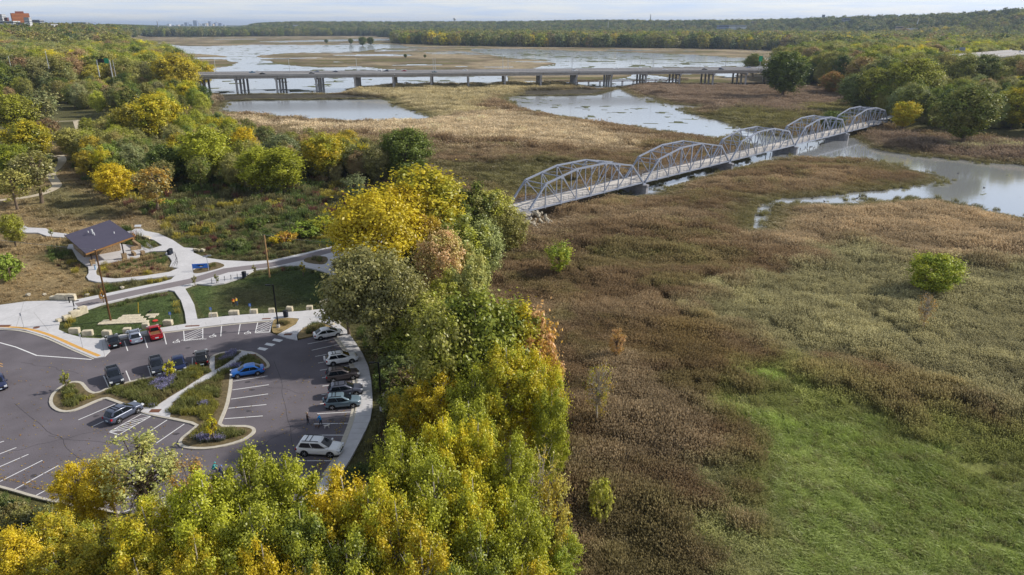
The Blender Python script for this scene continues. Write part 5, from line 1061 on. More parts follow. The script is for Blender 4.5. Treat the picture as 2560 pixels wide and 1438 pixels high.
person(P(770, 1061, 0), .15, 'grey-haired person in dark brown top and navy trousers standing in the car park', cloth('brown', (66, 52, 48)), c_navy, c_shoe2, m_hair, .05, ((.5, .9), (.1, .25)))
person(P(803, 1066, 0), math.pi - .2, 'person in bright blue jacket leaning forward over two dogs', cloth('azure', (40, 140, 214)), c_navy, c_shoe, m_hair, .38, ((.65, .1), (.3, .2)))
person(P(585, 768, .0), 1.9, 'worker in orange and yellow vest and black trousers on the lawn', cloth('dark_top', (70, 44, 44)), cloth('black', (28, 28, 34)), c_shoe, m_hair2, .06, ((.7, 1.2), (.6, 1.1)), vest=cloth('hivis_orange', (230, 120, 60)))
person(P(592.5, 765.5, .0), 2.3, 'worker in yellow vest and blue jeans on the lawn', cloth('grey_top', (90, 84, 92)), c_jean, c_shoe, m_hair2, .05, ((.6, 1.0), (.3, .4)), vest=cloth('hivis_yellow', (226, 178, 60)))
person(P(1602, 446, .2), .8, 'person in dark clothes walking on the truss bridge', cloth('charcoal', (40, 38, 44)), cloth('black', (28, 28, 34)), c_shoe, m_hair2, .04, ((.3, .2), (-.3, .3)), stride=.2)
def dog(loc, rz, label, m, s=1.0, tail=.9):
    J = [(-.24, 0, .42, .095, .085), (-.02, 0, .42, .10, .085), (.20, 0, .44, .115, .095), (.34, 0, .56, .062, .058), (.40, 0, .66, .062, .062), (.52, 0, .62, .034, .034)]; E = [(0, 1), (1, 2), (2, 3), (3, 4), (4, 5)]
    for sg in (-1, 1):
        b = len(J); J += [(.22, sg * .075, .30, .045), (.215, sg * .078, .15, .026), (.24, sg * .078, .025, .028)]; E += [(2, b), (b, b + 1), (b + 1, b + 2)]
        b = len(J); J += [(-.22, sg * .075, .30, .055), (-.31, sg * .078, .17, .028), (-.26, sg * .078, .025, .028)]; E += [(0, b), (b, b + 1), (b + 1, b + 2)]
    b = len(J); J += [(-.36, 0, .50, .025), (-.46, 0, .42 + .25 * tail, .014)]; E += [(0, b), (b, b + 1)]
    me = skin_mesh(J, E, 1); bm = bmesh.new(); bm.from_mesh(me); ex = MB()
    for sg in (-1, 1): ex.add([(.37, sg * .05, .70), (.42, sg * .06, .70), (.37, sg * .10, .63)], [(0, 1, 2), (2, 1, 0)])
    ex.ball((.555, 0, .625), .016, 6, 5); t_ = ex.mesh('tmp', m, fix=False); bm.from_mesh(t_); bm.to_mesh(me); bm.free(); me.materials.append(m); me.polygons.foreach_set('use_smooth', [True] * len(me.polygons)); me.name = 'dog'
    o = link('dog', me, None, loc); o.rotation_euler = (0, 0, rz); o.scale = (s,) * 3; return tag(o, label, 'dog')
dog(P(794, 1071, 0), -.3, 'brown and tan dog on a leash by the walker in blue', mat('dog_brown', srgb(104, 82, 70), .9, var=.5, scale=6, obj=True), .85, .2)
dog(P(818, 1071, 0), .25, 'white dog trotting beside the walker in blue', mat('dog_white', srgb(222, 218, 212), .9, var=.06, obj=True), .95, .0)
def bicycle(loc, rz, label, m):
    e = empty('bicycle', loc, rz, label, 'bicycle')
    for x in (-.52, .52):
        w = MB(); pts = [(x + .33 * math.cos(t_), 0, .34 + .33 * math.sin(t_)) for t_ in np.linspace(0, 2 * math.pi, 17)]; w.path(pts, [.018] * 17, 5); wo_ = w.build('wheel', m_tyre, e); sp = MB()
        for k in range(6): a = k * math.pi / 6; sp.tube((x - .32 * math.cos(a), 0, .34 - .32 * math.sin(a)), (x + .32 * math.cos(a), 0, .34 + .32 * math.sin(a)), .003, .003, 3)
        sp.build('spokes', m_rim, wo_)
    f = MB(); 
    for a, b in (((-.52, 0, .34), (-.1, 0, .32)), ((-.1, 0, .32), (-.22, 0, .85)), ((-.22, 0, .78), (.38, 0, .80)), ((-.1, 0, .32), (.40, 0, .72)), ((-.52, 0, .34), (-.2, 0, .76)), ((.52, 0, .34), (.38, 0, .95))): f.tube(a, b, .018, .018, 6)
    f.build('frame', m, e); MB().box((-.23, 0, .90), (.24, .13, .05)).build('saddle', m_trim, e); h = MB(); h.path([(.36, -.28, .98), (.40, -.1, 1.0), (.40, .1, 1.0), (.36, .28, .98)], [.014] * 4, 5); h.build('handlebar', m_trim, e)
for px, py, rz, lb, cl, hm in ((540, 1188, .3, 'turquoise', (70, 170, 170), ('helmet_teal', (60, 190, 196))), (556, 1196, .25, 'dark blue', (60, 66, 110), ('helmet_blue', (70, 130, 220)))):
    bicycle(P(px, py, 0), rz, 'bicycle under the rider with %s helmet behind the treetops' % lb, paint('bike', (60, 60, 66))); person(P(px, py, 0) + Vector((-.22 * math.cos(rz), -.22 * math.sin(rz), -.02)), rz, 'cyclist in %s helmet riding behind the treetops' % lb, cloth('rider_' + lb.replace(' ', '_'), cl), c_navy, c_shoe, None, .45, ((.55, .2), (.55, .2)), seat=True, hat=mat(hm[0], srgb(*hm[1]), .4, var=0))
# ------------------------------------------------------------------ foliage
def leaf_material(name, instancer=False):
    m = bpy.data.materials.new(name); m.use_nodes = True; t = m.node_tree; t.nodes.clear(); o = N(t, 'ShaderNodeOutputMaterial')
    va_ = N(t, 'ShaderNodeAttribute', attribute_name='var'); vb_ = N(t, 'ShaderNodeAttribute', attribute_name='lum')
    if instancer: c1 = N(t, 'ShaderNodeAttribute', attribute_name='tint', attribute_type='INSTANCER').outputs['Color']; c2 = N(t, 'ShaderNodeAttribute', attribute_name='tint2', attribute_type='INSTANCER').outputs['Color']
    else: c1 = N(t, 'ShaderNodeObjectInfo').outputs['Color']; c2 = N(t, 'ShaderNodeAttribute', attribute_name='leaf2', attribute_type='OBJECT').outputs['Color']
    mx_ = N(t, 'ShaderNodeMix', data_type='RGBA'); t.links.new(va_.outputs['Fac'], mx_.inputs[0]); t.links.new(c1, mx_.inputs[6]); t.links.new(c2, mx_.inputs[7])
    sc = N(t, 'ShaderNodeVectorMath', operation='SCALE'); t.links.new(mx_.outputs[2], sc.inputs[0]); t.links.new(vb_.outputs['Fac'], sc.inputs['Scale'])
    d = N(t, 'ShaderNodeBsdfDiffuse'); tr = N(t, 'ShaderNodeBsdfTranslucent'); ms = N(t, 'ShaderNodeMixShader'); ms.inputs[0].default_value = .32
    t.links.new(sc.outputs[0], d.inputs[0]); t.links.new(sc.outputs[0], tr.inputs[0]); t.links.new(d.outputs[0], ms.inputs[1]); t.links.new(tr.outputs[0], ms.inputs[2])
    gl = N(t, 'ShaderNodeBsdfGlossy'); gl.inputs['Roughness'].default_value = .45; gl.inputs[0].default_value = (.8, .8, .8, 1); m3 = N(t, 'ShaderNodeMixShader'); m3.inputs[0].default_value = .035; t.links.new(ms.outputs[0], m3.inputs[1]); t.links.new(gl.outputs[0], m3.inputs[2])
    t.links.new(m3.outputs[0], o.inputs[0]); return m
m_leaf = leaf_material('leaves'); m_leafi = leaf_material('leaves_scattered', True)
m_bark = mat('bark', srgb(112, 98, 84), .95, var=.25, scale=3, bump=.5, obj=True); m_birch = mat('pale_bark', srgb(172, 164, 152), .9, var=.2, scale=3, bump=.3, obj=True)
def leaf_cards(cen, nrmv, size, rng, aspect=1.35):
    n = len(cen); r = rng.normal(size=(n, 3)); t1 = np.cross(nrmv, r); t1 /= np.linalg.norm(t1, axis=1)[:, None] + 1e-9; t2 = np.cross(nrmv, t1); s = size[:, None]
    v = np.stack([cen - t1 * s * aspect * .5, cen + t2 * s * .42 - t1 * s * .05, cen + t1 * s * aspect * .5, cen - t2 * s * .42 - t1 * s * .05], 1).reshape(-1, 3)
    return v, np.arange(n * 4).reshape(n, 4)
def make_tree(seed, h, r, leaf, nclump, per, shape='round', fill=1.0, limbs=9, base=.28, bark=None, tight=0):
    """returns trunk mesh and crown mesh for a tree of height h and crown radius r"""
    g = np.random.default_rng(seed); cen = []; zc = h * (base + (1 - base) * .52); az_ = h * (1 - base) * .5
    lob = g.uniform(.72, 1.12, 9); ph = g.uniform(0, 6.28)
    if shape == 'leaders':
        nl = int(g.integers(8, 11)); per_l = nclump // nl + 1
        for q_ in range(nl):
            a0 = q_ * 2.399 + g.uniform(-.3, .3); rr0 = r * .78 * math.sqrt((q_ + .5) / nl); tz = h * (1.0 - .30 * (rr0 / r) ** 1.5 - g.uniform(0, .10)); lw = r * g.uniform(.40, .60)
            for _ in range(per_l):
                t_ = g.uniform(.0, 1) ** .62; z0 = h * base + (tz - h * base) * t_; out_ = rr0 * (.25 + .85 * t_ ** .8) ; ww = lw * (.75 + .55 * t_ - 1.15 * t_ ** 3); aa = g.uniform(0, 6.28); rad_ = ww * math.sqrt(g.random()); cen.append(np.array([out_ * math.cos(a0) + rad_ * math.cos(aa), out_ * math.sin(a0) + rad_ * math.sin(aa), z0]))
        cen = cen[:nclump]
    while len(cen) < nclump:
        d = g.normal(size=3); d /= np.linalg.norm(d); k = g.uniform(.25, 1) ** .45
        a = math.atan2(d[1], d[0]) + ph; lb_ = np.interp((a % 6.283) / 6.283 * 9, range(10), list(lob) + [lob[0]])
        z = d[2] * az_ * k
        if shape == 'round': w = 1.0
        elif shape == 'tall': w = .80 + .2 * math.cos(z / az_ * 1.5)
        elif shape == 'vase': w = .62 + .42 * (z / az_ * .5 + .5)
        elif shape == 'cone': w = 1.05 - .55 * (z / az_ * .5 + .5)
        else: w = 1.0
        p = np.array([d[0] * r * k * lb_ * w, d[1] * r * k * lb_ * w, zc + z * (.88 + .2 * lb_)])
        if shape == 'spread' and p[2] < h * .42: continue
        cen.append(p)
    cen = np.array(cen); cr = g.uniform(.13, .26, nclump) * r * (1.1 + .25 * tight) * (.74 if shape == 'leaders' else 1)
    C = []; NR = []; VV = []; LL = []; SS = []
    for c, q_ in zip(cen, cr):
        n = max(4, int(per * g.uniform(.6, 1.4) * fill)); d = g.normal(size=(n, 3)); d /= np.linalg.norm(d, axis=1)[:, None]; rad = (np.abs(g.normal(0, .62 - .12 * tight, n)) + .08 + .12 * tight)[:, None]
        el = g.uniform(.9, 1.9 - .6 * tight) if shape != 'leaders' else g.uniform(.8, 1.35); tilt = np.array([c[0], c[1], 0]) / r * .35; p = d * rad * np.array([q_, q_, q_ * el]); p = c + p + tilt * p[:, 2:3]; outw = (p - np.array([0, 0, zc])); outw /= np.linalg.norm(outw, axis=1)[:, None] + 1e-6
        nn = d * .55 + outw * .45 + g.normal(size=(n, 3)) * .55 + np.array([0, 0, .30]); nn /= np.linalg.norm(nn, axis=1)[:, None]
        C.append(p); NR.append(nn); cv_ = g.random(); VV.append(np.clip(cv_ + g.normal(size=n) * .10, 0, 1)); LL.append(g.uniform(.84, 1.16, n) * g.uniform(.88, 1.12)); SS.append(leaf * g.uniform(.7, 1.3, n))
    C = np.vstack(C); v, f = leaf_cards(C, np.vstack(NR), np.concatenate(SS), g)
    crown = np_mesh('crown', v, f, [m_leaf], vattr={'var': np.repeat(np.concatenate(VV), 4), 'lum': np.repeat(np.concatenate(LL), 4)})
    tb = MB(); rt = .017 * h + .06; r_ = random.Random(seed); zf = h * (base + .08); pts = [Vector((0, 0, -.4)), Vector((r_.uniform(-.1, .1), r_.uniform(-.1, .1), zf * .5)), Vector((r_.uniform(-.2, .2), r_.uniform(-.2, .2), zf)), Vector((r_.uniform(-.3, .3), r_.uniform(-.3, .3), h * .72)), Vector((0, 0, h * .93))]
    tb.path(pts, [rt * 1.3, rt, rt * .85, rt * .45, rt * .1], 7)
    order = g.permutation(nclump)[:limbs]
    for i in order:
        t_ = Vector(cen[i]); k = r_.uniform(.2, .85); s0 = pts[2].lerp(pts[3], k) if t_.z > zf * 1.15 else pts[1].lerp(pts[2], .9)
        m1 = s0.lerp(t_, .45) + Vector((0, 0, .12 * (t_ - s0).length)); rl = rt * .55 * (1 - .4 * k); tb.path([s0, m1, t_], [rl, rl * .65, rl * .2], 5)
        for q_ in range(2):
            e_ = t_ + Vector((r_.uniform(-1, 1), r_.uniform(-1, 1), r_.uniform(-.2, 1))) * float(cr[i]) * 1.1; tb.path([m1.lerp(t_, .5), e_], [rl * .35, rl * .08], 4)
    return tb.mesh('trunk', bark or m_bark, True, fix=False), crown
TP = {
 'big_a': make_tree(1, 17, 5.4, .21, 300, 120, 'leaders', limbs=26, base=.16, bark=m_birch), 'big_b': make_tree(2, 17, 4.8, .21, 280, 120, 'leaders', limbs=26, base=.14, bark=m_birch), 'big_c': make_tree(3, 16, 5.6, .21, 260, 100, 'leaders', limbs=30, base=.2, bark=m_birch),
 'big_open': make_tree(4, 14, 4.6, .25, 80, 60, 'vase', limbs=46, base=.2, bark=m_bark), 'big_bare': make_tree(5, 14, 4.6, .22, 70, 22, 'vase', limbs=66, base=.15, bark=m_birch),
 'mid_round': make_tree(11, 14, 4.8, .30, 160, 112, 'round', limbs=12, base=.18, tight=1), 'mid_tall': make_tree(12, 16, 4.2, .30, 160, 108, 'tall', limbs=12, base=.16, tight=1), 'mid_vase': make_tree(13, 14, 5.0, .30, 150, 105, 'vase', limbs=14, base=.24, tight=1),
 'mid_spread': make_tree(14, 12, 5.6, .30, 160, 115, 'spread', limbs=16, base=.2, tight=1), 'mid_open': make_tree(15, 13, 4.6, .38, 60, 55, 'vase', limbs=26, base=.26), 'mid_cone': make_tree(16, 13, 4.2, .28, 200, 85, 'leaders', limbs=10, base=.12, tight=1),
 'bush': make_tree(17, 4, 2.4, .30, 40, 90, 'round', limbs=8, base=.02), 'bush_b': make_tree(18, 3.4, 2.6, .30, 38, 90, 'spread', limbs=8, base=.0), 'sapling': make_tree(19, 3.6, 1.1, .20, 22, 24, 'cone', limbs=12, base=.35),
}
TDIM = {'big_a': (17, 5.4), 'big_b': (17, 4.8), 'big_c': (16, 5.6), 'big_open': (14, 4.6), 'big_bare': (14, 4.6), 'mid_round': (14, 4.8), 'mid_tall': (16, 4.2), 'mid_vase': (14, 5.0), 'mid_spread': (12, 5.6), 'mid_open': (13, 4.6), 'mid_cone': (13, 4.2), 'bush': (4, 2.4), 'bush_b': (3.4, 2.6), 'sapling': (3.6, 1.1)}
LC = dict(yellow=(.72, .58, .03), gold=(.66, .49, .025), lime=(.50, .52, .04), ygreen=(.36, .385, .04), green=(.19, .245, .04), dark=(.085, .125, .03), olive=(.30, .285, .075), dull=(.33, .31, .13), pale=(.58, .54, .15), orange=(.62, .38, .06), salmon=(.80, .50, .26), greyg=(.25, .285, .12), brown=(.33, .22, .11), rust=(.46, .22, .06), palegrn=(.45, .49, .16), bright=(.36, .47, .06))
def put_tree(loc, kind, h, r, c1, c2, label, group=None, rz=None, name='deciduous_tree', cat='tree'):
    e = empty(name, loc, random.uniform(0, 6.28) if rz is None else rz, label, cat, group); H_, R_ = TDIM[kind]; e.scale = (r / R_, r / R_, h / H_)
    tr = link('trunk', TP[kind][0], e); cr = link('crown', TP[kind][1], e); j = random.uniform(.88, 1.12)
    a = LC[c1] if isinstance(c1, str) else c1; b = LC[c2] if isinstance(c2, str) else c2
    cr.color = (*[min(1, q_ * j) for q_ in a], 1); cr['leaf2'] = [min(1, q_ * j) for q_ in b]; return e
def land_z(x, y): return float(land(np.array([x]), np.array([y]), False)[0][0])
NAMED = []
def tree_top(px, py, h, wpx, kind, c1, c2, label, group=None, zb=None, rz=None, **kw):
    """tree whose top is seen at (px, py): walk down to its foot"""
    z = -.1 if zb is None else zb
    for _ in range(3 if zb is None else 1):
        p = P(px, py, z + h)
        if zb is None: z = land_z(p.x, p.y)
    depth = p.y * CP + (CAMH - (z + h * .6)) * SP; r = wpx / 2 * depth / FPX
    if r > .56 * h and zb is None and h < 30: return tree_top(px, py, h * 1.06, wpx, kind, c1, c2, label, group, zb, rz, **kw)
    NAMED.append((label, p.x, p.y))
    return put_tree(Vector((p.x, p.y, z)), kind, h * 1.02, r, c1, c2, label, group, rz, **kw)
T = tree_top
# the belt of trees between car park and marsh, far to near
T(1050, 428, 18, 235, 'mid_round', 'yellow', 'ygreen', 'tall yellow tree at the head of the belt, behind the brighter yellow one'); T(935, 502, 15, 230, 'mid_spread', 'yellow', 'yellow', 'brightest spreading yellow tree overhanging the trail'); T(1000, 470, 16, 150, 'mid_round', 'yellow', 'gold', 'golden yellow tree tucked between the two big yellow trees')
T(1178, 452, 16, 135, 'mid_cone', 'green', 'olive', 'green tree just behind the big yellow tree near the bridge'); T(1228, 480, 14, 125, 'mid_round', 'pale', 'lime', 'pale yellow-green tree nearest the bridge abutment'); T(1272, 525, 11, 95, 'mid_round', 'pale', 'olive', 'small pale tree beside the bridge abutment'); T(1115, 500, 15, 110, 'mid_cone', 'ygreen', 'yellow', 'yellow-green tree in the middle of the belt top')
T(1150, 543, 15, 160, 'mid_cone', 'palegrn', 'lime', 'feathery pale green tree behind the salmon one'); T(1205, 560, 13, 110, 'mid_round', 'palegrn', 'greyg', 'grey-green tree on the marsh side behind the pale one'); T(1100, 588, 15, 130, 'mid_round', 'salmon', 'pale', 'salmon pink tree, the only one of its colour'); T(1065, 545, 12, 90, 'mid_round', 'orange', 'yellow', 'orange tinged tree between yellow and salmon trees')
T(1165, 655, 14, 115, 'mid_cone', 'pale', 'palegrn', 'pale feathery tree below the salmon tree on the marsh side'); T(1115, 680, 12, 95, 'mid_cone', 'pale', 'lime', 'pale yellow-green tree directly below the salmon tree'); T(1180, 615, 14, 90, 'mid_cone', 'palegrn', 'pale', 'narrow pale tree behind the feathery marsh-side tree')
T(915, 648, 14, 240, 'mid_spread', 'olive', 'dull', 'broad dull olive tree over the lawn end'); T(985, 680, 13, 160, 'mid_spread', 'dull', 'olive', 'greyish olive tree adjoining the broad olive one'); T(860, 690, 10, 120, 'mid_open', 'dull', 'olive', 'sparse olive tree leaning over the curved walk'); T(945, 775, 8.5, 120, 'mid_open', 'dull', 'pale', 'small sparse dull tree above the curved row of cars')
T(1065, 745, 10.5, 130, 'mid_round', 'ygreen', 'pale', 'yellow-green tree below the pale feathery trees'); T(1000, 815, 6, 110, 'mid_round', 'ygreen', 'green', 'low green tree beside the curved pavement'); T(1175, 750, 18, 230, 'mid_round', 'ygreen', 'green', 'tall green tree in the middle of the belt'); T(1100, 790, 16, 180, 'mid_round', 'olive', 'ygreen', 'dull green tree left of the tall green one')
T(1285, 765, 17.5, 170, 'mid_tall', 'green', 'yellow', 'green and yellow tree on the marsh side of the tall green one'); T(1335, 795, 16, 140, 'mid_open', 'orange', 'salmon', 'orange and salmon tree on the marsh edge'); T(1375, 880, 12, 90, 'mid_open', 'salmon', 'orange', 'small salmon tree at the very edge of the marsh')
T(1265, 850, 17, 190, 'big_b', 'yellow', 'lime', 'bright yellow tree in front of the green belt trees'); T(1350, 870, 16, 150, 'big_a', 'lime', 'yellow', 'lime and yellow tree at the marsh edge'); T(1380, 960, 14, 110, 'big_b', 'lime', 'ygreen', 'lime green tree at the marsh edge near the bare branches')
T(1085, 925, 11, 150, 'big_a', 'gold', 'yellow', 'golden tree behind the lamp post in the shrubs'); T(1020, 965, 8.5, 120, 'big_a', 'ygreen', 'gold', 'small green-gold tree beside the lamp post'); T(1180, 905, 14, 150, 'big_a', 'ygreen', 'lime', 'green tree behind the golden tree'); T(1170, 985, 14.5, 150, 'big_b', 'ygreen', 'lime', 'green tree in front of the golden tree')
# near row of cottonwoods
T(1000, 1052, 16, 180, 'big_a', 'lime', 'ygreen', 'lime cottonwood rising beside the end of the pavement'); T(1105, 1020, 16.5, 150, 'big_b', 'lime', 'yellow', 'spiky-topped lime cottonwood in the near row'); T(1195, 1035, 16.5, 150, 'big_b', 'lime', 'yellow', 'yellow-lime cottonwood next to the spiky one'); T(1275, 1080, 16, 160, 'big_a', 'lime', 'ygreen', 'lime cottonwood before the bare branched tree'); T(1350, 1120, 13, 140, 'big_bare', 'pale', 'gold', 'nearly bare tree with grey branches at the marsh edge'); T(1385, 1200, 12, 120, 'big_open', 'gold', 'pale', 'thin golden tree at the marsh edge')
T(850, 1168, 14.5, 240, 'big_c', 'gold', 'yellow', 'golden cottonwood hiding the large white car'); T(915, 1185, 15, 190, 'big_a', 'yellow', 'lime', 'yellow cottonwood next to the golden one'); T(600, 1118, 14.5, 200, 'big_a', 'lime', 'ygreen', 'lime cottonwood hiding the cyclists'); T(470, 1165, 11, 130, 'big_open', 'orange', 'brown', 'thin orange tree behind the lime cottonwoods'); T(710, 1132, 14, 170, 'big_b', 'lime', 'lime', 'lime cottonwood over the lower car park aisle')
T(500, 1180, 14, 230, 'big_a', 'lime', 'lime', 'broad lime cottonwood over the lower parking bays'); T(335, 1105, 10, 215, 'big_open', 'pale', 'palegrn', 'airy pale yellow tree standing over the lower parking bays'); T(190, 1152, 8, 150, 'big_a', 'gold', 'yellow', 'small golden tree on the lower edge of the car park'); T(255, 1140, 7.5, 110, 'big_open', 'pale', 'gold', 'small pale tree beside the golden one')
T(1080, 1140, 16, 220, 'big_a', 'lime', 'ygreen', 'lime cottonwood in the middle of the near row'); T(1180, 1170, 16, 200, 'big_c', 'lime', 'yellow', 'yellow-lime cottonwood in the near row'); T(1290, 1230, 15, 190, 'big_a', 'ygreen', 'lime', 'green cottonwood at the near corner of the belt'); T(985, 1230, 15, 210, 'big_c', 'gold', 'lime', 'gold and lime cottonwood in the near row'); T(1405, 1320, 7, 120, 'big_a', 'bright', 'lime', 'low bright green bush-like tree at the near marsh corner')
T(745, 1255, 14, 190, 'big_b', 'green', 'lime', 'green cottonwood over the pale pavement'); T(620, 1250, 14, 220, 'big_a', 'lime', 'ygreen', 'lime cottonwood in the second near row'); T(350, 1250, 12, 220, 'big_c', 'yellow', 'lime', 'golden tree with pale branches in the second near row'); T(480, 1320, 13, 200, 'big_c', 'gold', 'lime', 'golden cottonwood at the bottom of the view'); T(650, 1340, 13, 180, 'big_c', 'gold', 'yellow', 'yellow cottonwood at the bottom of the view'); T(230, 1300, 9, 200, 'big_a', 'gold', 'ygreen', 'green-gold tree in the near corner'); T(110, 1275, 8, 150, 'big_a', 'gold', 'ygreen', 'gold and green tree in the near corner'); T(20, 1320, 8, 180, 'big_a', 'gold', 'yellow', 'deep gold tree at the near left corner'); T(130, 1370, 8, 180, 'big_a', 'ygreen', 'gold', 'green-gold tree at the bottom left')
T(330, 1380, 10, 200, 'big_c', 'gold', 'ygreen', 'gold tree with white limbs at the bottom'); T(860, 1330, 13, 200, 'big_a', 'green', 'lime', 'green cottonwood at the bottom of the view'); T(1050, 1330, 14, 210, 'big_a', 'lime', 'gold', 'lime and gold cottonwood at the bottom of the view'); T(1200, 1310, 14, 210, 'big_a', 'green', 'lime', 'dark lime cottonwood at the bottom of the belt'); T(1320, 1400, 12, 190, 'big_a', 'lime', 'gold', 'lime cottonwood at the near right corner of the belt'); T(560, 1410, 11, 190, 'big_c', 'yellow', 'ygreen', 'yellow cottonwood cut by the bottom edge'); T(760, 1400, 12, 180, 'big_a', 'gold', 'green', 'gold cottonwood cut by the bottom edge'); T(930, 1410, 12, 190, 'big_c', 'yellow', 'lime', 'yellow-lime cottonwood cut by the bottom edge'); T(1130, 1420, 13, 190, 'big_a', 'lime', 'green', 'lime cottonwood cut by the bottom edge')
# single trees out in the marsh
T(2345, 641, 8.4, 128, 'mid_round', 'lime', 'bright', 'lone bright green tree in the pale marsh', zb=-3.9); T(2325, 735, 7, 60, 'big_bare', 'orange', 'brown', 'small bare shrub with orange leaves below the lone green tree'); T(1400, 612, 7.5, 80, 'mid_open', 'lime', 'bright', 'round lime bush in the brown marsh beside the belt'); T(1545, 826, 5.5, 50, 'big_open', 'orange', 'salmon', 'small orange sapling in the brown marsh'); T(1500, 905, 10, 90, 'big_bare', 'lime', 'orange', 'spindly half-bare tree in the brown marsh'); T(1505, 1205, 5, 70, 'bush', 'pale', 'lime', 'round yellow-green bush low in the marsh'); T(2085, 280, 5, 60, 'mid_round', 'green', 'dark', 'round green bush behind the far bridge end')
# trees of the left meadow and woods that stand out
T(1010, 328, 15, 135, 'mid_round', 'green', 'green', 'large dense dark green tree alone before the tan marsh'); T(700, 373, 13, 120, 'mid_tall', 'lime', 'ygreen', 'tall lime tree with a bare trunk standing in the meadow'); T(640, 372, 13, 110, 'mid_tall', 'ygreen', 'lime', 'yellow-green tree left of the tall lime meadow tree'); T(800, 345, 12, 120, 'mid_vase', 'ygreen', 'gold', 'spreading olive-gold tree behind the meadow'); T(850, 342, 12, 100, 'mid_round', 'gold', 'olive', 'gold topped tree behind the olive-gold one'); T(895, 365, 10, 90, 'mid_round', 'greyg', 'olive', 'grey-green willow beside the dark green tree'); T(885, 440, 6, 70, 'mid_open', 'greyg', 'greyg', 'low grey-green bush in the meadow edge'); T(700, 340, 11, 100, 'mid_round', 'greyg', 'greyg', 'silvery willow behind the meadow trees'); T(605, 322, 13, 60, 'mid_tall', 'gold', 'yellow', 'slim golden tree rising over the wood'); T(500, 330, 14, 140, 'mid_vase', 'ygreen', 'lime', 'large forked yellow-green tree in the wood'); T(275, 415, 9.5, 100, 'mid_round', 'yellow', 'gold', 'compact bright yellow tree at the lawn edge'); T(375, 425, 9.5, 120, 'mid_open', 'dull', 'orange', 'half-bare dull orange tree beside the bright yellow one'); T(60, 308, 12, 125, 'mid_round', 'yellow', 'green', 'rounded yellow and green maple above the winding path'); T(20, 365, 10, 100, 'mid_round', 'green', 'lime', 'bright green tree at the left edge below the maple'); T(75, 385, 9, 130, 'mid_open', 'dull', 'olive', 'dull open tree with dark trunk on the lawn'); T(20, 430, 8, 100, 'mid_open', 'olive', 'pale', 'olive tree at the left edge of the lawn'); T(175, 325, 9, 85, 'mid_round', 'pale', 'olive', 'pale tree beside the winding path'); T(215, 380, 8.5, 65, 'mid_round', 'gold', 'olive', 'gold tinged tree at the front of the wood'); T(115, 300, 8, 70, 'mid_open', 'brown', 'brown', 'brown leafed tree behind the maple'); T(25, 240, 11, 110, 'mid_round', 'lime', 'olive', 'yellow tree at the left edge behind the maple'); T(90, 232, 10, 110, 'mid_open', 'dull', 'greyg', 'grey thin tree behind the maple'); T(380, 243, 12, 130, 'mid_round', 'yellow', 'ygreen', 'golden tree group top in the middle of the wood'); T(330, 262, 11, 110, 'mid_round', 'olive', 'yellow', 'gold-olive tree in the middle of the wood'); T(20, 540, 7, 60, 'mid_round', 'olive', 'lime', 'olive tree at the left edge beside the lawn path'); T(10, 640, 4.5, 70, 'bush', 'green', 'bright', 'green bush at the left edge of the dry lawn')
T(430, 138, 12, 110, 'mid_round', 'yellow', 'olive', 'golden tree at the near end of the viaduct'); T(500, 158, 10, 70, 'mid_vase', 'ygreen', 'gold', 'olive-gold tree overlapping the viaduct end'); T(380, 135, 11, 80, 'mid_round', 'yellow', 'ygreen', 'yellow tree behind the golden one by the viaduct')
for px, py, h, w_, a, b_, lb in ((1970, 135, 17, 110, 'green', 'dark', 'big dark green tree at the wooded end of the viaduct'), (2290, 152, 18, 130, 'ygreen', 'olive', 'tall yellow-topped tree on the far bank'), (2200, 165, 17, 110, 'ygreen', 'olive', 'yellowish green tree on the far bank'), (2440, 208, 18, 150, 'green', 'olive', 'broad dark green tree behind the far bridge end'), (2150, 190, 14, 90, 'greyg', 'green', 'grey-green tree at the edge of the brown marsh'), (2085, 182, 9, 60, 'rust', 'olive', 'small rusty tree at the edge of the brown marsh'), (1976, 192, 6, 40, 'brown', 'ygreen', 'low brown tree near the viaduct columns'), (2270, 250, 6, 70, 'gold', 'lime', 'low golden bush beside the far trail'), (1888, 137, 10, 55, 'green', 'olive', 'round tree beside the green road sign')):
    T(px, py, h, w_, 'mid_round', a, b_, lb)
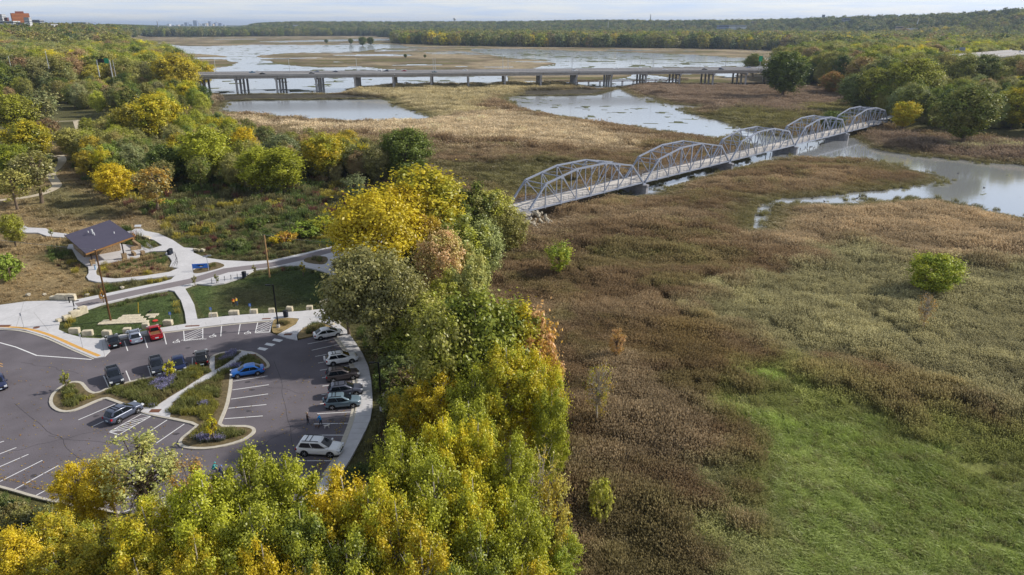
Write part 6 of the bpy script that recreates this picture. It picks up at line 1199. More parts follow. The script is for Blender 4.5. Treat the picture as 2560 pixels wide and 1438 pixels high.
# ------ woods filled with single trees (each its own object; look-alikes share a label)
def in_poly(poly, x, y): return float(sdf(poly, np.array([x]), np.array([y]), 5.0)[0]) > 0
USED = set()
_oa = P(2418, 152, 20.5); _ob = P(2640, 124, 22.5); _od = (_ob - _oa).normalized(); _on = Vector((-_od.y, _od.x))
def over(x, y): u = (x - _oa.x) * _od.x + (y - _oa.y) * _od.y; v = (x - _oa.x) * _on.x + (y - _oa.y) * _on.y; return (u > -25) & (u < 400) & (v > -110) & (v < 48)
def near_over(x, y): return bool(over(x, y))
def fill_wood(poly, n, sep, hr, rr_, palette, where, group, kinds, seed, avoid=()):
    r = random.Random(seed); lo = poly.min(0); hi = poly.max(0); pts = []; tries = 0
    while len(pts) < n and tries < n * 60:
        tries += 1; x = r.uniform(lo[0], hi[0]); y = r.uniform(lo[1], hi[1])
        if any((x - a) ** 2 + (y - b) ** 2 < sep * sep for a, b in pts) or not in_poly(poly, x, y) or near_over(x, y) or any(in_poly(q_, x, y) for q_ in avoid): continue
        pts.append((x, y))
    P_ = np.array(pts); Zs = land(P_[:, 0], P_[:, 1], False)[0]
    for (x, y), z in zip(pts, Zs):
        c1, c2, word = r.choice(palette); h = r.uniform(*hr); lb, nx, ny = min(NAMED, key=lambda q_: (q_[1] - x) ** 2 + (q_[2] - y) ** 2); fd = Vector((nx, ny)).normalized(); rel = Vector((x - nx, y - ny)); al = rel.dot(fd); sd_ = rel.x * fd.y - rel.y * fd.x
        way = ('behind' if al > 0 else 'in front of') if abs(al) > abs(sd_) else ('right of' if sd_ > 0 else 'left of'); far_ = 'well ' if rel.length > 24 else ('' if rel.length > 11 else 'close '); short = ' '.join(lb.split()[:8]); short = short[4:] if short.startswith('the ') else short
        while short.split()[-1] in ('the', 'of', 'in', 'at', 'by', 'a', 'to', 'and', 'with', 'its', 'on', 'behind', 'beside', 'below', 'from', 'near', 'between', 'its', 'end', 'big', 'bright', 'left', 'far', 'only', 'over', 'tall'): short = ' '.join(short.split()[:-1])
        full = '%s tree %s%s the %s' % (word, far_, way, short)
        for ad in ('', 'taller ' if h > sum(hr) / 2 else 'lower ', 'slim ', 'ragged ', 'leafy ', 'rounded ', 'broad ', 'airy ', 'bushy '):
            if (ad + full) not in USED: full = ad + full; break
        USED.add(full); put_tree(Vector((x, y, float(z) - .1)), r.choice(kinds), h, h * r.uniform(*rr_), c1, c2, full, group, r.uniform(0, 6.28))
    return pts
PAL = [('ygreen', 'lime', 'yellow-green'), ('olive', 'ygreen', 'olive green'), ('green', 'olive', 'mid green'), ('dull', 'olive', 'dull grey-olive'), ('lime', 'yellow', 'lime yellow'), ('greyg', 'green', 'grey-green'), ('gold', 'olive', 'golden'), ('green', 'dark', 'deep green'), ('olive', 'dull', 'olive green'), ('ygreen', 'olive', 'yellow-green')]
PALR = [('green', 'ygreen', 'mid green'), ('olive', 'ygreen', 'olive green'), ('ygreen', 'lime', 'bright yellow-green'), ('ygreen', 'green', 'yellow-green'), ('green', 'dark', 'dark green'), ('greyg', 'ygreen', 'grey-green'), ('ygreen', 'yellow', 'yellow tinged'), ('green', 'greyg', 'mid green'), ('lime', 'olive', 'lime tinged')]
WOOD_A = PXY([(250, 488), (330, 500), (420, 485), (520, 478), (620, 490), (720, 468), (800, 462), (930, 462), (1040, 458), (1070, 448), (950, 425), (800, 395), (650, 370), (570, 335), (520, 320), (440, 310), (340, 330), (225, 345), (190, 395), (215, 440)], -.1)
WOOD_B = PXY([(-60, 262), (60, 262), (150, 262), (230, 292), (340, 300), (480, 300), (545, 292), (520, 245), (490, 215), (440, 196), (300, 196), (150, 196), (-60, 205)], -.1)
KM = ['mid_round', 'mid_tall', 'mid_vase', 'mid_open', 'mid_round', 'mid_cone']
fill_wood(WOOD_A, 64, 6.0, (8, 13), (.30, .42), PAL, 'in the wood between meadow and tan marsh', 'trees of the meadow wood', KM, 21)
fill_wood(WOOD_B, 60, 9.0, (11, 16), (.38, .54), PAL, 'in the wood before the viaduct end', 'trees of the wood by the viaduct', KM, 22)
WOOD_D = PXY([(2215, 318), (2260, 322), (2330, 331), (2420, 334), (2560, 343), (2760, 356), (2760, 262), (2560, 240), (2400, 235), (2260, 228), (2130, 222), (2150, 262), (2200, 290)], -2)
WOOD_D2 = PXY([(1930, 206), (2000, 214), (2110, 219), (2400, 232), (2760, 255), (2760, 200), (2560, 190), (2300, 186), (2100, 184), (1950, 192)], -2)
fill_wood(WOOD_D, 44, 12, (13, 20), (.36, .5), PALR, 'in the wood beyond the far bridge end', 'trees beyond the far bridge end', KM, 23)
fill_wood(WOOD_D2, 36, 19, (18, 24), (.36, .5), PALR, 'in the tall wood between far bank and highway', 'tall trees of the far bank', KM, 24)
# shrubs and saplings with names of their own
for k, (px, py, h, w_, a, b_, kd, lb) in enumerate(((985, 880, 3.2, 80, 'green', 'greyg', 'bush', 'rounded green shrub beside the curved pavement'), (1010, 905, 3.0, 90, 'greyg', 'green', 'bush_b', 'grey-green shrub behind the pavement boulder'), (960, 935, 2.6, 60, 'green', 'dark', 'bush', 'dark shrub below the lamp head'), (985, 985, 3.0, 80, 'olive', 'green', 'bush_b', 'olive shrub beside the lamp post'), (1060, 870, 3.5, 110, 'green', 'olive', 'bush', 'green shrub under the belt trees'), (760, 560, 3.0, 90, 'green', 'bright', 'bush', 'bright green shrub beside the trail'), (805, 545, 3.6, 80, 'ygreen', 'lime', 'bush', 'yellow-green shrub below the bright yellow tree'), (712, 582, 2.4, 50, 'gold', 'rust', 'bush_b', 'gold and rust shrub behind the pale pole'), (690, 590, 2.0, 40, 'yellow', 'gold', 'bush', 'small yellow shrub behind the pale pole'), (640, 545, 2.4, 60, 'green', 'dark', 'bush', 'dark green shrub in the meadow'), (400, 500, 2.2, 60, 'green', 'bright', 'bush_b', 'green shrub at the meadow edge of the wood'), (590, 600, 1.8, 50, 'green', 'greyg', 'bush_b', 'low green shrub in the meadow near the trail'), (158, 930, 2.9, 30, 'ygreen', 'olive', 'sapling', 'young sapling on the rounded island tip'), (420, 904, 2.8, 40, 'lime', 'yellow', 'sapling', 'young yellow-green sapling in front of the black car'), (525, 1042, 3.4, 40, 'lime', 'gold', 'sapling', 'thin yellow sapling in the lower island bed'), (484, 690, 2.0, 18, 'olive', 'dull', 'sapling', 'young sapling beside the trail near the spur path'), (539, 686, 2.0, 16, 'olive', 'green', 'sapling', 'young sapling beside the cycle pad'), (634, 663, 2.0, 16, 'olive', 'dull', 'sapling', 'young sapling beside the trail bin'), (755, 656, 2.8, 22, 'yellow', 'dull', 'sapling', 'thin yellow sapling on the lawn'), (253, 725, 2.6, 22, 'rust', 'orange', 'sapling', 'young rust-leaved sapling by the trail start'), (332, 583, 2.4, 14, 'rust', 'salmon', 'sapling', 'tiny rust sapling behind the restroom'), (125, 572, 2.0, 14, 'lime', 'green', 'sapling', 'tiny green sapling beside the lawn path'))):
    T(px, py, h, w_, kd, a, b_, lb, name='shrub' if kd != 'sapling' else 'sapling', cat='shrub' if kd != 'sapling' else 'sapling', zb=-.1)
# ------------------------------------------------------------------ ground plants and woods nobody could count, scattered as stuff
def blades(seed, n, rad, h, w, lean, bend, plume=0.0, leafy=0, seg=3, flat=False):
    g = np.random.default_rng(seed); V = []; F = []; VA_ = []; LU = []
    for k in range(n):
        a = g.uniform(0, 6.28); r = rad * math.sqrt(g.random()); b = np.array([r * math.cos(a), r * math.sin(a), -.05]); hh = h * g.uniform(.7, 1.15); la = g.uniform(0, 6.28); ld = np.array([math.cos(la), math.sin(la), 0]) * lean * g.uniform(.2, 1.2) + np.array([-.28, -.10, 0]) * bend
        fa = g.uniform(0, 6.28); side = np.array([math.cos(fa), math.sin(fa), 0]); lu = g.uniform(.7, 1.3); n0 = len(V)
        for s in range(seg + 1):
            t_ = s / seg; ww = w * (1 - .8 * t_) * .5; c = b + np.array([0, 0, hh * (t_ - (.38 * t_ * t_ if flat else 0))]) + ld * hh * t_ ** 1.6
            V += [c - side * ww, c + side * ww]; VA_ += [t_ * .5 if plume == 0 else 0] * 2; LU += [lu] * 2
        F += [(n0 + 2 * s, n0 + 2 * s + 1, n0 + 2 * s + 3, n0 + 2 * s + 2) for s in range(seg)]
        if plume > 0 and g.random() < .8:
            c = b + np.array([0, 0, hh]) + ld * hh; n0 = len(V); up = np.array([ld[0] * .8, ld[1] * .8, 1.0]); pw = side * plume * .30
            V += [c - up * plume * .5, c + pw, c + up * plume * .6, c - pw]; F.append((n0, n0 + 1, n0 + 2, n0 + 3)); VA_ += [1] * 4; LU += [g.uniform(.8, 1.3)] * 4
        for q_ in range(leafy):
            t_ = g.uniform(.25, .9); c = b + np.array([0, 0, hh * t_]) + ld * hh * t_ ** 1.6; aa = g.uniform(0, 6.28); d = np.array([math.cos(aa), math.sin(aa), .25]); n0 = len(V); wd = np.array([-d[1], d[0], 0]) * w * .5
            V += [c - wd, c + d * .22 * h, c + wd, c + d * .06 * h]; F.append((n0, n0 + 1, n0 + 2, n0 + 3)); VA_ += [.3] * 4; LU += [lu * g.uniform(.8, 1.2)] * 4
    return np_mesh('plant', np.array(V), np.array(F), [m_leafi], vattr={'var': np.array(VA_, float), 'lum': np.array(LU)})
def proto_coll(name, meshes):
    c = bpy.data.collections.new(name)
    for i, me in enumerate(meshes): o = bpy.data.objects.new('%s_form_%02d' % (name, i), me); c.objects.link(o)
    return c
def scatter(name, pts, scl, rot, tint, tint2, idx, coll, label):
    n = len(pts); me = bpy.data.meshes.new(name); me.vertices.add(n); me.vertices.foreach_set('co', np.ascontiguousarray(pts, np.float32).ravel())
    def A(k, ty, data, f='vector'): a = me.attributes.new(k, ty, 'POINT'); a.data.foreach_set(f, np.ascontiguousarray(data).ravel())
    A('rot', 'FLOAT_VECTOR', rot.astype(np.float32)); A('scl', 'FLOAT_VECTOR', scl.astype(np.float32)); A('tint', 'FLOAT_COLOR', np.c_[tint, np.ones(n)].astype(np.float32), 'color'); A('tint2', 'FLOAT_COLOR', np.c_[tint2, np.ones(n)].astype(np.float32), 'color'); A('idx', 'INT', idx.astype(np.int32), 'value')
    o = link(name, me); g = bpy.data.node_groups.new(name, 'GeometryNodeTree'); g.interface.new_socket('Geometry', in_out='INPUT', socket_type='NodeSocketGeometry'); g.interface.new_socket('Geometry', in_out='OUTPUT', socket_type='NodeSocketGeometry')
    gi = N(g, 'NodeGroupInput'); go = N(g, 'NodeGroupOutput'); ci = N(g, 'GeometryNodeCollectionInfo'); ci.inputs['Collection'].default_value = coll; ci.inputs['Separate Children'].default_value = True; ci.inputs['Reset Children'].default_value = True
    ip = N(g, 'GeometryNodeInstanceOnPoints'); ip.inputs['Pick Instance'].default_value = True
    def NA(k, ty): a = N(g, 'GeometryNodeInputNamedAttribute', data_type=ty); a.inputs['Name'].default_value = k; return a.outputs[0]
    g.links.new(gi.outputs[0], ip.inputs['Points']); g.links.new(ci.outputs[0], ip.inputs['Instance']); g.links.new(NA('idx', 'INT'), ip.inputs['Instance Index']); g.links.new(NA('rot', 'FLOAT_VECTOR'), ip.inputs['Rotation']); g.links.new(NA('scl', 'FLOAT_VECTOR'), ip.inputs['Scale']); g.links.new(ip.outputs[0], go.inputs[0])
    o.modifiers.new('scatter', 'NODES').node_group = g; return tag(o, label, kind='stuff')
rg = np.random.default_rng(99)
def wedge(n, d0, d1, a0=-39.0, a1=39.0):
    d = np.sqrt(rg.uniform(d0 * d0, d1 * d1, n)); a = np.radians(rg.uniform(a0, a1, n)); return np.sin(a) * d, np.cos(a) * d
def area(d0, d1, a0=-39.0, a1=39.0): return .5 * math.radians(a1 - a0) * (d1 * d1 - d0 * d0)
REED = proto_coll('reed', [blades(s, 52, 1.05, 2.1, .075, .18, .8, plume=.30) for s in (1, 2, 3)] + [blades(s, 46, .9, 1.5, .08, .3, .9, leafy=2) for s in (4, 5)] + [blades(s, 60, .9, .95, .075, .55, 1.6, seg=4, flat=True) for s in (6, 7, 8)])
# -- marsh
RUNS = [PXY(q_, -2.5) for q_ in ([(1880, 575), (1892, 610), (1880, 650), (1800, 690), (1700, 700)], [(2100, 735), (2150, 765), (2210, 790), (2270, 830), (2330, 875)], [(2190, 895), (2240, 930), (2310, 960), (2400, 975)], [(1940, 815), (2000, 830), (2080, 845)], [(1560, 690), (1640, 720), (1700, 770), (1720, 800)], [(2440, 560), (2490, 590), (2530, 625)], [(1400, 640), (1480, 700), (1500, 760)], [(1640, 880), (1700, 900), (1760, 960)], [(2080, 625), (2120, 640), (2180, 642)], [(2300, 1000), (2420, 1010), (2560, 1050)])]
def runs(x, y):   # animal runs and wet gaps through the reeds
    m = np.full(x.shape, 99.0); wj = 2.5 * (fbm(x / 5, y / 5, 301, 3) - .5)
    for ln_ in RUNS:
        for a, b in zip(ln_[:-1], ln_[1:]):
            e = b - a; t_ = np.clip(((x - a[0]) * e[0] + (y - a[1]) * e[1]) / (e @ e), 0, 1); m = np.minimum(m, np.hypot(x - a[0] - t_ * e[0], y - a[1] - t_ * e[1]))
    return m + wj
def marsh(name, d0, d1, dens, size, label):
    n = int(area(d0, d1, -24, 46) * dens); x, y = wedge(n, d0, d1, -24, 46); h, C, wat, pad, su, sf = land(x, y)
    nz_ = fbm(x / 4.2, y / 4.2, 71, 3); big = fbm((x * .9 - y * .43) / 17, (x * .43 + y * .9) / 8, 73, 3); d = np.hypot(x, y)
    keep = (wat < -.4) & (su < 2.5) & (pad < .5) & (sf < 0) & (nz_ > .20) & (d > d0)
    br_ = (np.abs((x - B0.x) * nrm.x + (y - B0.y) * nrm.y - BW / 2) < BW / 2 + 1.5) & ((x - B0.x) * ax.x + (y - B0.y) * ax.y > -3); keep &= ~br_
    mud = (C.max(1) < .095) & (d > 420); keep &= ~mud; keep &= runs(x, y) > .75
    x, y, h, C, nz_, big, wat = [q_[keep] for q_ in (x, y, h, C, nz_, big, wat)]; n = len(x); green = C[:, 1] > C[:, 0] * 1.12; r = rg.random(n)
    olive = (C[:, 1] > C[:, 0] * .88) & ~green; green = C[:, 1] > C[:, 0] * (1.02 + .14 * rg.random(n)); idx = np.where(green, 5 + (r * 3).astype(int), np.where(olive & (r < .45), 3 + (rg.random(n) * 2).astype(int), (r * 3).astype(int)))
    wx_ = (x * .90 - y * .43); wy_ = (x * .43 + y * .90); streak = fbm(wx_ / 9, wy_ / 2.6, 79, 3); gr_ = C[:, 1] / C[:, 0]; tall = 1 - .58 * np.clip((gr_ - .84) / .24, 0, 1)
    s = size * (.72 + .5 * nz_) * rg.uniform(.85, 1.12, n); sz = size ** .45 * rg.uniform(.88, 1.1, n) * (.55 + .45 * nz_ + .35 * (streak - .5)) * np.where(green, 1.25, tall) * (.30 + 1.4 * big); sz *= np.clip(-wat / 14, .22, 1) if d0 > 100 else np.clip(-wat / 5, .4, 1)
    j = rg.uniform(.9, 1.1, (n, 1)) * (.70 + .6 * streak[:, None]); mixn = fbm(x / 2.5, y / 2.5, 77, 2)[:, None]; tint = C * 1.62 * j * (.85 + .3 * mixn); lite = np.clip(C * 1.85 * j + np.array([.035, .029, .018]), 0, .8); lite = np.where(green[:, None], C * 2.2 * j, lite)
    tanb = green & (rg.random(n) < .16); tint[tanb] = np.array([.26, .22, .11]) * j[tanb]
    rot = np.c_[rg.normal(0, .05, n), rg.normal(0, .05, n), rg.uniform(-.5, .5, n) + (rg.random(n) > .8) * 3.0]
    return scatter(name, np.c_[x, y, h - .05], np.c_[s, s, sz], rot, tint.clip(.01, .9), lite, idx, REED, label)
marsh('marsh_reeds', 38, 150, 2.0, 1.0, 'brown, tan and green reeds and matted grass of the near marsh'); marsh('marsh_grass', 150, 290, .75, 1.5, 'brown and tan reeds around the truss bridge'); marsh('marsh_sedge', 290, 640, .17, 2.9, 'tan reed beds beyond the truss bridge')
# reeds standing in the shallow margins
x, y = wedge(60000, 120, 520, -22, 39); h, C, wat, pad, su, sf = land(x, y); k = (wat > -1.2) & (wat < 4.0) & (su < -2) & (fbm(x / 6, y / 6, 83, 3) > .52) & (rg.random(len(x)) < .5); x, y = x[k], y[k]; n = len(x); s = rg.uniform(.5, 1.0, n) * 1.2
scatter('shore_reeds', np.c_[x, y, np.full(n, WATER_Z)], np.c_[s, s, s * rg.uniform(.35, .8, n)], np.c_[np.zeros(n), np.zeros(n), rg.uniform(0, 6.28, n)], np.tile(C_OLIVE * 1.7, (n, 1)) * rg.uniform(.7, 1.3, (n, 1)), np.tile(C_OLIVE * 2.4, (n, 1)), rg.integers(3, 5, n), REED, 'thin green reeds standing in the shallow water margins')
# -- upland: meadow growth, lawn tufts, garden beds
UND = proto_coll('herb', [blades(s, 40, .55, .55, .07, .45, .6, flat=True) for s in (11, 12)] + [blades(s, 34, .5, .8, .07, .35, .3, leafy=4) for s in (13, 14)] + [blades(s, 40, .5, .75, .06, .3, .2, plume=.16, leafy=2) for s in (15, 16)])
def paved(x, y, m=.3):
    s = np.full(x.shape, -9.0)
    for pl in PAVED + [np.array([p[:2] for p in PP(EDGE)])]: s = np.maximum(s, sdf(pl, x, y, 5))
    lx = x + 88.2; ly = y - 143.5; ca, sa = math.cos(-bang), math.sin(-bang); u = lx * ca - ly * sa; v = lx * sa + ly * ca
    return (s > -m) | ((np.abs(u) < 8.2) & (np.abs(v) < 4))
LAWNS = [UZONES[3][0], UZONES[4][0]]; DRY = UZONES[0][0]
def upland(name, d0, d1, a0, a1, dens, size, label):
    n = int(area(d0, d1, a0, a1) * dens); x, y = wedge(n, d0, d1, a0, a1); h, C, wat, pad, su, sf = land(x, y); keep = (su > 1) & ~paved(x, y) & (sf < 0); nz_ = fbm(x / 4, y / 4, 91, 3); keep &= nz_ > .28
    lawn = np.zeros(n, bool); 
    for pl in LAWNS: lawn |= sdf(pl, x, y, 5) > .2
    dry = sdf(DRY, x, y, 5) > 0; x, y, h, C, nz_, lawn, dry = [q_[keep] for q_ in (x, y, h, C, nz_, lawn, dry)]; n = len(x); r = rg.random(n)
    s = size * rg.uniform(.6, 1.2, n) * (.5 + nz_); sz = s * np.where(lawn, .28, np.where(dry, .55, 1.0)); idx = np.where(lawn, (r * 2).astype(int), np.where(dry, (r * 2.4).astype(int), (r * 6).astype(int)))
    hue = fbm(x / 6, y / 6, 97, 3); j = rg.uniform(.75, 1.25, (n, 1)); tint = C * 1.5 * j; yel = (hue > .66) & ~lawn & ~dry; tint[yel] = np.array([.33, .28, .05]) * j[yel]; grn = (hue < .42) & ~lawn & ~dry; tint[grn] = np.array([.11, .15, .04]) * j[grn]
    wine = (hue > .52) & (hue < .545) & ~lawn & ~dry; tint[wine] = np.array([.16, .06, .05]) * j[wine]
    return scatter(name, np.c_[x, y, h - .02], np.c_[s, s, sz], np.c_[np.zeros(n), np.zeros(n), rg.uniform(0, 6.28, n)], tint.clip(.01, .9), (tint * 1.5).clip(0, .9), idx, UND, label)
upland('meadow_grass', 28, 175, -46, 9, 1.5, 1.0, 'mixed meadow herbs, dry lawn and grass round the park'); upland('meadow_undergrowth', 175, 330, -40, 0, .45, 2.0, 'rough meadow growth below the woods')
def garden(poly, dens, avoid, purple, label, name, dry=0.0):
    lo = poly.min(0); hi = poly.max(0); n = int((hi[0] - lo[0]) * (hi[1] - lo[1]) * dens); x = rg.uniform(lo[0], hi[0], n); y = rg.uniform(lo[1], hi[1], n); k = sdf(poly, x, y, 5) > .15
    for ln_, w in avoid:
        for i in range(len(ln_) - 1):
            a, b = ln_[i], ln_[i + 1]; e = b - a; t_ = np.clip(((x - a.x) * e.x + (y - a.y) * e.y) / max(e.length_squared, 1e-6), 0, 1); k &= np.hypot(x - a.x - t_ * e.x, y - a.y - t_ * e.y) > w
    x, y = x[k], y[k]; n = len(x); f = fbm(x / 2.6, y / 2.6, 101, 3); g2 = fbm(x / 3.5, y / 3.5, 107, 3); r = rg.random(n); j = rg.uniform(.75, 1.25, (n, 1))
    tint = np.array([.16, .17, .05]) * j * (.7 + .7 * f[:, None]); t2 = tint * 1.6; yel = g2 > .62; tint[yel] = np.array([.30, .27, .04]) * j[yel]; dk = g2 < .36; tint[dk] = np.array([.20, .155, .075]) * j[dk]
    if dry: q_ = r < dry; tint[q_] = np.array([.30, .235, .12]) * j[q_]; t2[q_] = tint[q_] * 1.4
    idx = (r * 4).astype(int); pu = (fbm(x / 2.8, y / 2.8, 113, 2) > .66) if purple else np.zeros(n, bool); idx[pu] = 4 + (r[pu] * 2).astype(int); t2[pu] = np.array([.36, .34, .56]) * j[pu]; tint[pu] = np.array([.15, .17, .10])
    s = rg.uniform(.65, 1.15, n) * (.6 + .7 * f); return scatter(name, np.c_[x, y, np.full(n, .13)], np.c_[s, s, s * .95], np.c_[np.zeros(n), np.zeros(n), rg.uniform(0, 6.28, n)], tint.clip(.01, .9), t2.clip(0, .9), idx, UND, label)
ap = lambda ps: np.array([(p[0], p[1]) for p in ps])
garden(ap(ISL_IN), 8, [(ipath, .85), (PP([(385, 1036), (420, 1015)]), 1.3), (PP([(531, 900), (531, 930)]), .55), (PP([(608, 886), (636, 886)]), .6)], True, 'rain garden grasses, goldenrod and purple asters on the car park island', 'garden_plants')
for pts in ([(685, 804), (712, 799), (736, 799), (746, 801), (738, 811), (716, 823), (692, 834), (680, 830)], [(746, 846), (748, 838), (758, 825), (782, 813), (810, 812), (828, 821), (835, 832), (815, 837), (790, 837), (765, 843)], [(484, 682), (490, 675), (530, 659), (552, 661), (562, 667), (522, 677), (492, 683)], [(760, 652), (772, 646), (813, 643), (819, 652), (811, 661), (790, 660), (766, 656)]):
    garden(ap(PP(pts)), 6, [], False, 'dry tufted grasses in the bed set into the paving', 'bed_grass', .45)
# -- woods
FT = []
for s, (h_, r_, sh) in enumerate(((16, 6.2, 'round'), (17, 5.4, 'tall'), (14, 6.6, 'round'), (15, 6.0, 'vase'))):
    me = make_tree(40 + s, h_, r_, 1.05, 85, 14, sh, limbs=0, base=.03, tight=1)[1]; me.materials.clear(); me.materials.append(m_leafi); FT.append(me)
MT = []
for k in ('mid_round', 'mid_vase', 'mid_cone'): me = TP[k][1].copy(); me.materials.clear(); me.materials.append(m_leafi); MT.append(me)
FOR = proto_coll('wood', FT); MID = proto_coll('copse', MT)
FC = np.array([LC[c] for c in ('dark', 'green', 'green', 'greyg', 'green', 'olive', 'dark', 'dull', 'olive', 'olive', 'brown', 'ygreen', 'green', 'yellow', 'ygreen')])
FCFAR = np.array([LC[c] for c in ('dark', 'green', 'dark', 'greyg', 'green', 'dark', 'olive', 'dark', 'green', 'greyg', 'dull', 'olive', 'green', 'ygreen', 'olive')])
def wood_pts(x, y, h, name, coll, nf, hs, label, cscale=.85, wr=1.0):
    FC = FCFAR if 'far' in name or name == 'horizon_forest' else globals()['FC']
    n = len(x); f = fbm(x / 60, y / 60, 131, 3); ci = np.clip(((f * 2.2 - .6) * .55 + rg.random(n) * .5) * len(FC), 0, len(FC) - 1).astype(int); cj = rg.permutation(ci); j = rg.uniform(.75, 1.2, (n, 1)) * cscale
    s = hs * rg.uniform(.72, 1.2, n); return scatter(name, np.c_[x, y, h - .6], np.c_[s * wr, s * wr, s], np.c_[np.zeros(n), np.zeros(n), rg.uniform(0, 6.28, n)], (FC[ci] * j).clip(.01, .9), (FC[cj] * .5 * j + FC[ci] * .5 * j).clip(.01, .9), rg.integers(0, nf, n), coll, label)
def sample_wood(n, d0, d1, a0, a1, test):
    x, y = wedge(n, d0, d1, a0, a1); h, wat, pad, su, sf = land(x, y, False); k = test(x, y, h, wat, su, sf); return x[k], y[k], h[k]
notroad = lambda x, y: np.abs((x - V0.x) * vn.x + (y - V0.y) * vn.y - 18) > 26
strip = W_([(60, 157), (120, 148), (240, 147), (420, 150), (430, 158), (300, 160)])
x, y, h = sample_wood(30000, 560, 1300, -41, 41, lambda x, y, h, w, su, sf: ((su > 5) | (sf > 4)) & notroad(x, y) & (sdf(strip, x, y, 5) < 0) & (w < -5) & ~over(x, y)); wood_pts(x[:5200], y[:5200], h[:5200], 'woodland', MID, 3, 1.6, 'mixed autumn woods on the far banks', 1.35, 1.3)
x, y, h = sample_wood(60000, 1300, 2600, -41, 41, lambda x, y, h, w, su, sf: ((su > 5) | (sf > 4) | (h > 2)) & (w < -5)); wood_pts(x[:12000], y[:12000], h[:12000], 'forest', FOR, 4, 1.65, 'far floodplain forest in green and gold', 1.15, 1.3)
x, y, h = sample_wood(90000, 2600, 6400, -41, 41, lambda x, y, h, w, su, sf: (sf > 4) | (h > 2)); wood_pts(x[:42000], y[:42000], h[:42000], 'far_forest', FOR, 4, 1.8, 'forested bluffs along the horizon', 1.0, 1.3)
x, y, h = sample_wood(30000, 6400, 26000, -41, 41, lambda x, y, h, w, su, sf: h > -20); wood_pts(x[:12000], y[:12000], h[:12000], 'horizon_forest', FOR, 4, 1.6, 'last hazy woods on the horizon', .95, 9.0)
WOOD_D3 = PXY([(1950, 203), (2000, 209), (2060, 214), (2125, 218), (2150, 255), (2230, 295), (2330, 322), (2340, 240), (2200, 200), (2000, 187)], -2)
# nearer woods thickened between the single trees
wa_ = lambda pl: (lambda x, y, h, w, su, sf: (sdf(pl, x, y, 5) > 1))
for pl, nn, nm, lb, hs, cs in ((WOOD_A, 280, 'copse', 'crowded lesser trees of the meadow wood', .70, 1.4), (WOOD_B, 420, 'thicket', 'crowded lesser trees of the wood by the viaduct', .92, 1.4), (WOOD_D, 260, 'copse', 'crowded lesser trees beyond the far bridge end', 1.05, 1.4), (WOOD_D2, 300, 'copse', 'crowded lesser trees of the tall far bank wood', 1.35, 1.4), (WOOD_D3, 190, 'copse', 'crowded trees along the edge of the brown marsh', 1.0, 1.4)):
    lo = pl.min(0); hi = pl.max(0); x = rg.uniform(lo[0], hi[0], nn * 4); y = rg.uniform(lo[1], hi[1], nn * 4); k = (sdf(pl, x, y, 5) > 1) & ~over(x, y); x, y = x[k][:nn], y[k][:nn]; h = land(x, y, False)[0]; wood_pts(x, y, h, nm, MID, 3, hs, lb, cs)
# understorey: bushes along the wood edges and under the belt
BU = []
for k in ('bush', 'bush_b'): me = TP[k][1].copy(); me.materials.clear(); me.materials.append(m_leafi); BU.append(me)
BUS = proto_coll('bush', BU)
def bushes(poly, n, hs, name, label, cs=.8):
    lo = poly.min(0); hi = poly.max(0); x = rg.uniform(lo[0], hi[0], n * 6); y = rg.uniform(lo[1], hi[1], n * 6); k = (sdf(poly, x, y, 5) > 0) & ~paved(x, y, 1.2); x, y = x[k][:n], y[k][:n]; h = land(x, y, False)[0]; wood_pts(x, y, h + .3, name, BUS, 2, hs, label, cs)
bushes(WOOD_A, 220, .8, 'underbrush', 'brush beneath the meadow wood'); bushes(WOOD_B, 200, 1.0, 'underbrush', 'brush beneath the wood by the viaduct')
bushes(PXY([(360, 520), (560, 505), (760, 500), (850, 560), (830, 600), (700, 630), (600, 640), (520, 600)], 0), 60, .42, 'underbrush', 'low brush dotted over the meadow', .9)
bushes(PXY([(940, 880), (1000, 830), (1100, 900), (1250, 900), (1300, 1000), (1330, 1150), (1100, 1150), (960, 1060), (935, 980)], 0), 130, .75, 'underbrush', 'brush beneath the tree belt', .7)
bushes(PXY([(-100, 1215), (36, 1232), (150, 1262), (300, 1292), (300, 1500), (-100, 1500)], 0), 90, .4, 'underbrush', 'brush at the near corner of the car park', .9)
bushes(PXY([(880, 700), (1000, 690), (1180, 680), (1190, 760), (1080, 850), (960, 860), (900, 800)], 0), 70, .6, 'underbrush', 'brush beneath the olive trees', .7)
bushes(PXY([(900, 640), (1000, 600), (1250, 560), (1300, 570), (1250, 620), (1200, 680), (1000, 680)], 0), 70, .6, 'underbrush', 'brush along the trail embankment', .8)
bushes(PXY([(2040, 262), (2130, 268), (2215, 300), (2300, 325), (2560, 345), (2560, 330), (2300, 310), (2150, 262)], -3), 90, 1.0, 'underbrush', 'yellowing brush at the far bank edge', .95)

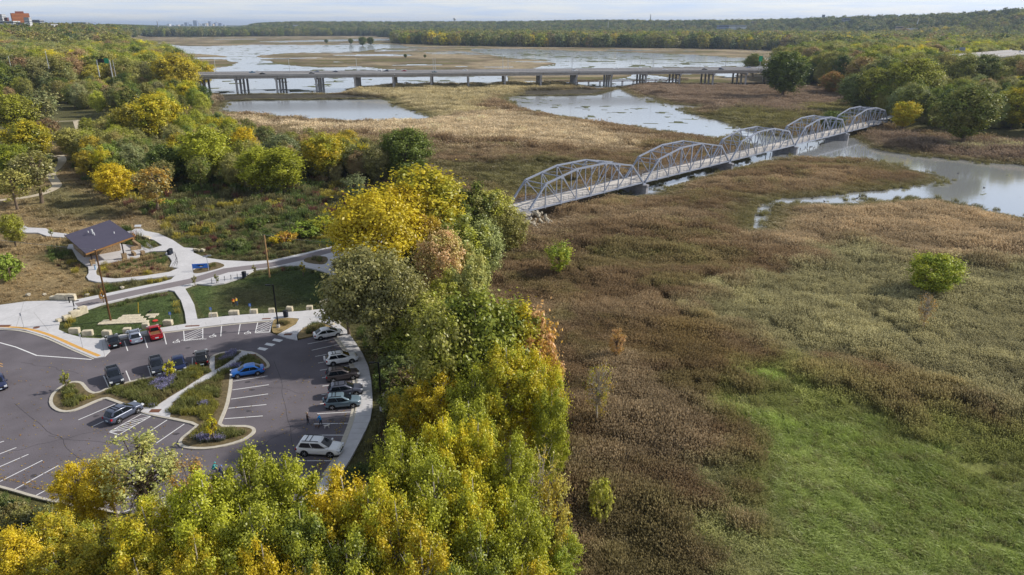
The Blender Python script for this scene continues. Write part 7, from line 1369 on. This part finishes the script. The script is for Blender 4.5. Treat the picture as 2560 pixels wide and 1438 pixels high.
# fallen leaves gathered along the kerbs
lv = np_mesh('leaf', np.array([(-.09, 0, 0), (0, .06, .01), (.10, 0, 0), (0, -.06, .012)]), np.array([(0, 1, 2, 3)]), [m_leafi], vattr={'var': np.zeros(4), 'lum': np.ones(4)}); LF = proto_coll('litter', [lv])
pl = [p for p in smooth_line(PP([(-80, 1196), (36, 1226), (88, 1242), (154, 1257), (300, 1282)]), 3)] + [p for p in rk]; n = 2600; q_ = rg.integers(0, len(pl) - 1, n); f = rg.random(n); x = np.array([pl[a].x + (pl[a + 1].x - pl[a].x) * b_ for a, b_ in zip(q_, f)]); y = np.array([pl[a].y + (pl[a + 1].y - pl[a].y) * b_ for a, b_ in zip(q_, f)]); sp = np.abs(rg.normal(0, 1.6, n)); x = x + rg.normal(0, .5, n) - sp * .35; y = y + rg.normal(0, .5, n) + sp * .5
n2 = 900; ql = [P(a, b_) for a, b_ in zip(rg.uniform(0, 880, n2), rg.uniform(900, 1240, n2))]; x = np.r_[x, [p.x for p in ql]]; y = np.r_[y, [p.y for p in ql]]; inside = sdf(np.array([p[:2] for p in PP(EDGE)]), x, y, 5) > .1; isl_ = sdf(np.array([(p.x, p.y) for p in isl]), x, y, 5) > -.05; k = inside & ~isl_; x, y = x[k], y[k]; n = len(x)
cs_ = np.array([(.45, .32, .06), (.40, .22, .07), (.34, .25, .12)])[rg.integers(0, 3, n)]
scatter('fallen_leaves', np.c_[x, y, np.full(n, .035)], np.tile(rg.uniform(.8, 1.5, (n, 1)), (1, 3)), np.c_[rg.normal(0, .2, n), rg.normal(0, .2, n), rg.uniform(0, 6.28, n)], cs_, cs_, np.zeros(n, int), LF, 'fallen autumn leaves lying on the asphalt')
# ------------------------------------------------------------------ far things: highway end, signs, buildings, skyline
def at_far(px, py_base, d, py_top=None):
    b = PD(px, py_base, d); return b
m_brick = mat('brick_tower', srgb(196, 124, 74), .85, var=.06, scale=.05); m_brickd = mat('brick_tower_dark', srgb(128, 78, 66), .85, var=.06, scale=.05); m_glz = mat('window_band', srgb(70, 76, 92), .3, var=0); m_pale = mat('pale_facade', srgb(206, 208, 212), .8, var=.05, scale=.05); m_grey = mat('grey_facade', srgb(140, 146, 158), .8, var=.08, scale=.05); m_bluef = mat('bluish_facade', srgb(126, 140, 168), .8, var=.08, scale=.05); m_tan = mat('tan_facade', srgb(190, 174, 150), .8, var=.05, scale=.05)
def block(px0, px1, py_top, py_base, d, m, label, floors=0, depth=None, cat='building', name='far_building', rz=0.0, group=None):
    a = PD(px0, py_base, d); b = PD(px1, py_base, d); t_ = PD((px0 + px1) / 2, py_top, d); w = (b - a).length; h = t_.z - a.z; dp = depth or w * .8; c = (a + b) / 2
    e = empty(name, (c.x, c.y + dp / 2, a.z - 12), rz, label, cat, group); MB().box((0, 0, (h + 12) / 2), (w, dp, h + 12)).build('wall', m, e); MB().box((0, 0, h + 12.15), (w * 1.01, dp * 1.01, .3)).build('roof', m_grey, e)
    for k in range(floors):
        z = 12 + h * (k + .55) / floors; MB().box((0, 0, z), (w * 1.006, dp * 1.006, h / floors * .38)).build('window', m_glz, e)
    return e
# brick office tower on the left bluff, rotated so two sides show
tb = PD(42, 58, 1500); tt = PD(42, 33, 1500); h = tt.z - tb.z; bt = empty('office_tower', (tb.x, tb.y + 15, tb.z - 14), .65, 'stepped orange brick office tower on the wooded bluff', 'building')
MB().box((0, 0, (h + 14) / 2), (30, 26, h + 14)).build('wall', m_brick, bt); MB().box((0, 0, h + 15.5), (14, 12, 4)).build('penthouse', m_brickd, bt)
for k in range(7): MB().box((0, 0, 14 + h * (k + .5) / 7), (30.3, 26.3, h / 7 * .32)).build('window', m_brickd, bt)
block(12, 20, 44, 56, 1520, m_brickd, 'dark brick annex beside the orange office tower', 3); block(-10, 8, 36, 55, 1540, m_pale, 'pale office block at the left edge of the horizon', 5); block(62, 75, 44, 60, 1480, m_pale, 'white slab building behind the orange office tower', 4); block(0, 34, 53, 60, 1420, m_pale, 'low pale building below the orange office tower', 1); block(42, 62, 58, 66, 1380, m_grey, 'low grey building in the trees below the office tower', 2)
for a, b, t_, bs, d, m, lb in ((78, 100, 50, 58, 1900, m_grey, 'grey block beyond the office tower'), (200, 215, 57, 62, 2600, m_pale, 'white low building on the left bluff'), (92, 128, 61, 65, 1700, m_pale, 'pale roofs among the bluff trees'), (180, 222, 56, 58.5, 2700, m_bluef, 'long grey roof behind the white building on the bluff'), (2056, 2062, 37, 45, 3600, m_bluef, 'square tower standing on the right-hand ridge'), (1797, 1822, 63, 69, 2900, m_bluef, 'bluish office building in the far right woods'), (1822, 1866, 63, 68, 2900, m_pale, 'long white office building in the far right woods'), (1884, 1904, 53, 60, 3300, m_tan, 'tan building on the ridge above the white offices'), (2110, 2126, 45, 52, 2800, m_grey, 'dark building half hidden on the right ridge'), (2244, 2258, 66, 73, 2300, m_tan, 'tan industrial shed by the leaning mast'), (2270, 2300, 71, 74, 2300, m_pale, 'white flat shed by the leaning mast'), (732, 744, 62.5, 65, 4300, m_pale, 'white building speck on the middle bluff'), (986, 1000, 65, 67.5, 4200, m_pale, 'pale building speck on the middle bluff'), (1034, 1040, 66, 68, 4200, m_pale, 'small white building right of the pale speck'), (1496, 1504, 65, 69, 3500, m_pale, 'white house in the trees of the centre bluff')):
    block(a, b, t_, bs, d, m, lb, 1 if bs - t_ > 3 else 0)
# downtown skyline
SK = [(418, 424, 60, m_pale), (462, 469, 56.5, m_bluef), (484, 493, 51.5, m_bluef), (490, 498, 57, m_grey), (506, 513, 59, m_grey), (512, 518, 58, m_tan), (522, 527, 53.5, m_bluef), (528, 533, 60, m_tan), (535, 540, 57, m_bluef), (541, 543, 55, m_grey), (544, 554, 58, m_bluef), (453, 459, 61, m_grey), (474, 481, 61, m_bluef), (498, 505, 60.5, m_pale), (556, 562, 62, m_grey), (440, 446, 62, m_tan), (428, 436, 63, m_grey)]
for k, (a, b, t_, m) in enumerate(SK): block(a, b, t_, 67, 10500 + 60 * k, m, ['white block at the left end of the far skyline', 'slim tower left of the tallest far skyline tower', 'tallest tower of the far downtown skyline', 'grey tower leaning against the tallest skyline tower', 'low grey tower right of the skyline gap', 'tan tower in the middle of the far skyline', 'blue tower with flat head in the middle of the skyline', 'short tan tower right of the blue one', 'spired tower right of centre in the skyline', 'needle-thin tower right of the spired one', 'broad blue slab at the right end of the skyline', 'low grey block in the skyline', 'low bluish block left of the tallest tower', 'low pale arena-like block in the skyline gap', 'last grey block right of the broad slab', 'low tan block left of the skyline', 'low grey block farther left of the skyline'][k], 0, 60, group='far downtown skyline')
# water tower, chimneys, masts
wt = PD(1137, 57, 4600); s = 4600 / FPX; e = empty('water_tower', (wt.x, wt.y, wt.z - 10), 0, 'white mushroom water tower on the middle bluff', 'water tower'); H_ = 8.5 * s + 10
MB().tube((0, 0, 0), (0, 0, H_ - 6), 3.2, 3.2, 12).build('stem', m_pale, e); tk = MB(); tk.rings([[(r_ * math.cos(a), r_ * math.sin(a), z) for a in np.linspace(0, 6.283, 17)[:-1]] for r_, z in ((3.2, H_ - 10), (8.5, H_ - 4), (9.5, H_ + 1), (8.0, H_ + 5), (1, H_ + 7))]); tk.build('tank', m_pale, e, True)
def mast(px, py_b, py_t, d, r, m, label, lean=0.0):
    b = PD(px, py_b, d); t_ = PD(px, py_t, d); h = t_.z - b.z; tag(MB().tube((0, 0, -10), (lean * h, 0, h), r, r * .6, 8).build('chimney', m, None, loc=b), label, 'chimney')
mast(1626, 51, 36, 4300, 3.2, m_grey, 'tall thin chimney on the centre ridge'); mast(1520, 70, 53, 3400, 1.2, m_pale, 'thin white mast in front of the centre bluff'); mast(394, 62, 53, 3500, 3, m_grey, 'slim dark tower left of the skyline'); mast(2288, 70, 46, 2400, 1.6, m_pale, 'leaning white mast in the far right woods', .22)
# far marsh tree islets
for px, py, h_, w_, lb in ((876, 97, 14, 14, 'small round tree left of the far marsh clump'), (905, 92, 22, 22, 'large round tree of the far marsh clump'), (925, 94, 20, 20, 'right-hand tree of the far marsh clump'), (815, 99, 10, 10, 'tiny lone tree in the far marsh'), (1013, 136, 6, 9, 'dark bush on the tan island beyond the viaduct'), (1062, 137, 5, 8, 'green bush on the tan island beyond the viaduct')):
    T(px, py, h_ * .8, w_, 'mid_round', 'dark', 'green', lb)
# highway on the right-hand bank, gantry signs, left highway
rA = P(2418, 152, 20.5); rB = P(2640, 124, 22.5); d_ = (rB - rA); L_ = d_.length; hv = empty('highway_overpass', (rA.x, rA.y, 10.9), math.atan2(d_.y, d_.x), 'pale highway overpass among trees at the right edge', 'bridge')
for y0 in (0, 20):
    dk_ = MB().box((L_ / 2, y0 + 9, 9.6), (L_, 17, .5)).build('deck', m_road, hv); MB().box((L_ / 2, y0 + .4, 10.2), (L_, .5, 1.0)).build('parapet', m_vconc, dk_); MB().box((L_ / 2, y0 + 17.4, 10.2), (L_, .5, 1.0)).build('parapet', m_vconc, dk_); MB().box((L_ / 2, y0 + 9, 8.2), (L_, 15, 2.2)).build('girders', m_vconc, dk_)
for x in (L_ * .25, L_ * .55, L_ * .85):
    for y in (3, 14, 23, 34): MB().tube((x, y, -14), (x, y, 7.4), .8, .8, 8).build('column', m_vcol, hv)
put_car('suv', rA + d_ * .58 + Vector((0, 6, .6)), math.atan2(d_.y, d_.x), paint('white', (222, 226, 234)), 'white car on the overpass at the right edge', 'traffic on the overpass', None, True); put_car('sedan', rA + d_ * .2 + Vector((0, 9, .4)), math.atan2(d_.y, d_.x), paint('white', (222, 226, 234)), 'white car entering the overpass from the trees', 'traffic on the overpass', None, True)
m_green = mat('green_sign', srgb(34, 150, 110), .5, var=.03)
def gantry(px, py, d, label, green, w=7.0, hgt=7.5):
    b = PD(px, py, d); e = empty('sign_gantry', (b.x, b.y, b.z - hgt), -.3, label, 'road sign'); p = MB(); p.tube((-w / 2, 0, -3), (-w / 2, 0, hgt), .35, .3, 8); p.build('post', m_galv, e)
    if w > 8: q_ = MB(); q_.tube((w / 2, 0, -3), (w / 2, 0, hgt), .35, .3, 8); q_.build('post', m_galv, e)
    r_ = MB()
    for z in (hgt - 1.2, hgt): r_.beam((-w / 2, 0, z), (w / 2, 0, z), .2, .2)
    for k in range(6): r_.beam((-w / 2 + w * k / 6, 0, hgt - 1.2 + 1.2 * (k % 2)), (-w / 2 + w * (k + 1) / 6, 0, hgt - 1.2 + 1.2 * ((k + 1) % 2)), .12, .12)
    r_.build('truss', m_galv, e)
    for x, m, ww, hh in green: MB().box((x, -.5, hgt - .5), (ww, .15, hh)).build('panel', m, e)
gantry(257, 150, 470, 'highway sign gantry with a dark and a green panel above the trees', [(-1.2, m_trim, 5.0, 2.4), (3.2, m_green, 3.4, 3.2)], 10.5); gantry(2400, 121, 700, 'grey cantilever highway sign seen from behind over the right woods', [(2.0, m_grey, 5, 3.2)], 7.5, 11)
gs_ = via_t(1899, 37.5); ge = empty('green_road_sign', (gs_.x, gs_.y, VZ), VA, 'small green road sign on the viaduct by the round tree', 'road sign'); MB().tube((0, 0, 0), (0, 0, 8), .25, .2, 6).build('post', m_galv, ge); MB().box((0, -.3, 7.5), (3.4, .12, 4.6)).build('panel', m_green, ge)
for px, py, d, lb in ((20, 138, 470, 'light standard over the highway at the left edge'), (112, 124, 470, 'taller light standard over the left highway'), (281, 148, 480, 'light standard right of the sign gantry'), (493, 152, 600, 'light standard at the wooded end of the viaduct')):
    b = PD(px, py, d); highway_lamp((b.x, b.y, b.z - 11.6), lb, None, 1.5, 1.0)
# ------------------------------------------------------------------ the air: a thin even haze over the valley
hm = bpy.data.materials.new('haze_air'); hm.use_nodes = True; t = hm.node_tree; t.nodes.clear(); o_ = N(t, 'ShaderNodeOutputMaterial'); v_ = N(t, 'ShaderNodeVolumePrincipled'); v_.inputs['Density'].default_value = .000058; v_.inputs['Color'].default_value = (.62, .76, 1.0, 1); v_.inputs['Anisotropy'].default_value = .2
t.links.new(v_.outputs[0], o_.inputs['Volume']); hz = MB().box((0, 0, 67), (66000, 66000, 146)).build('haze', hm); tag(hz, 'thin bluish air over the whole valley', kind='stuff')
